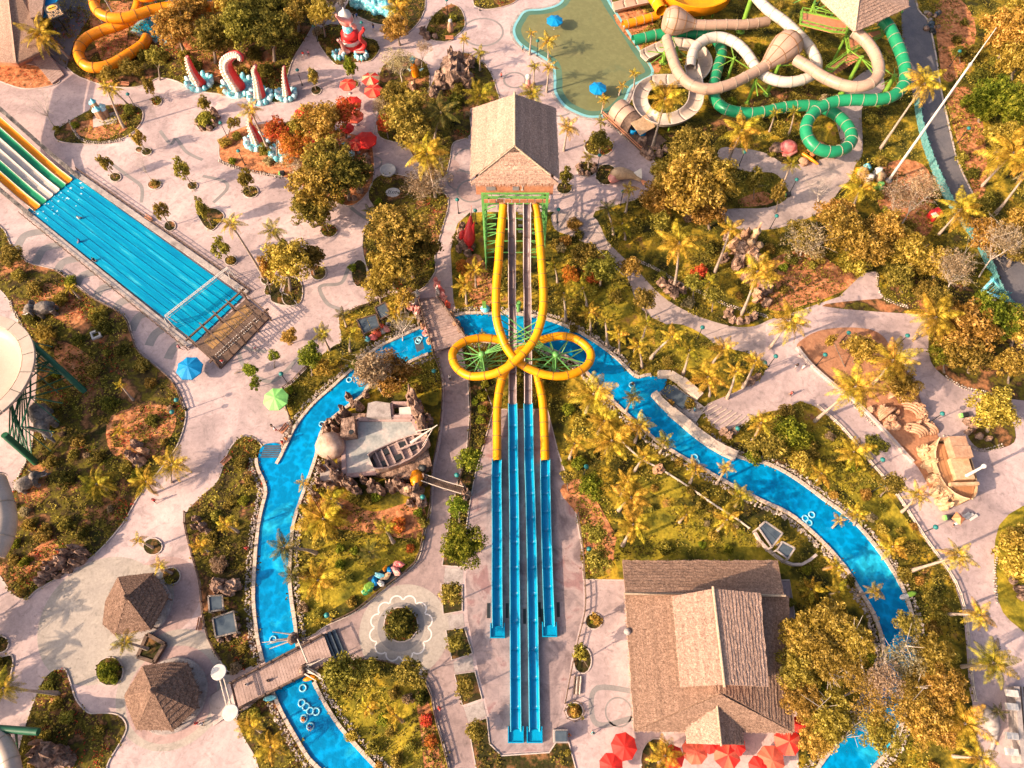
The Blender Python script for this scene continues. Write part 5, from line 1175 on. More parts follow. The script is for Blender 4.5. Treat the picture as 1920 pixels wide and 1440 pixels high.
for sg in (-1,1):
    o_=Vector((-u.y,u.x,0))*.6*sg; mb=MB(); mb.tube([A+o_+Vector((0,0,.9)),(A+B)/2+o_+Vector((0,0,.6)),B+o_+Vector((0,0,.9))],.07,6); mb.build('rope_rail',M['pale'],t)
rocks('grey rock pier where the rope footbridge lands beside the bush strip','rocks',(873,925),[(868,920,7,3),(876,930,8,2.6),(870,938,6,1.6)])
# ---- cream ship in the sand
t,A,d,s,L=ship('cream carved stone ship with white cabins beside the orange sand','x' and (1755,838),(1790,950),.1,6.0,1,M['creampaint'],M['shiporange'],M['creampaint'],'stone_ship','ship sculpture',3.0)
for q,l_,o_ in ((.08,2.6,.9),(.25,2.8,.9)):
    mb=MB(); c=A+d*L*q+s*o_; mb.box(c+Vector((0,0,3.8+q)),(1.9,2.7+q,1.7),math.atan2(d.y,d.x)); mb.build('cabin',M['sculpt'],t)
mb=MB(); mb.box(A+d*L*.5+s*.6+Vector((0,0,3.5)),(3.6,3.0,.9),math.atan2(d.y,d.x)); mb.build('hatch',M['creampaint'],t)
mb=MB(); mb.box(A+d*L*.75+Vector((0,0,3.9)),(.5,4.6,.7),math.atan2(d.y,d.x)); mb.build('rail_beam',M['creampaint'],t)
mb=MB(); b=A+d*L*.62+s*.8; mb.tube([b+Vector((0,0,3)),b+Vector((.3,.2,8.0))],[.3,.2],8); mb.build('mast',M['white2'],t); mb=MB(); mb.blob(b+Vector((.3,.2,8.2)),(.42,.42,.4),1,.05); mb.build('mast_ball',M['white2'],t)
items=[]
for i in range(16):
    f=i/15; x=1733+f*38+6*math.sin(i*2.1); y=842+f*108+4*math.cos(i*1.7); items.append((x-7+f*2,y,7+3*rnd.random(),1.4+rnd.random()*1.4,'creampaint'))
rocks('pale carved waves breaking along the left side of the stone ship','wave sculpture',(1745,900),items,name='wave_sculpture',partname='wave')
items=[(1600+dx,dy,r_,h_,'sculpt') for dx,dy,r_,h_ in ((50,768,8,1.2),(58,780,7,1.0),(66,788,8,1.4),(80,775,5,.8),(82,785,4,.7),(105,762,9,1.8),(115,770,8,2.0),(122,782,7,1.6),(128,793,5,1.2),(115,800,6,1.2),(98,804,7,.9),(75,800,10,.9),(60,800,9,.8),(30,790-20,7,.9),(140,800,7,1.0),(146,806,5,.8))]
rocks('curling pale sand dragon sculpture in the orange play sand','sand sculpture',(1700,780),items,name='sand_sculpture',partname='coil')
t=thing('sand_serpent','striped arching humps of a serpent half buried in the sand','sand sculpture',G(1710,795))
for (x,y,r_,an) in ((1662,778,2.0,.6),(1712,768,2.4,2.4),(1718,806,1.8,2.6),(1741,803,1.5,2.5),(1680,745,1.5,.2)):
    b=G(x,y,0); 
    for q in range(4):
        rr=r_*(1-.16*q); pts=[b+Vector((math.cos(an)*rr*math.cos(a_),math.sin(an)*rr*math.cos(a_),rr*.9*math.sin(a_)))+Vector((-math.sin(an),math.cos(an),0))*(q*.34) for a_ in [math.pi*i/9 for i in range(10)]]
        mb=MB(); mb.tube(pts,.24,7); mb.build('rib',M['sculpt'],t)
# sand wall
t=thing('sand_wall','low pale wall along the lower left edge of the play sand','wall',G(1600,770)); w=gp([(1493,653),(1520,687),(1560,722),(1607,760),(1657,810),(1700,858),(1722,880)],0,True,3,False)
w=resample(w,1.6)
for a,b in zip(w,w[1:]): mb=MB(); dd_=(b-a).normalized()*.02; mb.bar(a+dd_+Vector((0,0,.35)),b-dd_+Vector((0,0,.35)),.5,.7); mb.build('wall_block',M['kerb'],t)
# river entry beach walls
for lab,pts in (('curved pale stone wall above the river entry steps',[(1232,706),(1255,706),(1275,718),(1300,740),(1326,762)]),('straight pale stone wall between the river and the entry steps',[(1224,741),(1245,765),(1275,790),(1313,822),(1350,846),(1395,866)])):
    t=thing('entry_wall',lab,'wall',G(*pts[0])); w=resample(gp(pts,0,True,4,False),2.2)
    for i,(a,b) in enumerate(zip(w,w[1:])): mb=MB(); mb.bar(a+Vector((0,0,.75)),b+Vector((0,0,.75)),1.5 if i>1 else 1.1,1.4+.12*(i%2)); mb.build('wall_block',M['coping'],t)
mb=MB(); q=[(1238,737),(1262,722),(1322,766),(1300,800),(1275,782)]; ov[0]+=.004; mb.prism([(G(*p).x,G(*p).y) for p in q],.1,.36); struct('entry_ramp',mb,M['concrete'])
for i in range(7):
    f=i/7; a=G(1240+f*40,738+f*34); b=G(1258+f*42,724+f*30); mb=MB(); mb.bar(a+Vector((0,0,.34+.05*i)),b+Vector((0,0,.34+.05*i)),.8,.1+.04*i); o=struct('entry_step',mb,M['slate'])
# thin raised strips across the ramp
mb=MB()
for i in range(9):
    a=G(1300+i*9,775+i*5); b=G(1335+i*9,757+i*3.5); mb.bar(a+Vector((0,0,.22)),b+Vector((0,0,.22)),.18,.1)
struct('ramp_strip',mb,M['coping'])
# ---- tube hire barrel
t=thing('tube_hire_barrel','brown barrel shaped tube hire hut with stacked blue rings','hut',G(1180,240))
a=G(1139,222,0); b=G(1182,262,0); ax=(b-a).normalized(); sd_=Vector((-ax.y,ax.x,0)); cen=a+sd_*2.6
for q in range(3):
    p=cen+ax*(q*2.2); vs=[]
    for e in (0,2.15):
        for i in range(9): an=math.pi*i/8; vs.append(p+ax*e+sd_*2.6*math.cos(an)+Vector((0,0,.8+2.8*math.sin(an))))
    mb=MB(); mb.add(vs,[(i,i+1,10+i,9+i) for i in range(8)],0,True); mb.add([vs[i] for i in range(9)],[tuple(range(9))]); mb.add(vs[9:],[tuple(range(9))[::-1]]); mb.build('barrel_section',M['tan'] if q<2 else M['wood'],t)
    mb=MB(); mb.tube([p+ax*2.15+sd_*2.65*math.cos(math.pi*i/8)+Vector((0,0,.8+2.85*math.sin(math.pi*i/8))) for i in range(9)],.1,6); mb.build('hoop',M['wood'],t)
p=cen+ax*8.2; mb=MB(); mb.box(p+Vector((0,0,3.0)),(3.4,4.2,.18),math.atan2(ax.y,ax.x),tilt=Matrix.Rotation(.25,4,'Y')); mb.build('awning',M['creampaint'],t)
mb=MB(); mb.box(cen+ax*6+Vector((0,0,.3)),(14,6.4,.3),math.atan2(ax.y,ax.x)); mb.build('floor',M['wood'],t)
mb=MB()
for sg in (-1,): 
    for z in (.9,1.5): mb.bar(cen-sd_*3.3-ax*1+Vector((0,0,z)),cen-sd_*3.3+ax*12+Vector((0,0,z)),.14)
mb.build('railing',M['woodred'],t)
for q in range(4):
    mb=MB(); mb.bar(cen+ax*(9+q)+sd_*(-3)+Vector((0,0,.3)),cen+ax*(9+q)+sd_*-3+Vector((0,0,3.2)),.15); mb.build('post',M['wood'],t)
def torus(mb,c,R1,r,n=18,m=8,nrm=None,mi=0):
    nrm=Vector(nrm or (0,0,1)).normalized(); u=nrm.orthogonal().normalized(); v=nrm.cross(u); c=Vector(c)
    vs=[]
    for i in range(n):
        a=2*math.pi*i/n; e=u*math.cos(a)+v*math.sin(a)
        for j in range(m): b=2*math.pi*j/m; vs.append(c+e*(R1+r*math.cos(b))+nrm*r*math.sin(b))
    mb.add(vs,[(i*m+j,((i+1)%n)*m+j,((i+1)%n)*m+(j+1)%m,i*m+(j+1)%m) for i in range(n) for j in range(m)],mi,True)
for k_,(x,y) in enumerate(((1187,247),(1204,250))):
    for z in range(3):
        o_=MB(); c=G(x,y,.7); torus(o_,c+Vector((0,0,.32*z)),.62,.2); r_=o_.build('swim_ring',M['blue']); tag(r_,('left','right')[k_]+' stack in the barrel hut, '+('lowest','middle','topmost')[z]+' blue swim ring','swim ring','blue rings in the hire hut')
# slate shelters
def shelter(label,quad,h,m='slate',name='shelter_roof',cat='shelter',frame='wood',divs=2):
    w=[G(x,y,h) for x,y in quad]; c=sum(w,Vector())/4; t=thing('shade_shelter',label,cat,(c.x,c.y,0))
    for i in range(divs):
        a=w[0].lerp(w[1],(i+.02)/divs); b=w[0].lerp(w[1],(i+.98)/divs); cc=w[3].lerp(w[2],(i+.98)/divs); dd=w[3].lerp(w[2],(i+.02)/divs); mb=MB(); slab(mb,[a,b,cc,dd],.15); mb.build('roof_panel',M[m],t)
    for p,q in zip(w,w[1:]+w[:1]): mb=MB(); mb.bar(p+Vector((0,0,.05)),q+Vector((0,0,.05)),.22); mb.build('edge_beam',M[frame],t)
    for p in w: mb=MB(); mb.bar((p.x,p.y,0),(p.x,p.y,h),.22); mb.build('post',M[frame],t)
    return t
shelter('slate roofed shelter with two panels left of the boardwalk bridge',[(669,600),(705,590),(712,613),(682,627)],2.6)
shelter('small slate shelter nearer the boardwalk bridge',[(703,577),(722,567),(731,590),(713,599)],2.4,divs=1)
shelter('larger blue slate shelter in the fenced yard above the big hall',[(1422,990),(1435,978),(1467,1000),(1447,1026)],2.8,frame='concrete')
shelter('smaller blue slate shelter in the fenced yard above the big hall',[(1467,1016),(1490,1028),(1477,1048),(1456,1032)],2.8,divs=1,frame='concrete')
shelter('small blue grey basin cover in the strip left of the river',[(391,1118),(417,1116),(419,1143),(393,1147)],1.6,divs=1,frame='rockgrey')
shelter('large blue grey basin cover in the strip left of the river',[(399,1160),(438,1146),(445,1185),(405,1195)],1.6,divs=1,frame='rockgrey')
rocks('ring of pale stones round the blue grey basins left of the river','rocks',(445,1185),[(446,1160,5,.9),(449,1175,5,.8),(446,1190,6,.8),(430,1196,6,.7),(415,1200,6,.7),(420,1150,4,.7)])
t=thing('yard_wall','curved low pale wall below the slate shelters','wall',G(1470,1060)); w=resample(gp([(1413,1000),(1425,1020),(1450,1042),(1475,1058),(1500,1060),(1520,1048),(1537,1032)],0,True,4,False),1.5)
for a,b in zip(w,w[1:]): mb=MB(); mb.bar(a+Vector((0,0,.45)),b+Vector((0,0,.45)),.4,.9); mb.build('wall_block',M['kerb'],t)
# building bottom right edge
t=thing('stepped_terrace','dark stepped terrace with white blocks at the bottom right edge','building',G(1900,1360))
for i in range(4):
    w=[G(x,y) for x,y in ((1884+7*i,1288),(1893+7*i,1288),(1905+7*i,1430),(1896+7*i,1430))]; mb=MB(); mb.prism([(p.x,p.y) for p in w],0,2.2-.45*i); mb.build('step',M['wood' if i%2 else 'concrete'],t)
for y in (1300,1325,1380,1410):
    mb=MB(); mb.box(G(1897,y,2.3),(1.6,.9,.5),-.1); mb.build('block',M['white2'],t)
t=thing('small_terrace','timber side terrace with white railings right of the big hall','terrace',G(1497,1310)); mb=MB(); w=[G(x,y) for x,y in ((1482,1295),(1512,1290),(1517,1322),(1487,1326))]; mb.prism([(p.x,p.y) for p in w],0,.8); mb.build('floor',M['wood'],t)
mb=MB(); w=[Vector((p.x,p.y,1.7)) for p in w]
for a,b in zip(w,w[1:]+w[:1]): mb.bar(a,b,.12); mb.bar(a,a-Vector((0,0,.9)),.12); mb.bar(a-Vector((0,0,.4)),b-Vector((0,0,.4)),.1)
mb.build('railing',M['pale'],t)
# teal road fence
t=thing('teal_fence','weathered teal board fence following the access road','fence',G(1715,230))
w=resample(gp([(1712,185),(1718,225),(1728,270),(1742,310),(1760,352),(1780,392),(1808,430),(1832,465),(1850,505),(1862,540),(1880,570),(1905,600)],0,True,5,False),2.0)
for i,(a,b) in enumerate(zip(w,w[1:])):
    mb=MB(); u=(b-a).normalized()
    for q in range(6):
        c=a.lerp(b,(q+.5)/6); hh=2.2+rnd.uniform(-.12,.12); mb.box(c+Vector((0,0,hh/2)),(.28,.09,hh),math.atan2(u.y,u.x))
    mb.bar(a+Vector((0,0,1.6)),b+Vector((0,0,1.6)),.16); mb.bar(a+Vector((0,0,.5)),b+Vector((0,0,.5)),.16)
    mb.build('fence_panel',M['teal'],t)
    mb=MB(); mb.bar(a,a+Vector((0,0,2.4)),.2); mb.build('post',M['teal'],t)
    if i%5==2:
        mb=MB(); mb.bar(a+Vector((0,0,2)),a+Vector((2.2,.6,.1)),.14); mb.build('stay',M['teal'],t)
t=thing('teal_gate','bright teal timber gate frame at the lower end of the road fence','gate',G(1862,545))
for p,q in (((1838,549,0),(1862,523,3)),((1862,523,3),(1885,553,0)),((1840,545,1.5),(1880,560,1.5))): mb=MB(); mb.bar(G(*p),G(*q),.5,.3); mb.build('beam',M['cyan'],t)
for q in range(7):
    p=G(1845+q*6,548+q*2.2); mb=MB(); mb.box(p+Vector((0,0,1.2)),(.5,.1,2.2),.3); mb.build('board',M['teal'],t)
# tall mast
t=thing('tall_mast','very tall slender pale mast leaning across the road area','mast',G(1665,340))
b=G(1665,340); mb=MB(); mb.tube([b,b+Vector((0,0,28.5))],[.30,.2],10); mb.tube([b+Vector((0,0,28.5)),b+Vector((0,0,35.5))],[.13,.05],8); mb.build('pole',M['white2'],t); mb=MB(); mb.rev([(.3,28.2),(.34,28.6),(.15,28.9)],10,b); mb.build('collar',M['wire'],t); mb=MB(); mb.rev([(.7,0),(.7,.4),(.35,.6)],10,b); mb.build('footing',M['concrete'],t)
# low rail fences beside the paths
def railfence(label,pts,h=1.0,m='wood',step=1.9,off=0):
    w=resample(gp(pts,0,True,4,False),step); t=thing('rail_fence',label,'fence',w[0])
    pm=MB(); pm.tube([(0,0,0),(0,0,h+.1)],.12,6); pme=pm.mesh('post',M[m])
    for p in w: part('post',pme,t,(p.x-w[0].x,p.y-w[0].y,.1))
    for a,b in zip(w,w[1:]):
        mb=MB()
        for z in (h*.5,h): mb.tube([a+Vector((0,0,z+.1)),b+Vector((0,0,z+.1))],.085,5,False)
        mb.build('rail',M[m],t)
railfence('dark rail fence curving between the west plaza and the river strip',[(350,962),(350,985),(364,1043),(378,1093),(383,1147),(395,1200),(418,1240)])
railfence('rail fence along the plaza edge above the upper left river bank',[(727,558),(690,575),(668,582),(645,597),(632,605)])
railfence('rail fence beside the green parasol above the river',[(592,677),(570,697),(548,720),(530,736),(542,775),(550,800),(542,825)])
railfence('dark rail fence on the left side of the central walkway',[(813,667),(828,707),(829,767),(821,830),(811,880),(806,960),(796,993),(783,1050),(748,1082),(713,1108),(667,1146),(615,1170)],.8)
railfence('rail fence right of the lower garden path',[(671,1237),(713,1238),(757,1250),(790,1270),(808,1300),(815,1340),(830,1393),(842,1440)],.8)
railfence('log fence between the splash apron and the right hand pavement',[(1083,965),(1092,1027),(1096,1093),(1096,1147),(1077,1227),(1057,1330)],1.0)
railfence('rail fence along the right path above the lower right lawn',[(1530,763),(1573,800),(1607,840),(1633,873),(1668,913),(1700,960),(1730,1008),(1760,1050),(1788,1093),(1803,1137),(1810,1177),(1814,1227),(1820,1293),(1826,1317)],.8,'pale')
railfence('dark fence bordering the western garden beside the racing pool',[(107,510),(135,530),(173,560),(233,594),(248,627),(262,662),(301,695),(329,722),(343,755),(350,782)],.8)
railfence('rail fence along the shrub strip right of the central walkway',[(853,598),(879,713),(883,780),(879,837),(859,913)],.8)
railfence('pale fence behind the garden between the river and the big hall',[(1165,830),(1200,862),(1235,880),(1290,915),(1340,950),(1380,975),(1413,1000)],.7,'pale')
# stone borders
def stoneborder(label,pts,r=.3,m='pebble'):
    w=resample(gp(pts,0,True,5,False),.42); t=thing('stone_border',label,'stone edging',w[0]); mb=MB()
    for p in w:
        for sg in (-1,1): mb.blob(p+Vector((rnd.uniform(-.12,.12),sg*.22,.2)),(r*rnd.uniform(.7,1.2),r*rnd.uniform(.7,1.1),r*.8),rnd.random()*9,.2,5,4)
    stuff('stones',mb,M[m],t)
for lab,pts in (('white pebble band curving through the castle statue bed',[(130,228),(140,245),(150,260),(170,268),(200,268),(232,262)]),('white stone edging along the lower side of the tentacle bed',[(412,303),(440,314),(480,324),(530,333)]),('white stone edging right of the upper path by the slide garden',[(1190,488),(1230,505),(1270,530),(1310,548),(1370,575),(1440,600-5)]),
  ('white stone edging round the wooded corner by the upper right path',[(1645,515),(1645,540),(1660,562),(1700,576)]),('white stone edging under the trees right of the sand play area',[(1773,708),(1807,728),(1850,737)]),('stone edging around the barrel hire hut pavement',[(1130,232),(1150,240),(1175,262),(1200,275),(1215,300)]),('pale stones lining the left side of the western garden',[(20,567),(43,613),(66,647),(70,697)]),('pale stones on the lower left boundary of the western garden',[(62,835),(47,873),(33,900)]),('pale stones beside the sand wall',[(1500,665),(1540,705),(1590,750),(1640,800)]),('grey stones beside the shrub plot at the right edge',[(1868,1030),(1864,1080),(1868,1130)]),('pale stones left of the round rock planter at right',[(1770,830-10),(1800,830),(1840,845),(1880,835)])):
    stoneborder(lab,pts,.20)
# ------------------------------------------------------------------ plants
AUTO=[]      # (object, look, kind word, px, py)
nr=np.random.default_rng(11)
def frond_mesh(name,m,droop,seed,pairs=24):
    r=random.Random(seed); mb=MB(); N=9
    cv=lambda s: Vector((s*(1-.12*droop*s), .06*math.sin(s*2+seed)*s, (.42*s-(.55+.45*droop)*s*s)))
    pts=[cv(i/(N-1)) for i in range(N)]
    mb.tube(pts,[.013*(1-.75*i/(N-1))+.002 for i in range(N)],4,False)
    for i in range(pairs):
        s=.12+.88*i/(pairs-1)+r.uniform(-.01,.01); p=cv(min(s,1)); t=(cv(min(s+.02,1.02))-cv(s-.02)).normalized()
        ln=.30*math.sin(math.pi*min(1,(s*.86+.12)))**.8*r.uniform(.8,1.1)+.03
        for sg in (-1,1):
            side=Vector((-t.y,t.x,0)).normalized()*sg
            d=(side*.80+t*.55+Vector((0,0,-.25-.35*r.random()))).normalized(); d2=(d+Vector((0,0,-.55))).normalized()
            w=t*.016; a=p; b=p+d*ln*.55; c=b+d2*ln*.45
            mb.add([a-w*.6,a+w*.6,b+w,b-w,c],[(0,1,2,3),(3,2,4)])
    return mb.mesh(name,m)
FR={}
for nm in ('frondgold','frondgreen','fronddark','leafdry'):
    FR[nm]=[frond_mesh('frond_'+nm,M[nm],dr,sd) for dr,sd in ((.2,1),(.7,2),(1.2,3),(1.7,4))]
hm=MB(); hm.blob((0,0,0),(.28,.28,.5),2,.2,8,6); HEART=hm.mesh('crown_heart',M['palmbark'])
NP=[0]
def palm(bx,by,cx,cy,r_px,col='frondgold',look=None,nf=None,h=None,label=None):
    b=G(bx,by); b.z=.1
    hh=h or auto_h(bx,by,cx,cy,2.0,17,4.0)
    hh=max(1.8,min(hh,17)); c=G(cx,cy,hh)
    d=(c-b).xy.length
    if d>hh*.7: c=Vector((b.x+(c.x-b.x)*hh*.7/d,b.y+(c.y-b.y)*hh*.7/d,hh))
    L=r_px*mpp(cx,cy,hh)*1.12*rnd.uniform(.92,1.08)
    t=thing('coconut_palm' if L>1.7 else 'small_palm','x','palm',b)
    mb=MB(); v=c-b; pts=[]
    for i in range(7):
        f=i/6; pts.append(Vector((v.x*f**1.35,v.y*f**1.35,v.z*f))+b)
    r0=min(.26,.10+.018*hh) ; mb.tube(pts,[r0*(1.5-.3*i if i<2 else 1.0-.06*i) for i in range(7)],7,True); 
    me=mb.mesh('trunk',M['palmbark']); me.transform(Matrix.Translation(-b)); part('trunk',me,t)
    part('crown_heart',HEART,t,c-b,(0,0,0),L/4)
    n=nf or (17 if L>3 else 13 if L>1.6 else 10); off=rnd.random()*6.28
    for i in range(n):
        f=i/n; k=min(3,int(f*4)); az=off+i*2.39996; el=R(48-62*f+rnd.uniform(-9,9)); s=L*rnd.uniform(.86,1.1)*(.82+.2*math.sin(math.pi*min(1,f+.25)))
        part('frond',FR[col][k],t,c-b+Vector((0,0,L*.03*(1-f))),(rnd.uniform(-.35,.35),-el,az),(s,s*rnd.uniform(.95,1.3),s))
    for i in range(rnd.choice((1,2,3,4)) if L>1.8 else 1):
        s=L*rnd.uniform(.6,.9); part('dead_frond',FR['leafdry'][3],t,c-b,(0,R(rnd.uniform(28,55)),rnd.random()*6.28),(s,s*.7,s))
    cw={'frondgold':'golden','frondgreen':'green','fronddark':'dark'}[col]
    lk=look or (('tall ' if hh>8 else 'low ' if hh<4 else 'mid-height ')+cw)
    AUTO.append((t,lk,'palm',cx,cy))
    return t
def cloud(nclump,nleaf,size,seed,zs=1.0,sparse=0,lump=.36,skirt=-.25):
    r=np.random.default_rng(seed); C=[];Rr=[]
    g=0
    for i in range(nclump):
        z=1-(i+.5)/nclump*(1-skirt); a=i*2.39996+r.uniform(-.4,.4); q=math.sqrt(max(0,1-z*z)); k=r.uniform(.42,1.0)
        C.append((q*math.cos(a)*k,q*math.sin(a)*k,z*k*zs)); Rr.append(lump*r.uniform(.65,1.25))
    for i in range(nclump//4): C.append(tuple(r.uniform(-.35,.35,3))); Rr.append(lump*1.2)
    C=np.array(C);Rr=np.array(Rr); n=nleaf; idx=r.choice(len(C),n,p=Rr**2/np.sum(Rr**2))
    d=r.normal(size=(n,3)); d/=np.linalg.norm(d,axis=1)[:,None]; rad=Rr[idx]*(.62+.42*r.random(n)**.5)
    # ragged tufts on every clump
    ph=r.uniform(0,6,(len(C),3)); wob=1+.22*np.sin(d@np.array([4.1,3.3,2.2])*2+ph[idx,0])*np.sin(d@np.array([-2.3,4.7,3.1])*2+ph[idx,1])
    P=C[idx]+d*(rad*wob)[:,None]; nrm=d+r.normal(size=(n,3))*.55; nrm/=np.linalg.norm(nrm,axis=1)[:,None]
    u=np.cross(nrm,r.normal(size=(n,3))); u/=np.linalg.norm(u,axis=1)[:,None]; v=np.cross(nrm,u)
    s=(size*r.uniform(.6,1.35,n))[:,None]; u=u*s; v=v*s*.55
    V=np.stack([P-u,P-v,P+u,P+v],1).reshape(-1,3)
    return V
def leafmesh(name,V,m):
    n=len(V)//4; me=bpy.data.meshes.new(name); me.vertices.add(n*4); me.vertices.foreach_set('co',V.astype(np.float32).ravel())
    me.loops.add(n*4); me.loops.foreach_set('vertex_index',np.arange(n*4,dtype=np.int32)); me.polygons.add(n); me.polygons.foreach_set('loop_start',np.arange(0,n*4,4,dtype=np.int32)); 
    me.materials.append(m); me.update(calc_edges=True); return me
CR={}
def crown(col,size,var):
    k=(col,size,var)
    if k not in CR:
        sd=hash((size,var))%1000 if False else {'L':10,'M':30,'S':50,'C':70,'W':90}[size]+var
        if size=='L': V=cloud(46,8200,.055,sd,.9,lump=.25)
        elif size=='M': V=cloud(24,3000,.088,sd,1.0,lump=.31)
        elif size=='S': V=cloud(12,900,.145,sd,1.0,lump=.40)
        elif size=='C': # slim column of small clumps
            V=cloud(18,1100,.12,sd,1.0,lump=.27); 
        else: V=cloud(40,2300,.045,sd,1.0,lump=.22)
        CR[k]=leafmesh('crown_%s'%col,V,M[col])
    return CR[k]
def limbs(mb,b,c,rx,rz,r0,n=6,bare=False,mi=0):
    v=c-b; fork=b+v*.45+Vector((0,0,0)); fork.z=b.z+(c.z-b.z)*.5
    mb.tube([b,b.lerp(fork,.5)+Vector((rnd.uniform(-.1,.1),rnd.uniform(-.1,.1),0)),fork],[r0*1.3,r0,r0*.8],7,True,mi)
    for i in range(n):
        a=i*2.4+rnd.random(); e=c+Vector((math.cos(a)*rx*rnd.uniform(.45,.8),math.sin(a)*rx*rnd.uniform(.45,.8),rz*rnd.uniform(0,.6))); md=fork.lerp(e,.5)+Vector((0,0,-.1*rx))
        mb.tube([fork-Vector((0,0,.1)),md,e],[r0*.5,r0*.25,r0*.07],5,False,mi)
        if bare:
            for j in range(7):
                f=rnd.uniform(.35,1); p=md.lerp(e,f) if rnd.random()>.3 else fork.lerp(md,f); q=p+Vector((rnd.gauss(0,.45)*rx,rnd.gauss(0,.45)*rx,abs(rnd.gauss(.2,.3))*rx))
                mb.tube([p,p.lerp(q,.5)+Vector((0,0,.05*rx)),q],[r0*.15,r0*.09,r0*.03],4,False,mi)
                for l in range(3):
                    p2=p.lerp(q,rnd.uniform(.4,1)); q2=p2+Vector((rnd.gauss(0,.2)*rx,rnd.gauss(0,.2)*rx,abs(rnd.gauss(.1,.15))*rx)); mb.tube([p2,q2],[r0*.07,r0*.03],3,False,mi)
def tree(bx,by,cx,cy,r_px,col='leafolive',look='',size=None,flat=.8,h=None,bark='bark',name='broadleaf_tree',kind='tree',hmin=2.2):
    b=G(bx,by); hh=h or auto_h(bx,by,cx,cy,hmin,12,3.5); c=G(cx,cy,hh); d=(c-b).xy.length
    if d>hh*.8: c=Vector((b.x+(c.x-b.x)*hh*.8/d,b.y+(c.y-b.y)*hh*.8/d,hh))
    r=r_px*mpp(cx,cy,hh); rz=min(r*flat,hh*.85)
    size=size or ('L' if r>3.1 else 'M' if r>1.3 else 'S')
    t=thing(name,'x','tree',b)
    mb=MB(); limbs(mb,b,c,r,rz,max(.06,min(.35,r*.07)),7 if r>2.5 else 4); me=mb.mesh('trunk',M[bark]); me.transform(Matrix.Translation(-b)); part('trunk',me,t)
    part('crown',crown(col,size,rnd.randrange(3)),t,c-b,(0,0,rnd.random()*6.28),(r,r*rnd.uniform(.85,1.1),rz))
    cw={'leafgold':'golden','leafolive':'olive','leafdark':'dark green','leafgreen':'green','leafred':'orange red','leafdry':'dry brown'}[col]
    AUTO.append((t,(look+' ' if look else ('spreading ' if r>4 else 'small ' if r<1.6 else 'round '))+cw,'tree',cx,cy)); return t
def slim(bx,by,cx,cy,r_px,col='leafolive',look='slender'):
    """young plaza tree: thin stem and a narrow stack of clumps"""
    b=G(bx,by); hh=auto_h(bx,by,cx,cy,2.4,8,4.0); c=G(cx,cy,hh); r=r_px*mpp(cx,cy,hh)*1.0
    t=thing('young_tree','x','tree',b); mb=MB(); top=c+Vector((0,0,.8)); mb.tube([b,b.lerp(c,.5),c],[.11,.09,.05],6)
    for i in range(7):
        p=b.lerp(c,.35+.09*i); q=p+Vector((rnd.gauss(0,1)*r*.6,rnd.gauss(0,1)*r*.6,r*.6)); mb.tube([p,q],[.04,.015],4,False)
    me=mb.mesh('trunk',M['bark']); me.transform(Matrix.Translation(-b)); part('trunk',me,t)
    zz=hh*.55
    part('crown',crown(col,'C',rnd.randrange(3)),t,(c-b)-Vector((0,0,zz*.35)),(0,0,rnd.random()*6),(r,r*.9,zz))
    AUTO.append((t,look+' '+{'leafolive':'olive','leafgreen':'green','leafdark':'dark','leafgold':'golden'}[col],'tree',cx,cy)); return t
def baretree(bx,by,cx,cy,r_px,leaves=0,bark='pale',col='leafdry',look='bare pale'):
    b=G(bx,by); hh=auto_h(bx,by,cx,cy,3,10,5); c=G(cx,cy,hh*.8); r=r_px*mpp(cx,cy,hh)
    t=thing('bare_tree','x','tree',b); mb=MB(); limbs(mb,b,c,r,r*.7,max(.07,r*.035),9,True); me=mb.mesh('trunk',M[bark]); me.transform(Matrix.Translation(-b)); part('trunk',me,t)
    if leaves: part('crown',crown(col,'W',rnd.randrange(3)),t,c-b,(0,0,rnd.random()*6),(r,r,r*.7))
    AUTO.append((t,look,'tree',cx,cy)); return t
def shrub(x,y,r_px,col='leafgreen',flat=.8):
    b=G(x,y)
    if inpoly(b.x,b.y,RIVER): return
    b=G(x,y); r=r_px*mpp(x,y); t=thing('shrub','x','shrub',b)
    part('foliage',crown(col,'S' if r<1.5 else 'M',rnd.randrange(3)),t,(0,0,r*flat*.45+.1),(0,0,rnd.random()*6),(r,r*rnd.uniform(.8,1.1),r*flat))
    mb=MB(); mb.tube([(0,0,0),(0,0,r*.5)],.05,5); part('stem',mb.mesh('stem',M['bark']),t)
    AUTO.append((t,{'leafgold':'golden','leafolive':'olive','leafdark':'dark','leafgreen':'green','leafred':'reddish','leafdry':'dry brown'}[col]+' leafy','shrub',x,y)); return t
g,n_,k_='frondgold','frondgreen','fronddark'
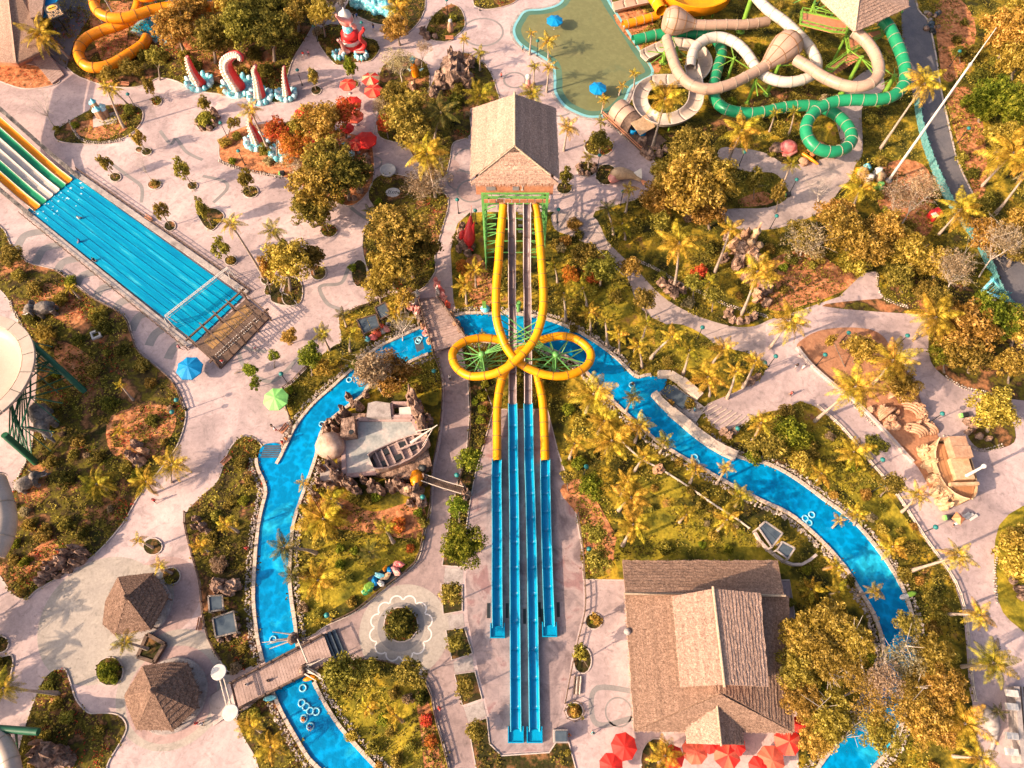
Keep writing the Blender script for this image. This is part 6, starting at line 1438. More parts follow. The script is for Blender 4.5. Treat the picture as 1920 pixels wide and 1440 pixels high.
PALMS=[(130,110,78,67,36,g),(240,197,213,170,20,g),(233,240,200,165,16,g),(497,523,433,420,24,g),(505,285,470,208,26,g),(535,467,512,433,24,n_),(817,370,800,292,42,g),(815,262,827,213,40,k_),(893,208,900,180,30,n_),(900,133,900,100,17,n_),(868,113,870,73,13,g),(763,55,745,18,30,g),(698,410,693,395,14,k_),
(993,103,997,62,11,g),(1028,110,1028,78,18,g),(1025,173,1030,127,16,g),(1000,165,1002,125,13,n_),(1003,205,997,177,27,n_),(1057,283,1065,240,23,g),(1188,167,1190,138,12,g),(1160,180,1167,162,12,g),(1128,213,1133,187,13,g),(1123,262,1127,228,13,n_),(1223,277,1247,187,38,g),(1173,400,1180,355,16,g),(1365,303,1390,247,38,g),(1263,540,1273,457,40,g),(1172,450,1167,420,26,n_),(1103,315,1103,295,14,n_),(1340,510,1370,430,26,g),(1150,440,1137,390,20,k_),
(1650,280,1733,158,38,g),(1600,385,1613,350,34,g),(1760,440,1800,395,42,g),(1840,350,1897,290,48,g),(1867,400,1935,310,40,g),(1463,357,1483,308,20,n_),(1477,257,1490,210,14,n_),(1442,247,1453,213,13,n_),
(1045,530,1040,498,16,n_),(1060,603,1057,550,26,n_),(1107,620,1105,587,24,g),(1100,575,1093,540,24,n_),(1137,650,1135,600,18,n_),(1160,660,1160,627,20,g),(1203,690,1197,650,24,g),(1203,640,1213,607,18,n_),(1220,673,1260,632,22,g),(1280,703,1293,657,24,n_),(1330,743,1327,708,34,g),(1337,680,1357,653,24,g),(1363,747,1380,697,22,g),(1393,727,1417,677,20,g),(1390,590,1420,510,36,g),
(1098,775,1113,740,46,g),(1173,773,1187,745,20,n_),(1135,850,1147,827,46,g),(1120,815,1133,790,34,g),(1190,830,1200,797,28,g),(1237,850,1247,827,20,n_),(1068,860,1077,832,24,g),(1190,883,1207,857,24,g),(1165,930,1177,903,26,g),(1293,907,1303,878,22,g),(1343,907,1360,878,17,g),(1160,957,1183,933,34,g),(1378,950,1387,930,26,n_),(1410,827,1427,793,26,g),
(1443,653,1480,603,38,g),(1710,637,1753,597,44,g),(1637,720,1673,677,48,g),(1527,790,1603,727,46,g),(1590,870,1600,848,36,g),(1530,903,1540,888,26,g),(1690,960,1720,928,24,g),(1430,545,1443,520,20,g),
(1600,985,1607,965,22,g),(1663,1035,1673,1025,26,g),(1703,1072,1797,1043,30,g),(1773,1153,1835,1153,32,g),(1803,1250,1860,1242,38,n_),(1763,1360,1808,1357,46,g),(1543,1068,1567,1061,22,g),(1515,1112,1520,1105,24,g),(1555,1115,1573,1110,24,n_),(1607,1117,1640,1108,20,n_),(1787,1418,1837,1421,32,g),
(1167,1023,1187,983,36,g),(1273,980,1287,965,22,g),(1343,997,1363,975,28,g),(1235,1430,1247,1417,34,g),(600,990,610,972,52,g),(593,1037,533,1027,34,k_),(575,1085,547,1077,22,k_),(612,1100,597,1088,38,g),(738,1017,722,990,22,n_),(700,1045,693,1035,24,k_),(698,1337,690,1325,22,g),(755,1352,743,1341,22,g),
(525,1410,508,1400,34,g),(287,1027,260,1012,16,g),(322,1075,300,1060,18,g),(280,1217,235,1203,24,n_),(110,1300,8,1290,36,n_),(447,997,423,983,20,g),(392,1035,377,1025,18,g),(492,1372,470,1360,26,g),
(250,750,227,722,13,g),(200,920,183,908,34,n_),(322,905,325,872,32,g),(290,925,275,903,28,g),(240,812,225,808,14,g),(650,613,643,590,16,k_),(618,657,605,627,20,n_),(657,660,657,625,22,n_),(875,570,873,535,24,g),(893,540,890,507,22,g),(748,612,743,590,20,g),(590,925,570,905,18,g),(640,950,622,935,26,n_),(660,200,0,0,0,None),
(1320,560,1330,530,18,n_),(1560,990,1573,975,16,g),(1850,1330,1872,1335,18,k_),(150,560,132,540,14,g),(905,640,905,625,8,n_)]
for q in PALMS:
    if q[5] is None: continue
    palm(*q)
G_,O_,D_,N_,R_,Y_='leafgold','leafolive','leafdark','leafgreen','leafred','leafdry'
TREES=[(345,100,330,52,40,G_),(405,120,400,70,42,O_),(370,60,358,18,38,G_),(455,110,450,52,46,O_),(515,115,512,62,42,D_),(505,60,500,12,46,D_),(560,60,560,15,36,O_),(440,50,438,8,42,G_),(300,150,296,105,20,O_),(250,140,245,128,18,O_),(205,150,203,140,16,G_),(610,70,603,25,28,G_),
(750,85,742,55,26,G_),(765,265,762,215,46,O_),(745,225,738,180,26,O_),(780,290,775,245,36,O_),(728,260,722,232,18,R_),(605,290,602,232,44,G_),(520,300,520,245,26,R_),(650,260,645,210,26,R_),(560,320,555,275,32,R_),(620,350,612,302,44,O_),(600,400,596,352,50,G_),(655,375,650,330,46,D_),(588,425,583,390,38,O_),(545,300,560,240,22,G_),
(752,510,745,435,60,O_),(775,520,772,475,48,D_),(740,540,735,495,44,G_),(715,570,712,535,34,G_),(760,590,758,560,20,G_),(545,545,540,490,44,G_),(590,515,585,482,26,O_),
(1320,410,1300,345,62,G_),(1285,370,1262,330,42,G_),(1350,400,1345,335,40,G_),(1305,330,1295,280,42,O_),(1245,395,1235,375,36,G_),(1330,430,1322,395,36,G_),(1125,290,1122,262,18,O_),
(1590,480,1580,430,46,G_),(1625,500,1625,465,40,G_),(1660,470,1660,430,38,G_),(1570,440,1568,405,34,G_),(1515,470,1505,440,32,O_),(1710,500,1700,465,40,G_),(1750,520,1740,488,38,G_),(1690,550,1685,520,28,O_),(1740,570,1732,545,26,O_),(1600,510,1600,490,28,G_),
(1870,120,1885,60,46,G_),(1895,150,1910,110,44,G_),(1860,220,1870,180,44,N_),(1835,230,1840,200,34,N_),(1890,250,1905,205,44,N_),(1900,90,1915,30,40,G_),(1870,300,1885,262,34,G_),(1845,480,1852,445,42,G_),(1890,500,1905,460,46,O_),(1915,470,1925,420,40,G_),(1825,420,1830,392,26,O_),
(1800,660,1808,612,54,G_),(1850,640,1858,592,46,N_),(1895,650,1905,612,40,G_),(1775,685,1778,648,42,G_),(1770,700,1735,640,26,N_),(1890,720,1893,682,28,G_),(1850,810,1862,768,42,G_),(1600,680,1615,655,34,G_),(1690,750,1685,718,34,G_),(1815,700,1820,668,32,O_),(1725,600,1760,560,24,O_),
(1125,540,1128,505,32,O_),(1180,530,1182,500,20,G_),(1100,510,1098,480,26,O_),(1213,600,1208,562,22,O_),(1300,560,1300,530,18,O_),(1335,585,1337,555,18,O_),(1105,925,1108,912,26,N_),(1112,1015,1115,1000,20,O_),(1120,1065,1120,1052,24,O_),(1650,932,1673,907,22,O_),
(1895,1085,1905,1055,34,G_),(1900,1045,1915,1015,28,G_),(640,1285,635,1262,34,O_),(692,1265,688,1255,24,O_),(775,1275,770,1263,28,O_),(870,1045,868,1020,40,N_),(882,885,880,860,26,N_),(862,980,858,948,20,N_),(848,1130,846,1112,22,O_),(855,1215,855,1205,18,O_),(873,1300,873,1286,20,O_),(895,1385,893,1372,18,O_),
(720,740,695,695,34,Y_),(735,725,735,700,40,G_),(795,775,792,795,14,G_),(585,705,582,668,24,N_),(600,700,603,690,20,G_),(545,645,543,632,16,G_),(485,715,470,695,14,N_),(515,690,515,668,12,N_),(20,500,30,478,24,O_),(1800,120,1790,95,12,D_),
(1445,850,1440,835,30,O_),(1480,830,1478,808,30,N_),(1470,790,1472,778,22,O_),(1620,850,1640,835,22,D_),(1500,875,1500,865,22,G_),(625,20,628,-5,22,Y_),(1065,920,1062,895,14,O_),(1240,440,1240,415,20,O_)]
for q in TREES:
    x,y=q[0],q[1]; tree(*q)
SLIM=[(294,190,277,158,12,O_),(275,285,257,255,14,G_),(217,333,193,302,13,O_),(361,349,338,312,16,O_),(319,424,300,392,13,O_),(391,215,380,190,14,O_),(427,255,437,228,12,O_),(593,170,585,140,12,O_),(664,158,655,120,15,N_),(470,360,458,330,18,O_),(398,425,375,385,14,O_),(433,489,412,460,18,O_),(617,433,600,400,20,O_),(537,470,530,455,10,O_),(508,550,495,500,14,G_),(1058,353,1062,325,16,O_),(1113,1165,1120,1160,12,G_),(1092,1240,1090,1222,18,O_),(1125,285,1128,262,16,O_),(1455,400,1462,355,16,O_),(1413,375,1415,330,16,O_),(1585,690,1560,635,10,G_),(440,700,462,690,10,N_),(470,728,478,718,12,N_)]
for q in SLIM: slim(*q)
BARE=[(105,242,72,190,34,0),(290,347,258,300,14,0),(820,360,805,335,42,1),(795,370,788,350,34,1),(755,160,745,115,30,1),(700,250,715,200,22,1),(1660,425,1690,370,36,1),(1680,440,1730,350,34,1),(755,640,755,600,30,0),(712,730,700,690,42,1),(1500,480,1510,455,44,1),(1835,520,1880,450,40,1),(1535,380,1530,350,30,0),(1770,560,1790,500,40,1),(600,340,618,290,40,0),(545,340,560,300,36,1),(635,40,628,5,18,0),(790,130,795,90,16,1)]
for q in BARE: baretree(*q)
# trees standing just outside the left edge, whose shadows stripe the lower plaza
for q in ((-60,1180,-110,1160,34),(-120,1235,-180,1220,36),(-50,1330,-95,1325,34),(-140,1380,-200,1375,40),(-70,1430,-120,1440,34),(-30,1130,-70,1105,26),(-200,1300,-260,1290,40)): tree(*q,rnd.choice((O_,D_)))
for q in ((-20,1200,-70,1190,30,g),(-40,1270,-100,1262,32,n_),(-30,1395,-80,1400,30,g),(-90,1320,-160,1316,34,n_)): palm(*q)
# the giant golden tree over the river at the lower right
b=G(1615,1285); t=thing('giant_tree','giant golden tree with pale forked trunk spreading over the river bend','tree',b)
mb=MB(); 
for (x,y,h) in ((1500,1200,7),(1530,1330,7),(1600,1180,8),(1700,1210,8),(1740,1290,8),(1690,1380,7),(1580,1390,6.5),(1550,1260,8),(1660,1240,8.5)):
    e=G(x,y,h)-b; m_=e*.45+Vector((0,0,1)); mb.tube([(0,0,0),(0,0,1.4),m_,e],[.4,.28,.12,.03],7,False)
    for j in range(14):
        f=rnd.uniform(.3,1); p=m_.lerp(e,f); q=p+Vector((rnd.gauss(0,1.4),rnd.gauss(0,1.4),rnd.uniform(.2,1.4))); mb.tube([p,q],[.05,.02],4,False)
part('trunk',mb.mesh('trunk',M['pale']),t)
for (x,y,r_px,h,c_) in ((1505,1195,44,6.5,G_),(1560,1165,42,7,G_),(1495,1255,38,6.5,G_),(1545,1225,42,7.5,G_),(1600,1200,36,7.5,G_),(1500,1310,36,6,G_),(1560,1345,44,6,G_),(1530,1385,34,5,G_),(1745,1225,38,6.5,G_),(1765,1290,44,6.5,G_),(1725,1345,46,6.5,G_),(1650,1370,38,6,G_),(1770,1370,30,5.5,G_),(1700,1170,24,6.5,O_),(1715,1280,34,6,G_)):
    c=G(x,y,h)-b; r=r_px*mpp(x,y,h); part('crown',crown(c_,'L',rnd.randrange(3)),t,c,(0,0,rnd.random()*6),(r,r,r*.55))
for (x,y,r_px,h) in ((1690,1235,44,7),(1645,1320,46,7),(1600,1265,42,8),(1655,1275,40,8.5),(1700,1300,34,7)):
    c=G(x,y,h)-b; r=r_px*mpp(x,y,h); part('twig_cluster',crown(Y_ if x in (1690,1655) else G_,'W',rnd.randrange(3)),t,c,(0,0,rnd.random()*6),(r,r,r*.5))
# shrubs named one by one
SHR=[(752,1171,26,D_),(206,1259,20,N_),(90,575,0,N_),(187,598,18,G_),(118,565,16,G_),(90,628,16,G_),(95,650,14,G_),(137,530,12,N_),(388,230,16,O_),(640,1030,10,N_),(665,1035,8,N_),(903,745,11,N_),(905,770,10,N_),(900,790,9,N_),(910,722,9,N_),(890,755,8,N_),(1065,770,14,N_),(1085,790,12,G_),(1105,640,14,G_),(1078,600,12,O_),(1085,870,14,N_),(1440,905,14,O_),(1365,1030,9,N_),(1315,1022,8,N_),(1290,760,12,O_),(1410,860,16,N_),(1500,830,22,N_),(1515,850,18,O_),(1595,875,13,N_),(870,505,14,R_),(1110,520,20,R_),(1310,515,14,R_),(1070,520,18,R_),(1090,480,14,G_),(560,830-10,10,O_),(470,905,12,O_),(455,870,14,O_),(440,940,12,O_),(400,1010,14,O_),(415,1060,18,Y_),(430,1100,12,O_),(390,985,10,G_),(460,1215,10,O_),(705,935,10,N_),(610,925,12,O_),(665,935,14,O_),(690,940,10,O_),(750,985,16,R_),(795,980,12,O_),(770,1030,10,R_),(790,1010,10,O_),(545,1160-60,0,O_),(660,1190-60,10,G_),(600,1150,12,O_),(640,1060,12,N_),(690,1320,10,O_),(720,1350,12,N_),(740,1300,12,O_),(790,1310,14,D_),(800,1350,14,R_),(810,1390,12,R_),(660,1380,12,G_),(640,1400,10,O_),(700,1400,14,O_),(770,1400,12,O_),(745,1425,14,O_),(500,1380,12,D_),(480,1340,12,O_),(1240,520,10,O_),(1250,680,12,O_),(1400,450,14,N_),(1330,470,14,D_),(1365,470,12,G_),(1480,490,14,D_),(1440,470,12,G_),(1465,505,10,N_),(1520,500,10,O_),(1190,690,10,O_),(1155,560,14,O_),(1140,670,12,O_),(940,300,0,O_),(1075,620,10,O_),(860,455,12,D_),(1060,455,12,G_),(1075,425,14,G_),(1085,445,10,D_),(1040,460,10,O_),(915,265,0,O_),(905,200,12,O_),(855,195,16,D_),(840,230,16,D_),(860,170,14,O_),(760,170,14,G_),(795,140,12,O_),(822,40,12,D_),(850,40,10,O_),(810,60,8,O_),(310,115,10,O_),(270,110,12,D_),(370,130,14,D_),(480,110,16,D_),(500,140,18,D_),(430,120,14,O_),(460,140,12,O_),(620,100,8,G_),(700,95,8,G_),(245,212,12,D_),(232,225,8,O_),(170,222,8,O_),(425,272,12,G_),(445,260,10,O_),(500,285,14,O_),(540,305,12,G_),(60,220,0,O_),(1113,1165,8,N_),(1077,1333,10,G_),(5,1240,9,D_),(95,1290,14,O_),(110,1320,12,G_),(130,1345,14,O_),(190,1370,14,D_),(90,1380,12,O_),(120,1400,12,D_),(30,1050,10,O_),(30,1020,12,N_),(90,1000,16,O_),(130,985,14,O_),(160,1000,12,D_),(60,985,12,G_),(150,830,14,O_),(190,860,12,D_),(100,870,14,O_),(240,880,12,O_),(130,900,16,D_),(180,700,14,O_),(230,660,12,D_),(270,690,14,O_),(285,720,12,G_),(210,760,16,D_),(290,790,12,D_),(150,640,14,D_),(70,545,14,O_),(40,520,14,O_),(200,620,14,D_),(60,600,12,D_),(1700,60,0,O_),(1790,80,10,D_),(1810,200,16,D_),(1815,110,18,D_),(1830,150,18,D_),(1800,300,12,O_),(1820,330,14,D_),(1850,380,16,O_),(1630,230,12,D_),(1650,310,12,O_),(1680,240,10,D_),(1640,370,12,G_),(1700,430,14,O_),(1560,300-5,8,O_),(1480,330-60,12,D_),(1420,240,14,D_),(1350,250,12,D_),(1300,260,14,D_),(1270,290,12,G_),(1210,65,8,G_),(1230,150,8,O_),(1290,120,8,G_),(1700,1030,14,G_),(1690,1080,16,G_),(1740,1120,16,O_),(1760,1160,14,O_),(1745,1180,14,G_),(1720,1090,10,G_),(1780,1230,14,G_),(1590,1090,12,D_),(1540,1130,14,D_),(1560,1150,16,O_),(1560,930,10,G_),(1620,930,12,G_),(1650,990,12,G_),(1570,880,12,O_),(1480,1130,10,O_)]
for x,y,r,c in SHR:
    if r: shrub(x,y,r,c)
# random low bushes inside the beds, kept off paths, water and buildings
BLK=[[(1160,1040),(1495,1040),(1495,1400),(1160,1400)],[(590,735),(830,735),(830,950),(590,950)],[(880,180),(1050,180),(1050,500),(880,500)],[(920,380),(1040,380),(1040,900),(920,900)]]
BLKW=[[tuple(G(*p).xy) for p in q] for q in BLK]
def blocked(x,y):
    return inpoly(x,y,RIVER) or any(inpoly(x,y,p) for p in PAVED) or any(inpoly(x,y,p) for p in BLKW)
cnt=0; tries=0
while cnt<150 and tries<20000:
    tries+=1
    px=rnd.uniform(0,1920); py=rnd.uniform(0,1440); w=G(px,py)
    if not any(inpoly(w.x,w.y,b_[0]) for b_ in BEDS) or blocked(w.x,w.y): continue
    if min((abs(px-a[3])+abs(py-a[4])) for a in AUTO)<20: continue
    shrub(px,py,rnd.uniform(6,12),rnd.choice([O_,O_,G_,N_,D_,Y_])); cnt+=1
# ground cover that nobody could count
def ground_cover(name,mats_,n_per_m2,kinds,size,colnoise,hgt,thr):
    Vs=[]
    for poly,kind,z in BEDS:
        if kind not in kinds: continue
        P_=np.array(poly); lo=P_.min(0); hi=P_.max(0); lo=np.maximum(lo,[-140,-12]); hi=np.minimum(hi,[150,175])
        if (hi<=lo).any(): continue
        n=int((hi-lo).prod()*n_per_m2); X=nr.uniform(lo[0],hi[0],n); Y=nr.uniform(lo[1],hi[1],n)
        m=np_inpoly(X,Y,poly)
        # clumpiness
        ph=colnoise; f=np.sin(X*.31+ph+2*np.sin(Y*.17+ph))+np.sin(Y*.37-ph+2*np.sin(X*.13))+.8*np.sin(X*.9+Y*.7+ph)
        m&=(f>thr); m&=~np_inpoly(X,Y,RIVER)
        for p in PAVED: m&=~np_inpoly(X,Y,p)
        for p in BLKW[:3]: m&=~np_inpoly(X,Y,p)
        # only what the camera side could see
        D=FPX*(CAMH)/( (CAMH*CT+Y*ST) ); px=960+X*FPX/(CAMH*CT+Y*ST); m&=(px>-150)&(px<2070)
        X=X[m];Y=Y[m]; k=len(X)
        if not k: continue
        for q in range(4):
            a=nr.uniform(0,6.28,k); t_=nr.uniform(.3,1.1,k); s=size*nr.uniform(.6,1.4,k); dx=np.cos(a);dy=np.sin(a)
            ox=nr.normal(0,size*.8,k); oy=nr.normal(0,size*.8,k); zz=z+.05+hgt*nr.random(k)
            cx=X+ox; cy=Y+oy; Ux=dx*s*np.cos(t_);Uy=dy*s*np.cos(t_);Uz=s*np.sin(t_)*.6; Vx=-dy*s*.4;Vy=dx*s*.4
            quad=np.stack([np.stack([cx-Ux*.2-Vx*.3,cy-Uy*.2-Vy*.3,zz-.04],1),np.stack([cx+Ux*.5-Vx,cy+Uy*.5-Vy,zz+Uz*.6],1),np.stack([cx+Ux,cy+Uy,zz+Uz],1),np.stack([cx+Ux*.5+Vx,cy+Uy*.5+Vy,zz+Uz*.6],1)],1)
            Vs.append(quad.reshape(-1,3))
    me=leafmesh(name,np.concatenate(Vs),M[mats_]); o=bpy.data.objects.new(name,me); COL.objects.link(o); o['kind']='stuff'
ground_cover('ground_cover','leafolive',2.2,('grass','soil','darkbed'),.30,.3,.25,.3)
ground_cover('ground_cover','leafdark',2.2,('grass','soil','darkbed'),.32,2.1,.2,.5)
ground_cover('ground_cover','leafgold',1.6,('grass','soil'),.28,4.4,.3,.9)
ground_cover('ground_cover','leafgreen',1.2,('grass','soil'),.26,5.5,.25,1.0)
ground_cover('bedding_plants','leafred',1.5,('soil','mulch'),.22,1.2,.15,1.0)
# ------------------------------------------------------------------ parasols
def gore_mesh(name,r,h,n,m):
    mb=MB(); a0,a1=-math.pi/n,math.pi/n; k=3; vs=[(0,0,h)]
    for i in range(1,k+1):
        f=i/k; z=h*(1-f**1.25)
        for a,sag in ((a0,0),(0,.04*f),(a1,0)): vs.append((r*f*math.cos(a)*(1 if a else math.cos(a0)*.99),r*f*math.sin(a),z-sag))
    fs=[(0,1,2),(0,2,3)]
    for i in range(k-1):
        o=1+i*3; fs+=[(o,o+3,o+4,o+1),(o+1,o+4,o+5,o+2)]
    o=1+(k-1)*3; mb.add(vs,fs); mb.add([vs[o],vs[o+1],vs[o+2],(vs[o+2][0],vs[o+2][1],-.18),(vs[o+1][0],vs[o+1][1],-.2),(vs[o][0],vs[o][1],-.18)],[(0,1,4,5),(1,2,3,4)])
    return mb.mesh(name,m)
GORE={}
pm=MB(); pm.tube([(0,0,0),(0,0,2.6)],.06,8); pm.rev([(.4,0),(.4,.12),(.1,.16)],12); POLE=pm.mesh('pole',M['wire'])
def parasol(x,y,label,r=1.75,c1='red',c2='red',h=2.5,rz=0,group=None):
    c=G(x,y,h); t=thing('parasol',label,'parasol',(c.x,c.y,0),rz,group)
    part('pole',POLE,t,(0,0,0),(0,0,0),(1,1,h/2.45))
    for i in range(8):
        cc=c1 if i%2==0 else c2; k=(cc,)
        if k not in GORE: GORE[k]=gore_mesh('canopy_panel',1,.42,8,M[cc])
        part('canopy_panel',GORE[k],t,(0,0,h),(0,0,i*math.pi/4),(r,r,r*.75))
    return t
parasol(355,690,'bright blue parasol beside the end of the mat racing pool',2.35,'blue','blue')
parasol(517,748,'pale green parasol above the left bank of the river',2.2,'green','green')
parasol(1040,38,'upper blue parasol standing in the green lagoon',2.0,'blue','blue'); parasol(1121,165,'lower blue parasol standing in the green lagoon',2.0,'blue','blue')
parasol(1170,1400,'red parasol left of the round palm bed, highest of the bottom row',1.85,'red','red',rz=.2)
parasol(1146,1436,'red parasol cut by the bottom edge, leftmost of all',1.7,'red','red')
parasol(1262,1420,'red parasol right of the round palm bed',1.6,'red','red',rz=.4); parasol(1303,1408,'pale red parasol under the left eave of the porch roof',1.8,'redpale','redpale'); parasol(1330,1392,'dark red parasol half hidden by the porch roof',1.5,'red','red',rz=.3); parasol(1363,1415,'two-tone orange and red parasol right of the porch roof',1.9,'redpale','red'); parasol(1380,1398,'red parasol tucked behind the two-tone one',1.4,'red','red'); parasol(1446,1425,'orange red parasol at the bottom edge',1.9,'redpale','redpale'); parasol(1425,1440,'red parasol cut by the bottom edge beneath the hall',1.6,'red','red')
parasol(1477,1390,'large red parasol at the lower right corner of the hall roof',1.9,'redpale','red'); parasol(1497,1358,'small red parasol against the side terrace',1.1,'red','red',rz=.3)
for x,y,l,a,b_,r_ in ((695,147,'cream and red parasol, upper of the stacked pair','creampaint','red',2.1),(700,170,'orange and red parasol, lower of the stacked pair','redpale','red',2.1),(652,158,'red parasol beside the slim green tree','redpale','red',1.9),(661,192,'red parasol behind the twiggy crown','red','red',2.0),(665,218,'red parasol under the bare branches, right side','redpale','redpale',2.0),(571,213,'bright red parasol below the fourth tentacle','red','red',2.4),(588,240,'red parasol hidden in the flame trees','red','redpale',2.0),(685,262,'large red parasol above the dark round tree','red','red',2.5),(668,270,'red parasol left of the large one by the dark tree','redpale','red',1.8),(625,255,'red parasol in the middle of the flame trees','red','red',1.6),(536,262,'dark red parasol deep in the orange trees','red','red',1.4),(600,262,'scarlet parasol peeping between orange crowns','red','red',1.7),(650,240,'red parasol between bare branches','red','red',1.6)):
    parasol(x,y,l,r_,a,b_)
# ------------------------------------------------------------------ lamp posts
lm=MB(); lm.tube([(0,0,0),(0,0,4.0)],[.09,.06],7); LP=lm.mesh('post',M['dark'])
lm=MB(); lm.rev([(0,.38),(.3,.30),(.42,.1),(.42,0),(.30,-.1),(0,-.12)],10); LH=lm.mesh('lamp_head',mat('lamp_teal',[lin(.01,.12,.12),lin(.02,.2,.19)],scale=2,rough=.5))
lm=MB(); lm.rev([(.2,0),(.2,.25),(.09,.3)],8); LB=lm.mesh('base',M['dark'])
LAMPS=[(257,205),(427,258),(567,160),(596,78),(684,72),(1007,106),(1307,635),(1742,793),(1633,877),(1633,918+5),(1728,1000),(1530,685),(1573,645),(1680,650),(1440,688),(1095,905-15),(1045,418),(1120,318),(1163,385),(1480,363),(1780,125),(1795,268),(1540,410),(1443,430),(342,790),(350,768),(540,720),(798,945),(818,715),(860,400),(893,420),(1420,700),(1385,312),(500,60),(460,310),(560,325),(1370,820),(900,20),(840,30),(1100,1040),(625,1160),(860,905)]
for x,y in LAMPS:
    b=G(x,y,0); t=thing('lamp_post','x','lamp post',b); part('post',LP,t); part('lamp_head',LH,t,(0,0,4.05)); part('base',LB,t); AUTO.append((t,'teal headed','lamp post',x,y))
# ------------------------------------------------------------------ swim rings in the river
RINGS=[(497+15,1199),(566,1318),(574,1325),(582,1333),(593,1334),(568,1290),(570,1347),(582,1362),(1207,785),(1203,780),(1303,857),(1306,866),(1510,972),(1517,980),(1522,965),(1185,722),(787,635),(784,640),(655,712),(1020,640),(604,795)]
me_ring=MB(); torus(me_ring,(0,0,0),.47,.12,20,8); RM=me_ring.mesh('swim_ring',mat('clear_ring',[lin(.12,.45,.58),lin(.35,.62,.70)],scale=2,rough=.2))
for i,(x,y) in enumerate(RINGS):
    o=bpy.data.objects.new('swim_ring',RM); COL.objects.link(o); o.location=G(x,y,.34); tag(o,'x','swim ring'); AUTO.append((o,'pale floating','swim ring',x,y))
# ------------------------------------------------------------------ benches and bins
def bench(x,y,rz,label,m='woodred'):
    t=thing('bench',label,'bench',G(x,y),rz)
    for i in range(4): b=MB(); b.box((0,-.22+.15*i,.45),(1.9,.12,.05)); part('slat',b.mesh('slat',M[m]),t)
    b=MB(); b.box((0,.38,.72),(1.9,.05,.4)); part('backrest',b.mesh('backrest',M[m]),t)
    for s_ in (-.75,.75): b=MB(); b.box((s_,.05,.22),(.08,.6,.44)); part('leg',b.mesh('leg',M['dark']),t)
for a in ((205,157,-.15,'left red bench at the garden edge below the orange slide'),(236,161,-.12,'right red bench at the garden edge below the orange slide'),(280,412,-.6,'red bench beside the mat racing pool fence'),(427,865,.9,'brown bench beside the garden of the river strip'),(379,1170,1.55,'red bench beside the large blue grey basin'),(843,75,0,'red bench at the rocks of the small upper island'),(535,806,1.0,'red bench on the plaza beside the river steps')): bench(*a)
t=thing('log_bench','bundle of pale logs forming a bench below the oval planter','bench',G(1083,1290))
for i in range(4): mb=MB(); mb.tube([G(1079+i*3.4,1268,.35),G(1077+i*3.2,1302,.35)],.17,7); mb.build('log',M['pale' if i%2 else 'wood'],t)
t=thing('planter_fence','little rope fence ring round the small lower planter','fence',G(1077,1333)); pts=[G(1077+19*math.cos(a),1333+20*math.sin(a),.8) for a in [i*math.pi/4 for i in range(8)]]
for i in range(8):
    p=pts[i]; mb=MB(); mb.tube([(p.x,p.y,0),(p.x,p.y,1)],.08,6); mb.build('post',M['wood'],t); mb=MB(); mb.tube([p,pts[(i+1)%8]],.05,5); mb.build('rope',M['wood'],t)
def binn(x,y,label,m='green'):
    t=thing('litter_bin',label,'bin',G(x,y)); b=MB(); b.box((0,0,.5),(.9,.7,1.0)); part('body',b.mesh('body',M['dark']),t); b=MB(); b.box((-.62,0,.35),(.35,.7,.7)); part('hopper',b.mesh('hopper',M['green']),t)
binn(1806,781,'black and green bin left of the round rock planter'); binn(1776,972,'black and green bin below the stone ship'); binn(531,328,'black and green bin under the tentacle bed edging'); binn(1476,368,'black and green bin at the right tip of the path island')
t=thing('kiosk','small white and grey kiosk cart at the lower end of the apron','kiosk',G(1050,1380)); p=G(1050,1380); mb=MB(); mb.box(p+Vector((0,0,.9)),(2.0,1.7,1.8)); mb.build('body',M['concrete'],t); mb=MB(); mb.box(p+Vector((0,0,1.9)),(1.6,1.3,.1)); mb.build('roof',M['slate'],t)
t=thing('drain_kiosk','grey square hatch frame lying in the western garden soil','hatch',G(182,629)); b=G(182,629)
for i,(dx,dy,sx,sy) in enumerate(((0,.7,1.7,.3),(0,-.7,1.7,.3),(.7,0,.3,1.1),(-.7,0,.3,1.1))): mb=MB(); q=Matrix.Rotation(.5,3,'Z')@Vector((dx,dy,0)); mb.box(b+q+Vector((0,0,.3)),(sx,sy,.6),.5); mb.build('frame_side',M['white2'],t)
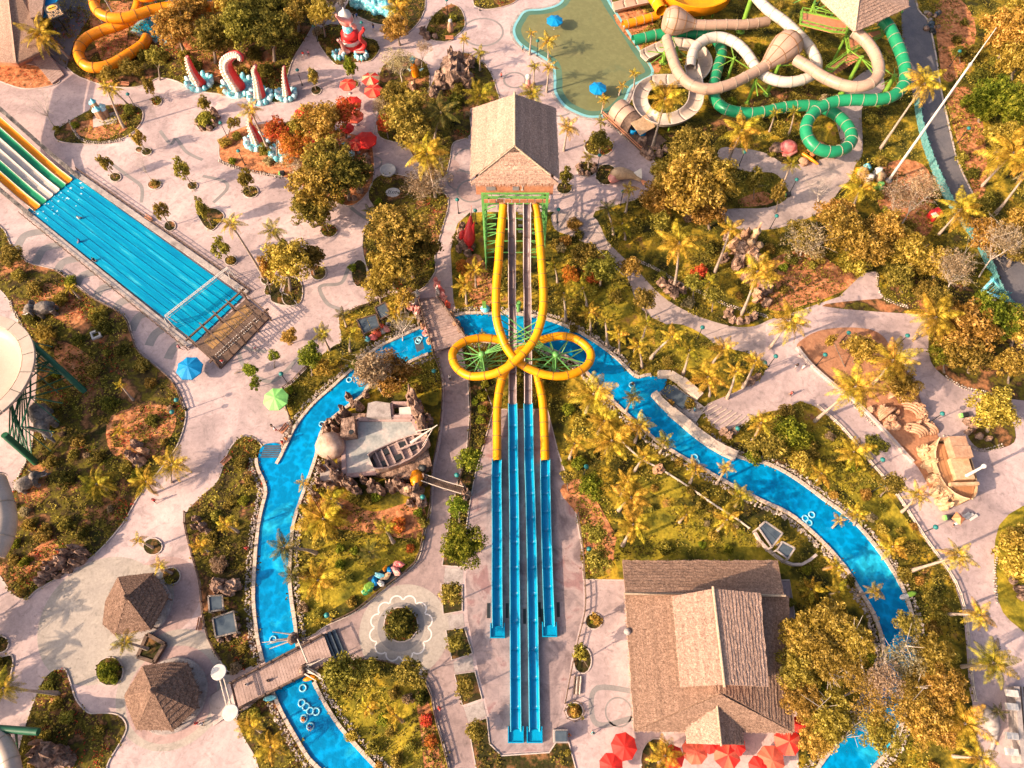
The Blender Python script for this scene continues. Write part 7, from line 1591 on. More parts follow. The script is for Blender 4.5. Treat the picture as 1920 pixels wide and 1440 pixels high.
# ------------------------------------------------------------------ kraken tentacles and friends
def tentacle(label,bx,by,pts,r0,ring=1.0,cat='tentacle sculpture',m='redpaint'):
    b=G(bx,by); t=thing('kraken_tentacle',label,cat,b)
    w=smooth([G(x,y,h) for x,y,h in pts],False,6); n=len(w); rad=[r0*(1-.72*(i/(n-1))**1.2) for i in range(n)]
    mb=MB(); mb.tube(w,rad,12); mb.build('arm',M[m],t)
    # pale underside strip with suckers on the left/front side
    mb=MB(); off=Vector((-.45,-.80,.40)).normalized(); mb.tube([p+off*r*.36 for p,r in zip(w,rad)],[r*.86 for r in rad],12); mb.build('underside',M['pink'],t)
    for i in range(2,n-1,2):
        for sg in (-1,1):
            p=w[i]; r=rad[i]; tt=(w[min(i+1,n-1)]-w[i-1]).normalized(); sd=tt.cross(off).normalized(); c=p+off*r*1.08+sd*sg*r*.46
            s=MB(); s.blob(c,(r*.38,r*.38,r*.30),1,.02,7,5); s.build('sucker',M['suck'],t)
    R1=r0*2.1*ring; N=13
    for j in range(N):
        a=2*math.pi*j/N; c=b+Vector((math.cos(a)*R1,math.sin(a)*R1*.9,.5)); s=MB(); s.blob(c,(.62*ring,.62*ring,.85+.2*math.sin(j*2.3)),j,.15,9,6,M=Matrix.Rotation(a,3,'Z')@Matrix.Rotation(.5,3,'Y')); s.build('wave_crest',M['cyan'] if j%2 else M['cyanpale'],t)
    s=MB(); s.rev([(R1*1.05,0),(R1*1.05,.35),(R1*.4,.6),(.1,.6)],24,b); s.build('wave_base',M['cyan'],t)
tentacle('leftmost red tentacle with smooth pointed tip on a blue wave ring',376,157,[(378,158,0),(372,150,2),(362,135,4),(355,118,6.2),(351,106,8)],1.3)
tentacle('biggest red tentacle curled over at the top with white suckers',449,164,[(449,166,0),(446,158,1.5),(436,145,4),(427,128,6.5),(426,114,8.5),(434,105,10),(445,102,10.8),(452,106,10.6),(451,114,10)],1.55,1.05)
tentacle('third tentacle from the left with a bulging head on blue waves',490,184,[(490,184,0),(488,172,1.6),(485,158,3.4),(481,142,5.4),(477,132,7),(480,122,8.4)],1.15)
tentacle('slim straight tentacle right of the row with blue wave base',538,180,[(541,181,0),(539,172,1.5),(536,158,3.2),(533,140,5),(533,124,7)],.95)
tentacle('striped red tentacle beside the palm at the left of the flame trees',484,270,[(486,268,0),(481,258,1.5),(474,244,3.2),(468,228,5),(474,214,6.5)],1.1)
tentacle('low tentacle hidden under the orange trees',532,288,[(534,286,0),(530,276,1.4),(528,264,2.8)],.95,1.25)
tentacle('short pink tentacle standing beside the dark round tree',640,292,[(640,292,0),(638,280,1.6),(634,268,3.2),(630,258,4.4)],.95,1.2)
# octopus with a submarine turret
b=G(662,93); t=thing('octopus_statue','red octopus hugging a white and turquoise turret on the small island','statue',b)
mb=MB(); mb.blob(b+Vector((0,0,1.8)),(2.6,2.2,2.0),4,.08,14,10); mb.build('body',M['redpaint'],t)
mb=MB(); mb.rev([(2.3,2.4),(2.5,2.8),(2.3,3.3)],20,b); mb.build('belt',M['white2'],t)
mb=MB(); mb.blob(b+Vector((.2,0,4.0)),(2.2,1.9,1.5),6,.08,14,10); mb.build('upper_body',M['redpaint'],t)
mb=MB(); mb.rev([(1.25,4.8),(1.15,6.6),(1.1,6.6)],16,b); mb.build('turret_neck',M['cyan'],t)
mb=MB(); mb.rev([(1.15,6.6),(1.5,7.2),(1.7,8.0),(1.5,8.6),(1.1,8.9)],16,b); mb.build('turret',M['pink'],t)
mb=MB(); mb.rev([(1.45,8.7),(1.3,9.3),(.5,9.8),(0,10.8)],16,b); mb.build('turret_cap',M['white2'],t)
for pts in ([(665,95,1),(678,92,1.6),(684,82,3),(676,74,5),(676,64,7),(682,56,8.4),(680,52,9)],[(655,95,1),(645,92,1.8),(641,82,4),(633,75,5.6)],[(652,97,.8),(640,98,.9),(636,104,.5)],[(668,98,.8),(680,96,1.2),(686,100,.6)],[(655,40,8),(640,36,9),(633,32,10),(630,28,11)],[(665,50,7),(660,46,8.0),(657,48,9)]):
    w=smooth([G(*p) for p in pts],False,5); mb=MB(); mb.tube(w,[.62*(1-.6*i/(len(w)-1)) for i in range(len(w))],10); mb.build('tentacle',M['redpaint'] if len(pts)>4 else M['pink'],t)
for cx_,cy_ in ((636,103),(678,104)):
    for j in range(9):
        a=j*.7; c=G(cx_,cy_,.5)+Vector((math.cos(a)*1.3,math.sin(a)*1.1,0)); s=MB(); s.blob(c,(.5,.5,.9),j,.2,8,5); s.build('wave_crest',M['cyan'] if j%2 else M['cyanpale'],t)
# turquoise wave
t=thing('wave_sculpture','large turquoise breaking wave sculpture at the top edge','sculpture',G(700,20))
for i,(x,y,r_,h_) in enumerate(((680,5,2.8,3.2),(692,12,2.2,2.6),(672,12,1.8,1.6),(700,16,1.8,2.0),(710,15,2.4,2.2),(720,20,2.2,1.8),(728,24,1.7,1.4),(690,-4,3.4,4),(735,20,1.3,1.1),(738,27,1.1,1.0),(730,32,1.0,.9),(705,26,1.0,.9))):
    b=G(x,y); mb=MB(); mb.blob(b+Vector((0,0,h_*.4)),(r_,r_*.9,h_),i*3,.3,14,9,f=2.0); mb.build('wave',M['cyan'],t)
# castle statue
t=thing('castle_statue','little cream castle with turquoise cone roofs in the oval bed','statue',G(195,215))
for i,(x,y,h,r_) in enumerate(((188,222,2.2,.6),(195,224,2.8,.7),(203,220,2.2,.6),(191,215,3.6,.6),(200,213,2.0,.7),(184,213,2.8,.45))):
    b=G(x,y); mb=MB(); mb.tube([b,b+Vector((0,0,h))],[r_,r_*.85],12); mb.build('turret',M['sculpt'],t); mb=MB(); mb.rev([(r_*1.15,h),(r_*.6,h+.4),(0,h+.9)],12,b); mb.build('cone_roof',M['cyan'] if i%2 else M['cyanpale'],t)
mb=MB(); mb.box(G(197,225,.15),(5,3.4,.3),.3); mb.build('plinth',M['kerb'],t)
# red marlin
b=G(880,455); t=thing('marlin_statue','red marlin statue leaping from brown rocks left of the tower','statue',b)
w=[G(881,462,1.2),G(880,450,2.2),G(880,438,3.2),G(881,424,4.2),G(882,412,5.2),G(883,404,6.0)]; mb=MB(); mb.tube(smooth(w,False,4),[.3,.55,.8,1.0,1.15,1.2,1.22,1.2,1.15,1.1,1.0,.9,.8,.7,.62,.52,.45,.38,.3,.2,.12][:21],12); mb.build('body',M['redpaint'],t)
mb=MB(); mb.tube([G(883,404,6.0),G(884,385,7.8)],[.14,.04],6); mb.build('bill',M['pink'],t)
def fin(pts,m,t,name='fin',th=.12):
    pts=[Vector(p) for p in pts]; mb=MB(); n=(pts[1]-pts[0]).cross(pts[2]-pts[0]).normalized()*th/2; k=len(pts)
    mb.add([p+n for p in pts]+[p-n for p in pts],[tuple(range(k)),tuple(range(k,2*k))[::-1]]+[(i,k+i,k+(i+1)%k,(i+1)%k) for i in range(k)]); mb.build(name,m,t)
fin([G(884,425,5),G(890,415,6.6),G(888,440,4.2)],M['redpaint'],t); fin([G(875,440,3.4),G(864,432,4.2),G(872,452,2.6)],M['redpaint'],t); fin([G(880,460,1),G(888,470,.8),G(874,472,.6)],M['redpaint'],t,'tail')
mb=MB(); mb.blob(G(869,441,2.6),(.9,.9,1.4),3,.15); mb.build('small_fish',M['redpaint'],t)
rocks('brown rocks under the red marlin statue','rocks',(872,455),[(866,440,8,1.8),(862,455,9,1.6),(870,465,9,1.8),(885,465,8,1.4),(878,478,8,1.2),(862,470,7,1.2),(868,428,6,1.4)])
# elephants
def elephant(label,x,y,rz,s=1.0,m='rockgrey'):
    t=thing('elephant_statue',label,'statue',G(x,y),rz,scale=s)
    def pt(name,fn,mm=M[m]): b=MB(); fn(b); part(name,b.mesh(name,mm),t)
    pt('body',lambda b:(b.blob((0,0,2.3),(2.2,1.35,1.5),2,.06,16,10)))
    pt('head',lambda b:b.blob((2.4,0,2.9),(1.1,.95,1.1),3,.06,12,8))
    for i,(a,c) in enumerate(((1.3,.75),(1.3,-.75),(-1.3,.75),(-1.3,-.75))): pt('leg',lambda b:b.tube([(a,c,0),(a,c,1.1),(a,c,2.2)],[.46,.42,.6],9))
    pt('trunk',lambda b:b.tube([(3.1,0,2.9),(3.8,0,2.2),(4.0,0,1.2),(4.4,.1,.8)],[.5,.36,.26,.16],9))
    for sg in (-1,1): pt('ear',lambda b:b.blob((2.1,sg*1.25,2.9),(.16,.8,.95),sg+5,.1,10,6,M=Matrix.Rotation(sg*.5,3,'Z'))); pt('tusk',lambda b:b.tube([(3.1,sg*.45,2.3),(3.9,sg*.5,2.0),(4.4,sg*.4,2.3)],[.14,.1,.03],6),M['white2'])
    pt('tail',lambda b:b.tube([(-2.1,0,2.8),(-2.5,0,1.6)],[.12,.06],6))
elephant('grey elephant statue in the upper part of the western garden',95,588,3.4,.9); elephant('large dark grey elephant statue below the truss leg',92,790,-1.0,1.15); elephant('small grey elephant statue at the lower left of the garden',60,912,.6,.8)
rocks('pale hollow shell shaped rock in the western garden','rocks',(262,852),[(252,858,9,1.8,'rock'),(262,868,10,1.6,'rock'),(274,850,8,1.8,'sculpt'),(262,838,9,2.0,'rock'),(270,866,7,1.4,'sculpt')])
rocks('long diagonal pile of brown boulders at the garden edge above the huts','rocks',(120,1060),[(80,1090,9,1.4),(92,1080,10,1.8),(104,1070,10,2.0),(116,1062,11,2.2),(128,1052,11,2.4),(140,1040,11,2.6),(152,1034,11,2.6),(163,1040,9,2.0),(132,1066,9,1.6),(146,1056,9,1.8),(158,1050,8,1.6),(110,1080,8,1.2),(100,1060,7,1.6)])
rocks('round swirling rock mound in the bottom left garden','rocks',(105,1415),[(105,1420,26,3.2),(85,1410,14,2.6),(120,1405,14,2.8),(95,1435,12,2.2),(135,1425,10,1.6),(75,1425,9,1.6),(84,1392,5,2.6,'sculpt')])
rocks('large smooth brown boulders above the small basin cover','rocks',(425,1105),[(418,1100,15,2.6),(432,1108,12,2.2),(444,1100,12,2.4),(412,1112,7,1.4),(405,1098,6,1.4)])
rocks('pale carved log and rocks at the top of the river strip','rocks',(380,990),[(372,975,7,1.4),(384,990,9,1.6),(395,1000,7,1.2),(368,990,6,1.2)])
rocks('huge brown cave rock mound in the upper middle bed','rocks',(855,155),[(850,155,25,4.2),(828,165,14,2.8),(872,160,16,3.2),(845,130,14,2.8),(860,115,10,2.0),(880,125,10,2.0),(815,180,9,1.8),(845,110,6,2)])
rocks('pink brown rocks at the lower left tip of the small upper island','rocks',(800,70),[(793,63,7,1.4),(802,72,7,1.2),(816,72,5,.9)])
rocks('sand coloured castle rocks beside the leaning palm on the east slope','rocks',(1395,480),[(1370,470,12,3.0,'sculpt'),(1385,480,13,3.4,'rock'),(1400,490,14,3.2,'sculpt'),(1412,505,14,3.0,'rock'),(1422,525,14,2.6,'sculpt'),(1430,548,13,2.4,'rock'),(1415,560,10,2,'sculpt'),(1355,490,9,1.8,'rock'),(1390,455,9,3.4,'sculpt'),(1405,465,7,4.5,'sculpt'),(1380,500,11,2.2,'rock'),(1398,525,11,2.2,'sculpt'),(1360,450,7,1.6,'rock'),(1435,570,8,1.4,'rock')])
t=thing('sand_castle','slim pale turrets rising from the rocks of the east slope','sculpture',G(1405,470))
for x,y,h in ((1402,468,5.5),(1395,480,4.2),(1412,482,3.6)):
    b=G(x,y); mb=MB(); mb.tube([b,b+Vector((0,0,h))],[.7,.45],10); mb.rev([(.7,h),(.8,h+.4),(.3,h+.6),(0,h+1.3)],10,b); mb.build('turret',M['creampaint'],t)
rocks('brown boulders by the path under the tall palm','rocks',(1262,548),[(1240,535,9,1.8,'rock'),(1252,548,9,1.6),(1264,556,9,1.6),(1278,552,8,1.6),(1268,540,8,1.4),(1255,535,8,1.4)])
rocks('brown boulders beside the path bend under the leaning palm','rocks',(1380,595),[(1363,592,9,1.8),(1372,604,7,1.2),(1385,606,7,1.2),(1398,604,8,1.4),(1410,598,7,1.6)])
rocks('brown boulder ring round the palm below the tube hire hut','rocks',(1222,285),[(1203,272,9,1.4),(1207,288,8,1.1),(1218,296,9,1.2),(1235,292,8,1.1),(1248,284,8,1.2),(1228,278,9,.6)])
rocks('pink brown boulder ring round the small palm right of the tower','rocks',(1100,320),[(1085,315,6,.9),(1090,326,6,.8),(1102,329,6,.8),(1113,322,6,.9),(1115,312,5,.8)])
rocks('rock ring of the oval planter below the four tentacles','rocks',(388,228),[(402,212,6,.9),(408,222,6,1.0),(404,234,6,1.0),(393,243,6,.8),(380,243,5,.7),(371,232,5,.7)],partname='rock')
rocks('brown rock edging of the lower right round planter','rocks',(1825,800),[(1812,792,8,1.4),(1822,802,7,1.2),(1812,812,6,1.0),(1832,820,6,1.0),(1850,825,6,1)])
rocks('brown rocks beside the shrub plot at the right edge','rocks',(1890,1070),[(1888,1068,8,1.4),(1895,1090,7,1.2),(1905,1105,8,1.2),(1912,1120,8,1.2)])
rocks('brown rocks at the lower right foot of the dark round tree','rocks',(690,310),[(690,305,8,1.8),(694,320,7,1.6),(686,338,7,1.4),(676,360,7,1.2),(665,375,6,1.0)])
rocks('low round rock in the bed beside the fairy statue','rocks',(772,170),[(772,170,8,1.8,'sculpt')])
rocks('boulder on the pale fence line in the east garden','rocks',(1233,883),[(1233,883,10,1.8,'sculpt')])
rocks('pile of pink boulders where the ramp meets the garden','rocks',(1362,812),[(1355,812,8,1.4),(1366,818,8,1.4),(1376,810,7,1.2),(1418,708,7,1.2),(1408,716,7,1.2),(1398,722,6,1.2)])
# clay artist shapes
t=thing('fish_statue','long white fish shaped statue with pink head beside the gold tree','statue',G(1180,330)); b=G(1180,330)
w=[G(1148,334,1.0),G(1158,326,1.6),G(1172,326,1.7),G(1188,330,1.4),G(1202,338,.9)]; mb=MB(); mb.tube(smooth(w,False,4),[.5,.9,1.2,1.3,1.35,1.35,1.3,1.25,1.15,1.05,.95,.85,.75,.65,.55,.45,.35][:17],12); mb.build('body',M['creampaint'],t)
mb=MB(); mb.blob(G(1152,333,1.0),(1.3,1.2,1.1),3,.15); mb.build('head',M['pink'],t); fin([G(1185,325,2),G(1203,315,3.4),G(1204,335,1.6)],M['white2'],t); fin([G(1200,336,1),G(1212,340,1),G(1206,348,.7)],M['coral'],t,'tail')
t=thing('shell_statue','crimson clam shell statue beside the orange coral','statue',G(1475,278)); mb=MB(); mb.blob(G(1477,276,1.3),(1.9,1.6,1.4),8,.08,14,10); mb.build('shell',M['shellpink'],t); mb=MB(); mb.tube([G(1468,290,.9),G(1478,292,.7),G(1492,284,.9),G(1493,272,1.4)],[.3,.4,.4,.2],8); mb.build('lip',M['pink'],t)
mb=MB(); mb.blob(G(1455,280,.8),(1.4,1.3,1.0),5,.35); mb.build('barnacle',M['rock'],t)
t=thing('coral_statue','orange flower coral statue in front of the green loop','statue',G(1525,295))
for x,y in ((1517,283),(1530,286),(1538,291),(1522,293)):
    b=G(x,y); mb=MB(); mb.rev([(.5,.2),(.8,1.4),(1.25,2.1),(1.0,2.0),(.5,1.3)],10,b); mb.build('coral_cup',M['coral'],t)
mb=MB(); mb.tube([G(1505,288,.8),G(1520,298,.8),G(1534,308,.8)],[.35,.4,.2],7); mb.build('branch',M['orange'],t); mb=MB(); mb.blob(G(1508,303,.5),(1.2,1.2,.8),4,.3); mb.build('base',M['sculpt'],t)
t=thing('character_figure','white and green jumble figure beside the tall mast foot','statue',G(1625,325)); 
for x,y,r_,m_ in ((1617,326,1.3,'creampaint'),(1630,336,1.0,'white2'),(1647,322,.9,'white2'),(1652,332,1.0,'creampaint'),(1650,350,.9,'green'),(1640,355,.7,'lime'),(1610,320,.7,'orange'),(1625,315,.8,'cyan')):
    mb=MB(); mb.blob(G(x,y,r_),(r_,r_,r_*1.3),x%17,.25,9,7); mb.build('body_part',M[m_],t)
t=thing('fairy_statue','yellow statue with turquoise cap in the narrow bed of bare trees','statue',G(778,140)); b=G(780,142); mb=MB(); mb.tube([b,b+Vector((-.2,.2,2.2)),b+Vector((0,.3,4.2))],[.9,.8,.5],10); mb.build('body',M['orange'],t); mb=MB(); mb.blob(G(774,112,4.4),(.8,.8,.8),1,.1); mb.build('cap',M['cyan'],t); mb=MB(); mb.blob(G(783,116,4.2),(.8,.8,.8),2,.1); mb.build('head',M['sculpt'],t)
for q in (0,1): mb=MB(); mb.tube([G(770+q*18,132,1.5),G(764+q*30,128,2.0)],[.3,.1],6); mb.build('wing',M['cyanpale'],t)
t=thing('statue_group','small white statue among rocks on the small upper island','statue',G(845,65)); b=G(846,62); mb=MB(); mb.blob(b+Vector((0,0,1.5)),(.8,.7,1.6),3,.25); mb.build('body',M['sculpt'],t); mb=MB(); mb.blob(b+Vector((0,0,3.2)),(.5,.5,.5),2,.1); mb.build('head',M['white2'],t)
t=thing('pink_statue','pink white statue on the terrace left of the lagoon','statue',G(990,160)); b=G(990,163); mb=MB(); mb.tube([b,b+Vector((0,0,2))],[.8,.5],10); mb.build('body',M['pink'],t); mb=MB(); mb.blob(b+Vector((0,0,2.7)),(.7,.7,.7),2,.1); mb.build('head',M['white2'],t)
t=thing('float_stack','blue board cart with colourful floats at the garden edge above the flower paving','cart',G(722,1080)); mb=MB(); p=G(722,1080,.7); an=.55
mb.box(p,(5,2.2,.3),an); mb.build('cart_bed',M['dark'],t)
for dx,dy,m_,r_ in ((-1.8,0,'blue',.7),(-.8,.4,'cyan',.7),(.1,-.3,'creampaint',.8),(1.0,.3,'blue',.6),(1.8,-.2,'pink',.8),(2.6,.4,'shellpink',.8),(-2.8,-.4,'lime',1.0),(-1,-.8,'white2',.6),(.5,.9,'orange',.5),(-3.4,-.7,'greenfg',.8)):
    q=Matrix.Rotation(an,3,'Z')@Vector((dx,dy,0)); mb=MB(); mb.blob(p+q+Vector((0,0,.5)),(r_,r_*.6,r_*.5),dx*3,.45,9,6,sm=False,M=Matrix.Rotation(an+dx,3,'Z')); mb.build('float',M[m_],t)
t=thing('picnic_clutter','coloured stalls and pots below the slate shelters by the upper river bank','stall',G(712,625))
for x,y,m_,r_ in ((700,632,'shellpink',.8),(708,626,'redpale',.8),(718,622,'white2',.6),(725,618,'pink',.8),(733,612,'dark',.7),(690,636,'cyan',.6),(714,612,'redpale',.7),(703,622,'coral',.7),(728,608,'white2',.5)):
    mb=MB(); mb.blob(G(x,y,.5),(r_,r_*.8,.8),x%13,.3,8,6); mb.build('pot',M[m_],t)
t=thing('painted_dolphin','smooth white dolphin sculpture on the pavement in the lower right','sculpture',G(1858,1370)); w=smooth([G(1842,1322,.3),G(1854,1340,.6),G(1862,1362,.7),G(1864,1385,.5),G(1858,1410,.3)],False,4); mb=MB(); mb.tube(w,[.35,.6,.85,1.0,1.1,1.1,1.05,1.0,.9,.8,.65,.5,.4,.32,.28,.22,.18][:len(w)],10); mb.build('body',M['concrete'],t); fin([G(1862,1362,1.2),G(1878,1358,1.0),G(1868,1375,1)],M['white2'],t); fin([G(1858,1408,.3),G(1850,1412,.3),G(1856,1420,.3)],M['white2'],t,'tail')
t=thing('trash_heap','heap of dark pots and debris beside the access road at the top','heap',G(1745,45))
for i in range(16):
    x=1735+rnd.uniform(0,26); y=22+rnd.uniform(0,40); r_=rnd.uniform(.3,.8); mb=MB(); mb.blob(G(x,y,.3),(r_,r_,r_),i,.35,7,5); mb.build('pot',M[rnd.choice(['dark','rockgrey','slate','rock'])],t)
t=thing('red_cube','small red cube stall beside the road fence','stall',G(1753,403)); mb=MB(); mb.box(G(1753,403,1),(1.8,1.8,2),.4); mb.build('box',M['redpaint'],t); mb=MB(); mb.box(G(1753,403,2.1),(1.1,1.1,.15),.4); mb.build('lid',M['white2'],t)
t=thing('map_board','white oval wall painting on the sandy bed left of the dry bush','ground sign',G(737,362)); b=G(737,362); mb=MB(); mb.rev([(0,.25),(1.5,.25),(1.5,.0)],24,b,sm=False,sy=.8); mb.build('plate',M['white2'],t)
for i in range(5): mb=MB(); mb.tube([b+Vector((-1+.4*i,-.5,.28)),b+Vector((-.9+.4*i,.1+.2*math.sin(i*2),.28)),b+Vector((-.7+.4*i,.5-.1*i,.28))],.06,5); mb.build('stroke',M['dark'],t)
mb=MB(); b=G(722,300,0)
t=thing('round_cistern','round concrete bowl rim in the upper middle pavement','basin',G(728,322)); mb=MB(); mb.rev([(1.6,0),(1.7,.7),(1.45,.7),(1.3,.3),(0,.3)],20,G(728,322)); mb.build('rim',M['white2'],t)
for i,(x,y,m_,lab) in enumerate(((430,1330,'cyan','turquoise surfboard'),)): pass
for lab,x,y,m_,rz in (('turquoise surf mat leaning below the lower bridge ramp',506,1309,'cyan',.2),('yellow lilo under the right end of the lower bridge',580,1271,'orange',.3),('pale green float on the stone bank of the right river bend',1708,1114,'lime',.3),('small white float beside the pale green one',1697,1118,'white2',.3)):
    o_=MB(); c=G(x,y,.75); o_.blob(c,(1.0,.42,.14),2,.05,12,6,M=Matrix.Rotation(rz,3,'Z')); o=o_.build('float_mat',M[m_]); tag(o,lab,'float')
t=thing('lifeguard_seat','turquoise lifeguard seat on the river bank left of the straight flumes','seat',G(910,585)); mb=MB(); mb.rev([(.85,.9),(.85,1.1),(0,1.15)],16,G(910,584)); mb.build('platform',M['cyan'],t); mb=MB(); mb.box(G(908,572,2),(.7,.3,2.2)); mb.build('back',M['lime'],t); mb=MB(); mb.tube([G(910,584),G(910,584)+Vector((0,0,.9))],.2,8); mb.build('post',M['dark'],t)
# ------------------------------------------------------------------ people
def body_mesh(pose):
    J={'pelvis':(0,0,.95),'spine':(0,0,1.2),'chest':(0,.01,1.42),'neck':(0,0,1.53),'head':(0,.02,1.66),'crown':(0,.01,1.76)}
    st=.16 if pose!='stand' else .03; ar=.22 if pose!='stand' else .04
    for s,n in ((1,'L'),(-1,'R')):
        J['hip'+n]=(s*.1,0,.92); J['knee'+n]=(s*.11,s*st+.02,.5); J['ank'+n]=(s*.11,s*st*1.5-.03,.08); J['toe'+n]=(s*.12,s*st*1.5+.12,.04)
        J['sho'+n]=(s*.19,0,1.42); J['elb'+n]=(s*.25,-s*ar*.6,1.16); J['wri'+n]=(s*.25,-s*ar+.08,.92); J['hand'+n]=(s*.24,-s*ar+.12,.84)
    if pose=='sit':
        for k in J: J[k]=(J[k][0],J[k][1],J[k][2]-.55)
        for s,n in ((1,'L'),(-1,'R')): J['knee'+n]=(s*.13,.42,.42); J['ank'+n]=(s*.14,.62,.12); J['toe'+n]=(s*.14,.75,.1); J['wri'+n]=(s*.25,.25,.5); J['hand'+n]=(s*.22,.33,.48)
    K=list(J); E=[('pelvis','spine'),('spine','chest'),('chest','neck'),('neck','head'),('head','crown')]
    for n in 'LR': E+=[('pelvis','hip'+n),('hip'+n,'knee'+n),('knee'+n,'ank'+n),('ank'+n,'toe'+n),('chest','sho'+n),('sho'+n,'elb'+n),('elb'+n,'wri'+n),('wri'+n,'hand'+n)]
    rad={'pelvis':.15,'spine':.13,'chest':.16,'neck':.06,'head':.1,'crown':.08,'hip':.1,'knee':.065,'ank':.045,'toe':.04,'sho':.07,'elb':.045,'wri':.03,'hand':.035}
    me=bpy.data.meshes.new('body'); me.from_pydata([J[k] for k in K],[(K.index(a),K.index(b)) for a,b in E],[]); o=bpy.data.objects.new('tmp',me); COL.objects.link(o)
    o.modifiers.new('s','SKIN'); 
    for i,k in enumerate(K):
        kk=k[:-1] if k[-1] in 'LR' and k[:-1] in rad else k; r=rad[kk]; me.skin_vertices[0].data[i].radius=(r,r*(.75 if kk in('chest','pelvis','spine') else 1))
    me.skin_vertices[0].data[0].use_root=True
    sb=o.modifiers.new('d','SUBSURF'); sb.levels=1; sb.render_levels=1
    dg=bpy.context.evaluated_depsgraph_get(); out=bpy.data.meshes.new_from_object(o.evaluated_get(dg)); bpy.data.objects.remove(o)
    out.materials.clear(); out.materials.append(M['skin']); return out,J
BODY={p:body_mesh(p) for p in ('stand','walk','sit')}
CL={}
for nm,c in (('red',(.6,.03,.03)),('white',(.75,.72,.7)),('blue',(.03,.12,.4)),('black',(.02,.02,.025)),('yellow',(.7,.42,.05)),('teal',(.03,.35,.4)),('orange',(.75,.2,.04)),('pink',(.7,.25,.3))): CL[nm]=mat('cloth_'+nm,[lin(*c),lin(*[x*.8 for x in c])],scale=3,rough=.9)
def person(x,y,rz,top,bot,label,pose='walk',z=.02):
    me,J=BODY[pose]; b=G(x,y,z); b.z=z; t=thing('person',label,'person',b,rz); part('body',me,t)
    V=lambda k:Vector(J[k]); mb=MB(); mb.tube([V('neck')-Vector((0,0,.04)),V('chest'),V('spine'),V('pelvis')+Vector((0,0,.02))],[.09,.205,.175,.175],12)
    for n in 'LR': mb.tube([V('sho'+n),V('sho'+n).lerp(V('elb'+n),.7)],[.095,.075],8)
    part('shirt',mb.mesh('shirt',CL[top]),t)
    mb=MB(); mb.tube([V('pelvis')+Vector((0,0,.06)),V('pelvis')-Vector((0,0,.08))],[.18,.17],12)
    for n in 'LR': mb.tube([V('hip'+n),V('hip'+n).lerp(V('knee'+n),.8)],[.125,.105],9)
    part('shorts',mb.mesh('shorts',CL[bot]),t)
    mb=MB(); mb.blob(V('crown')+Vector((0,-.03,-.03)),(.115,.12,.11),2,.05,9,6); part('hair',mb.mesh('hair',M['hair']),t)
PPL=[(570,108,.3,'red','white','person in a red top walking left of a companion above the fourth tentacle'),(580,106,.3,'pink','black','person in pink walking right of a companion above the fourth tentacle'),(664,36,1,'black','black','person in black standing left of another by the turquoise wave'),(670,36,1,'blue','black','person in blue standing right of another by the turquoise wave'),(701,56,0,'black','blue','person in dark clothes walking right of the octopus island'),(940,148,2,'red','black','person in red walking alone left of the green lagoon'),(844,712,1.2,'white','black','person under a white hat on the central walkway'),(825,1328,2.4,'red','red','person in red on the lower garden path'),(1110,1374,.5,'teal','white','person in teal standing right of the kiosk cart'),(1066,1378,.2,'orange','red','person in orange standing beside the kiosk cart'),(508,1277,0,'black','blue','person in black on the middle of the lower bridge'),(468,1284,1,'white','black','person in white near the left end of the lower bridge'),(374,1356,.8,'red','white','person in red right of the lower hut'),(383,1357,.6,'white','black','person in white beside the one in red by the lower hut'),(294,941,.4,'red','black','person in red at the planter corner of the west plaza'),(540,826,.8,'orange','orange','person in orange at the river entry steps'),(532,833,.8,'red','orange','person in red at the river entry steps'),(513,803,2,'black','white','person in black on the plaza left of the entry steps'),(519,808,2,'white','red','person in white on the plaza left of the entry steps'),(340,655,1.5,'pink','black','person in pink at the left corner of the timber pergola'),(420,682,.4,'red','white','person in red at the front of the timber pergola'),(480,655,.4,'white','pink','pale clothed person right of the timber pergola'),(1300,772,.9,'teal','blue','person in teal on the entry steps ramp'),(1785,985,.2,'white','black','person in white below the stone ship'),(1480,742,.9,'red','black','person in red at the edge of the ramp plaza'),(1490,690,.2,'black','white','person in black in the middle of the ramp plaza'),(1503,692,.2,'white','white','person in white in the middle of the ramp plaza'),(568,205,.2,'yellow','black','person in yellow above the bright red parasol'),(980,97,1,'teal','black','person in teal at the left shore of the lagoon'),(466,1045-15,.2,'red','red','person in red on the left river bank')]
for p in PPL: person(*p)
for x,y,l,c in ((571,1347,'swimmer in orange sitting in a ring below the lower bridge','orange'),(583,1362,'swimmer in blue drifting beside the one in orange','blue'),(1185,722,'swimmer in black floating in the river beside the entry bay','black'),(150,412,'swimmer in white in the upper part of the racing pool','white'),(152,455,'swimmer in blue in the racing pool left side','blue'),(178,490,'swimmer in black near the left wall of the racing pool','black')): person(x,y,rnd.random()*6,c,c,l,'sit',.1)
t=thing('beach_buggy','red and black umbrella stall with white chairs below the stone ship','stall',G(1797,975)); mb=MB(); c=G(1797,972,1.9); mb.rev([(0,.7),(1.1,0)],4,c,sm=False); mb.build('canopy',M['coral'],t); mb=MB(); mb.tube([(c.x,c.y,0),(c.x,c.y,2.4)],.06,6); mb.build('pole',M['dark'],t)
for q in range(3): mb=MB(); mb.box(G(1811+q*7,966+q*2,.5),(1.6,.5,.12),.5); mb.build('lounger',M['white2'],t)
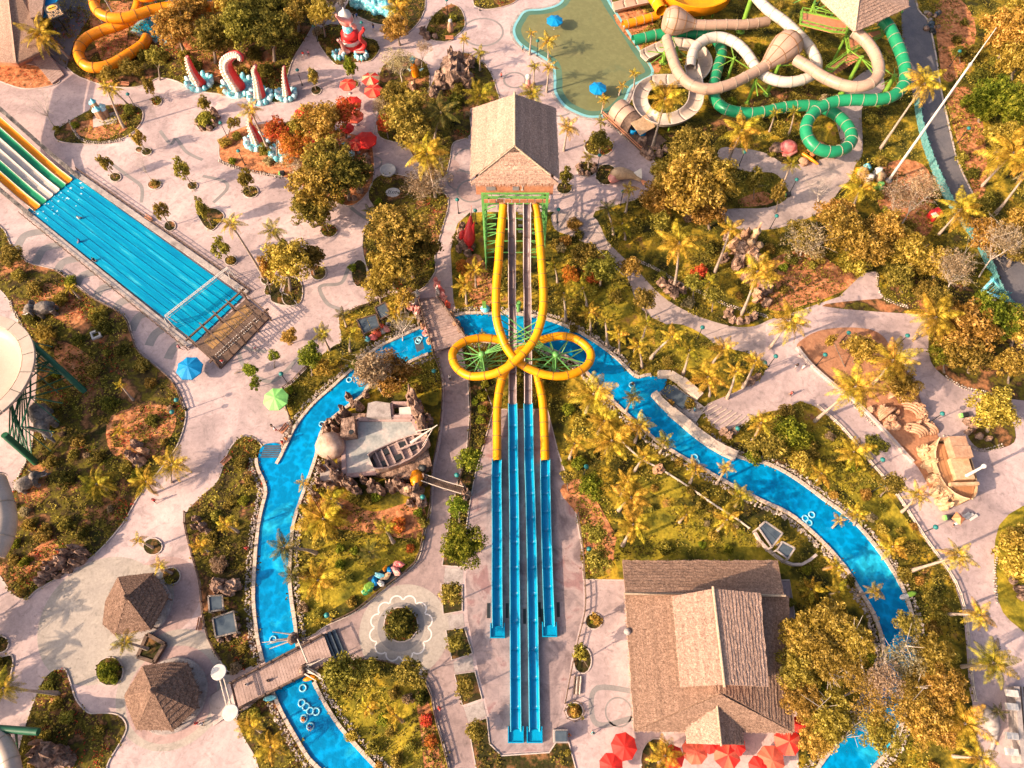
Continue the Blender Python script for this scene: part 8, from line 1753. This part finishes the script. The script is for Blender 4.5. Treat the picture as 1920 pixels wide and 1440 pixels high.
# ------------------------------------------------------------------ labels that single out each plant, lamp and ring
LM=[('blue parasol by the racing pool',355,690),('green parasol',517,748),('octopus statue',662,80),('turquoise wave',705,15),('biggest tentacle',440,140),('slim straight tentacle',537,160),('castle statue',195,215),('orange slide',165,100),('corner pavilion roof',20,60),('mat racing lanes',40,320),('wooden pergola',430,640),('finish gantry',380,570),
('white bowl slide',20,710),('truss leg',130,700),('large elephant statue',92,790),('upper elephant statue',98,590),('lower elephant statue',58,912),('shell shaped rock',262,852),('diagonal boulder pile',120,1060),('upper hut',260,1130),('lower hut',310,1300),('swirling rock mound',105,1415),('gateway discs',420,1298),('lower bridge',530,1260),('blue grey basins',415,1160),('river entry steps',510,850),('slate shelters',700,595),('boardwalk bridge',825,590),('dome boulder',620,840),('shipwreck',760,870),('rope footbridge',830,910),('float cart',722,1080),('flower paving',752,1180),('kiosk cart',1050,1380),('straight flume ends',985,1370),('left trough end',932,1190),('right trough end',1030,1190),('left yellow loop',885,670),('right yellow loop',1065,670),('lifeguard seat',910,582),('slide tower',965,280),('red marlin',880,440),('cave rock mound',855,155),('small upper island',835,45),('flame trees',580,260),('dark round tree',650,330),('fairy statue',778,135),('map board',737,362),
('upper lagoon parasol',1040,38),('lower lagoon parasol',1121,165),('tube hire hut',1170,235),('white fish statue',1180,330),('clam shell statue',1476,276),('green loop',1555,240),('tan funnels',1460,100),('open cream spiral',1245,190),('thatched tower',1620,30),('tall mast foot',1665,340),('road fence bend',1760,350),('teal gate',1862,540),('red cube stall',1753,403),('east castle rocks',1400,490),('path boulders',1262,548),('river entry bay',1250,730),('ramp plaza',1480,720),('sand serpent',1700,785),('stone ship',1770,890),('round rock planter',1830,800),('lower parasol row',1400,1420),('hall roof ridge',1345,1200),('hall northwest corner',1170,1055),('fenced yard shelters',1460,1015),('giant golden tree',1615,1285),('white dolphin',1858,1370),('right edge terrace',1900,1360),('right shrub plot',1900,1060),('side terrace',1500,1310),('curved river bend',1700,1150)]
ORD=['nearest','second nearest','third nearest','fourth nearest','fifth nearest','sixth nearest','seventh nearest','eighth nearest','ninth nearest','tenth nearest','eleventh nearest','twelfth nearest']
bins={}
for o,look,kind,x,y in AUTO:
    lm=min(LM,key=lambda l:(l[1]-x)**2+(l[2]-y)**2); dx,dy=x-lm[1],y-lm[2]
    a=math.degrees(math.atan2(-dy,dx))%360
    dr=['right of','upper right of','above','upper left of','left of','lower left of','below','lower right of'][int(((a+22.5)%360)//45)]
    bins.setdefault((kind,lm[0],dr),[]).append((math.hypot(dx,dy),o,look))
for (kind,l,dr),items in bins.items():
    items.sort(key=lambda q:q[0])
    for i,(d,o,look) in enumerate(items):
        if len(items)==1: s='%s %s %s the %s'%(look,kind,dr,l)
        else: s='%s %s, %s %s %s the %s'%(look,kind,ORD[min(i,11)],kind,dr,l)
        if len(s.split())>16: s=s.replace(look+' ','',1)
        o['label']=s
GP={'palm':'palms of the park','tree':'trees of the park','shrub':'shrubs in the beds','lamp post':'lamp posts along the paths','swim ring':'swim rings in the river'}
for o,look,kind,x,y in AUTO: o['group']=GP[kind]
for o in list(COL.objects):
    if o.parent is None and o.get('category') in ('parasol','person','bench','bin','tentacle sculpture','support pillar'): o['group']={'parasol':'parasols','person':'visitors','bench':'benches','bin':'litter bins','tentacle sculpture':'kraken tentacles','support pillar':'slide pillars'}[o['category']]
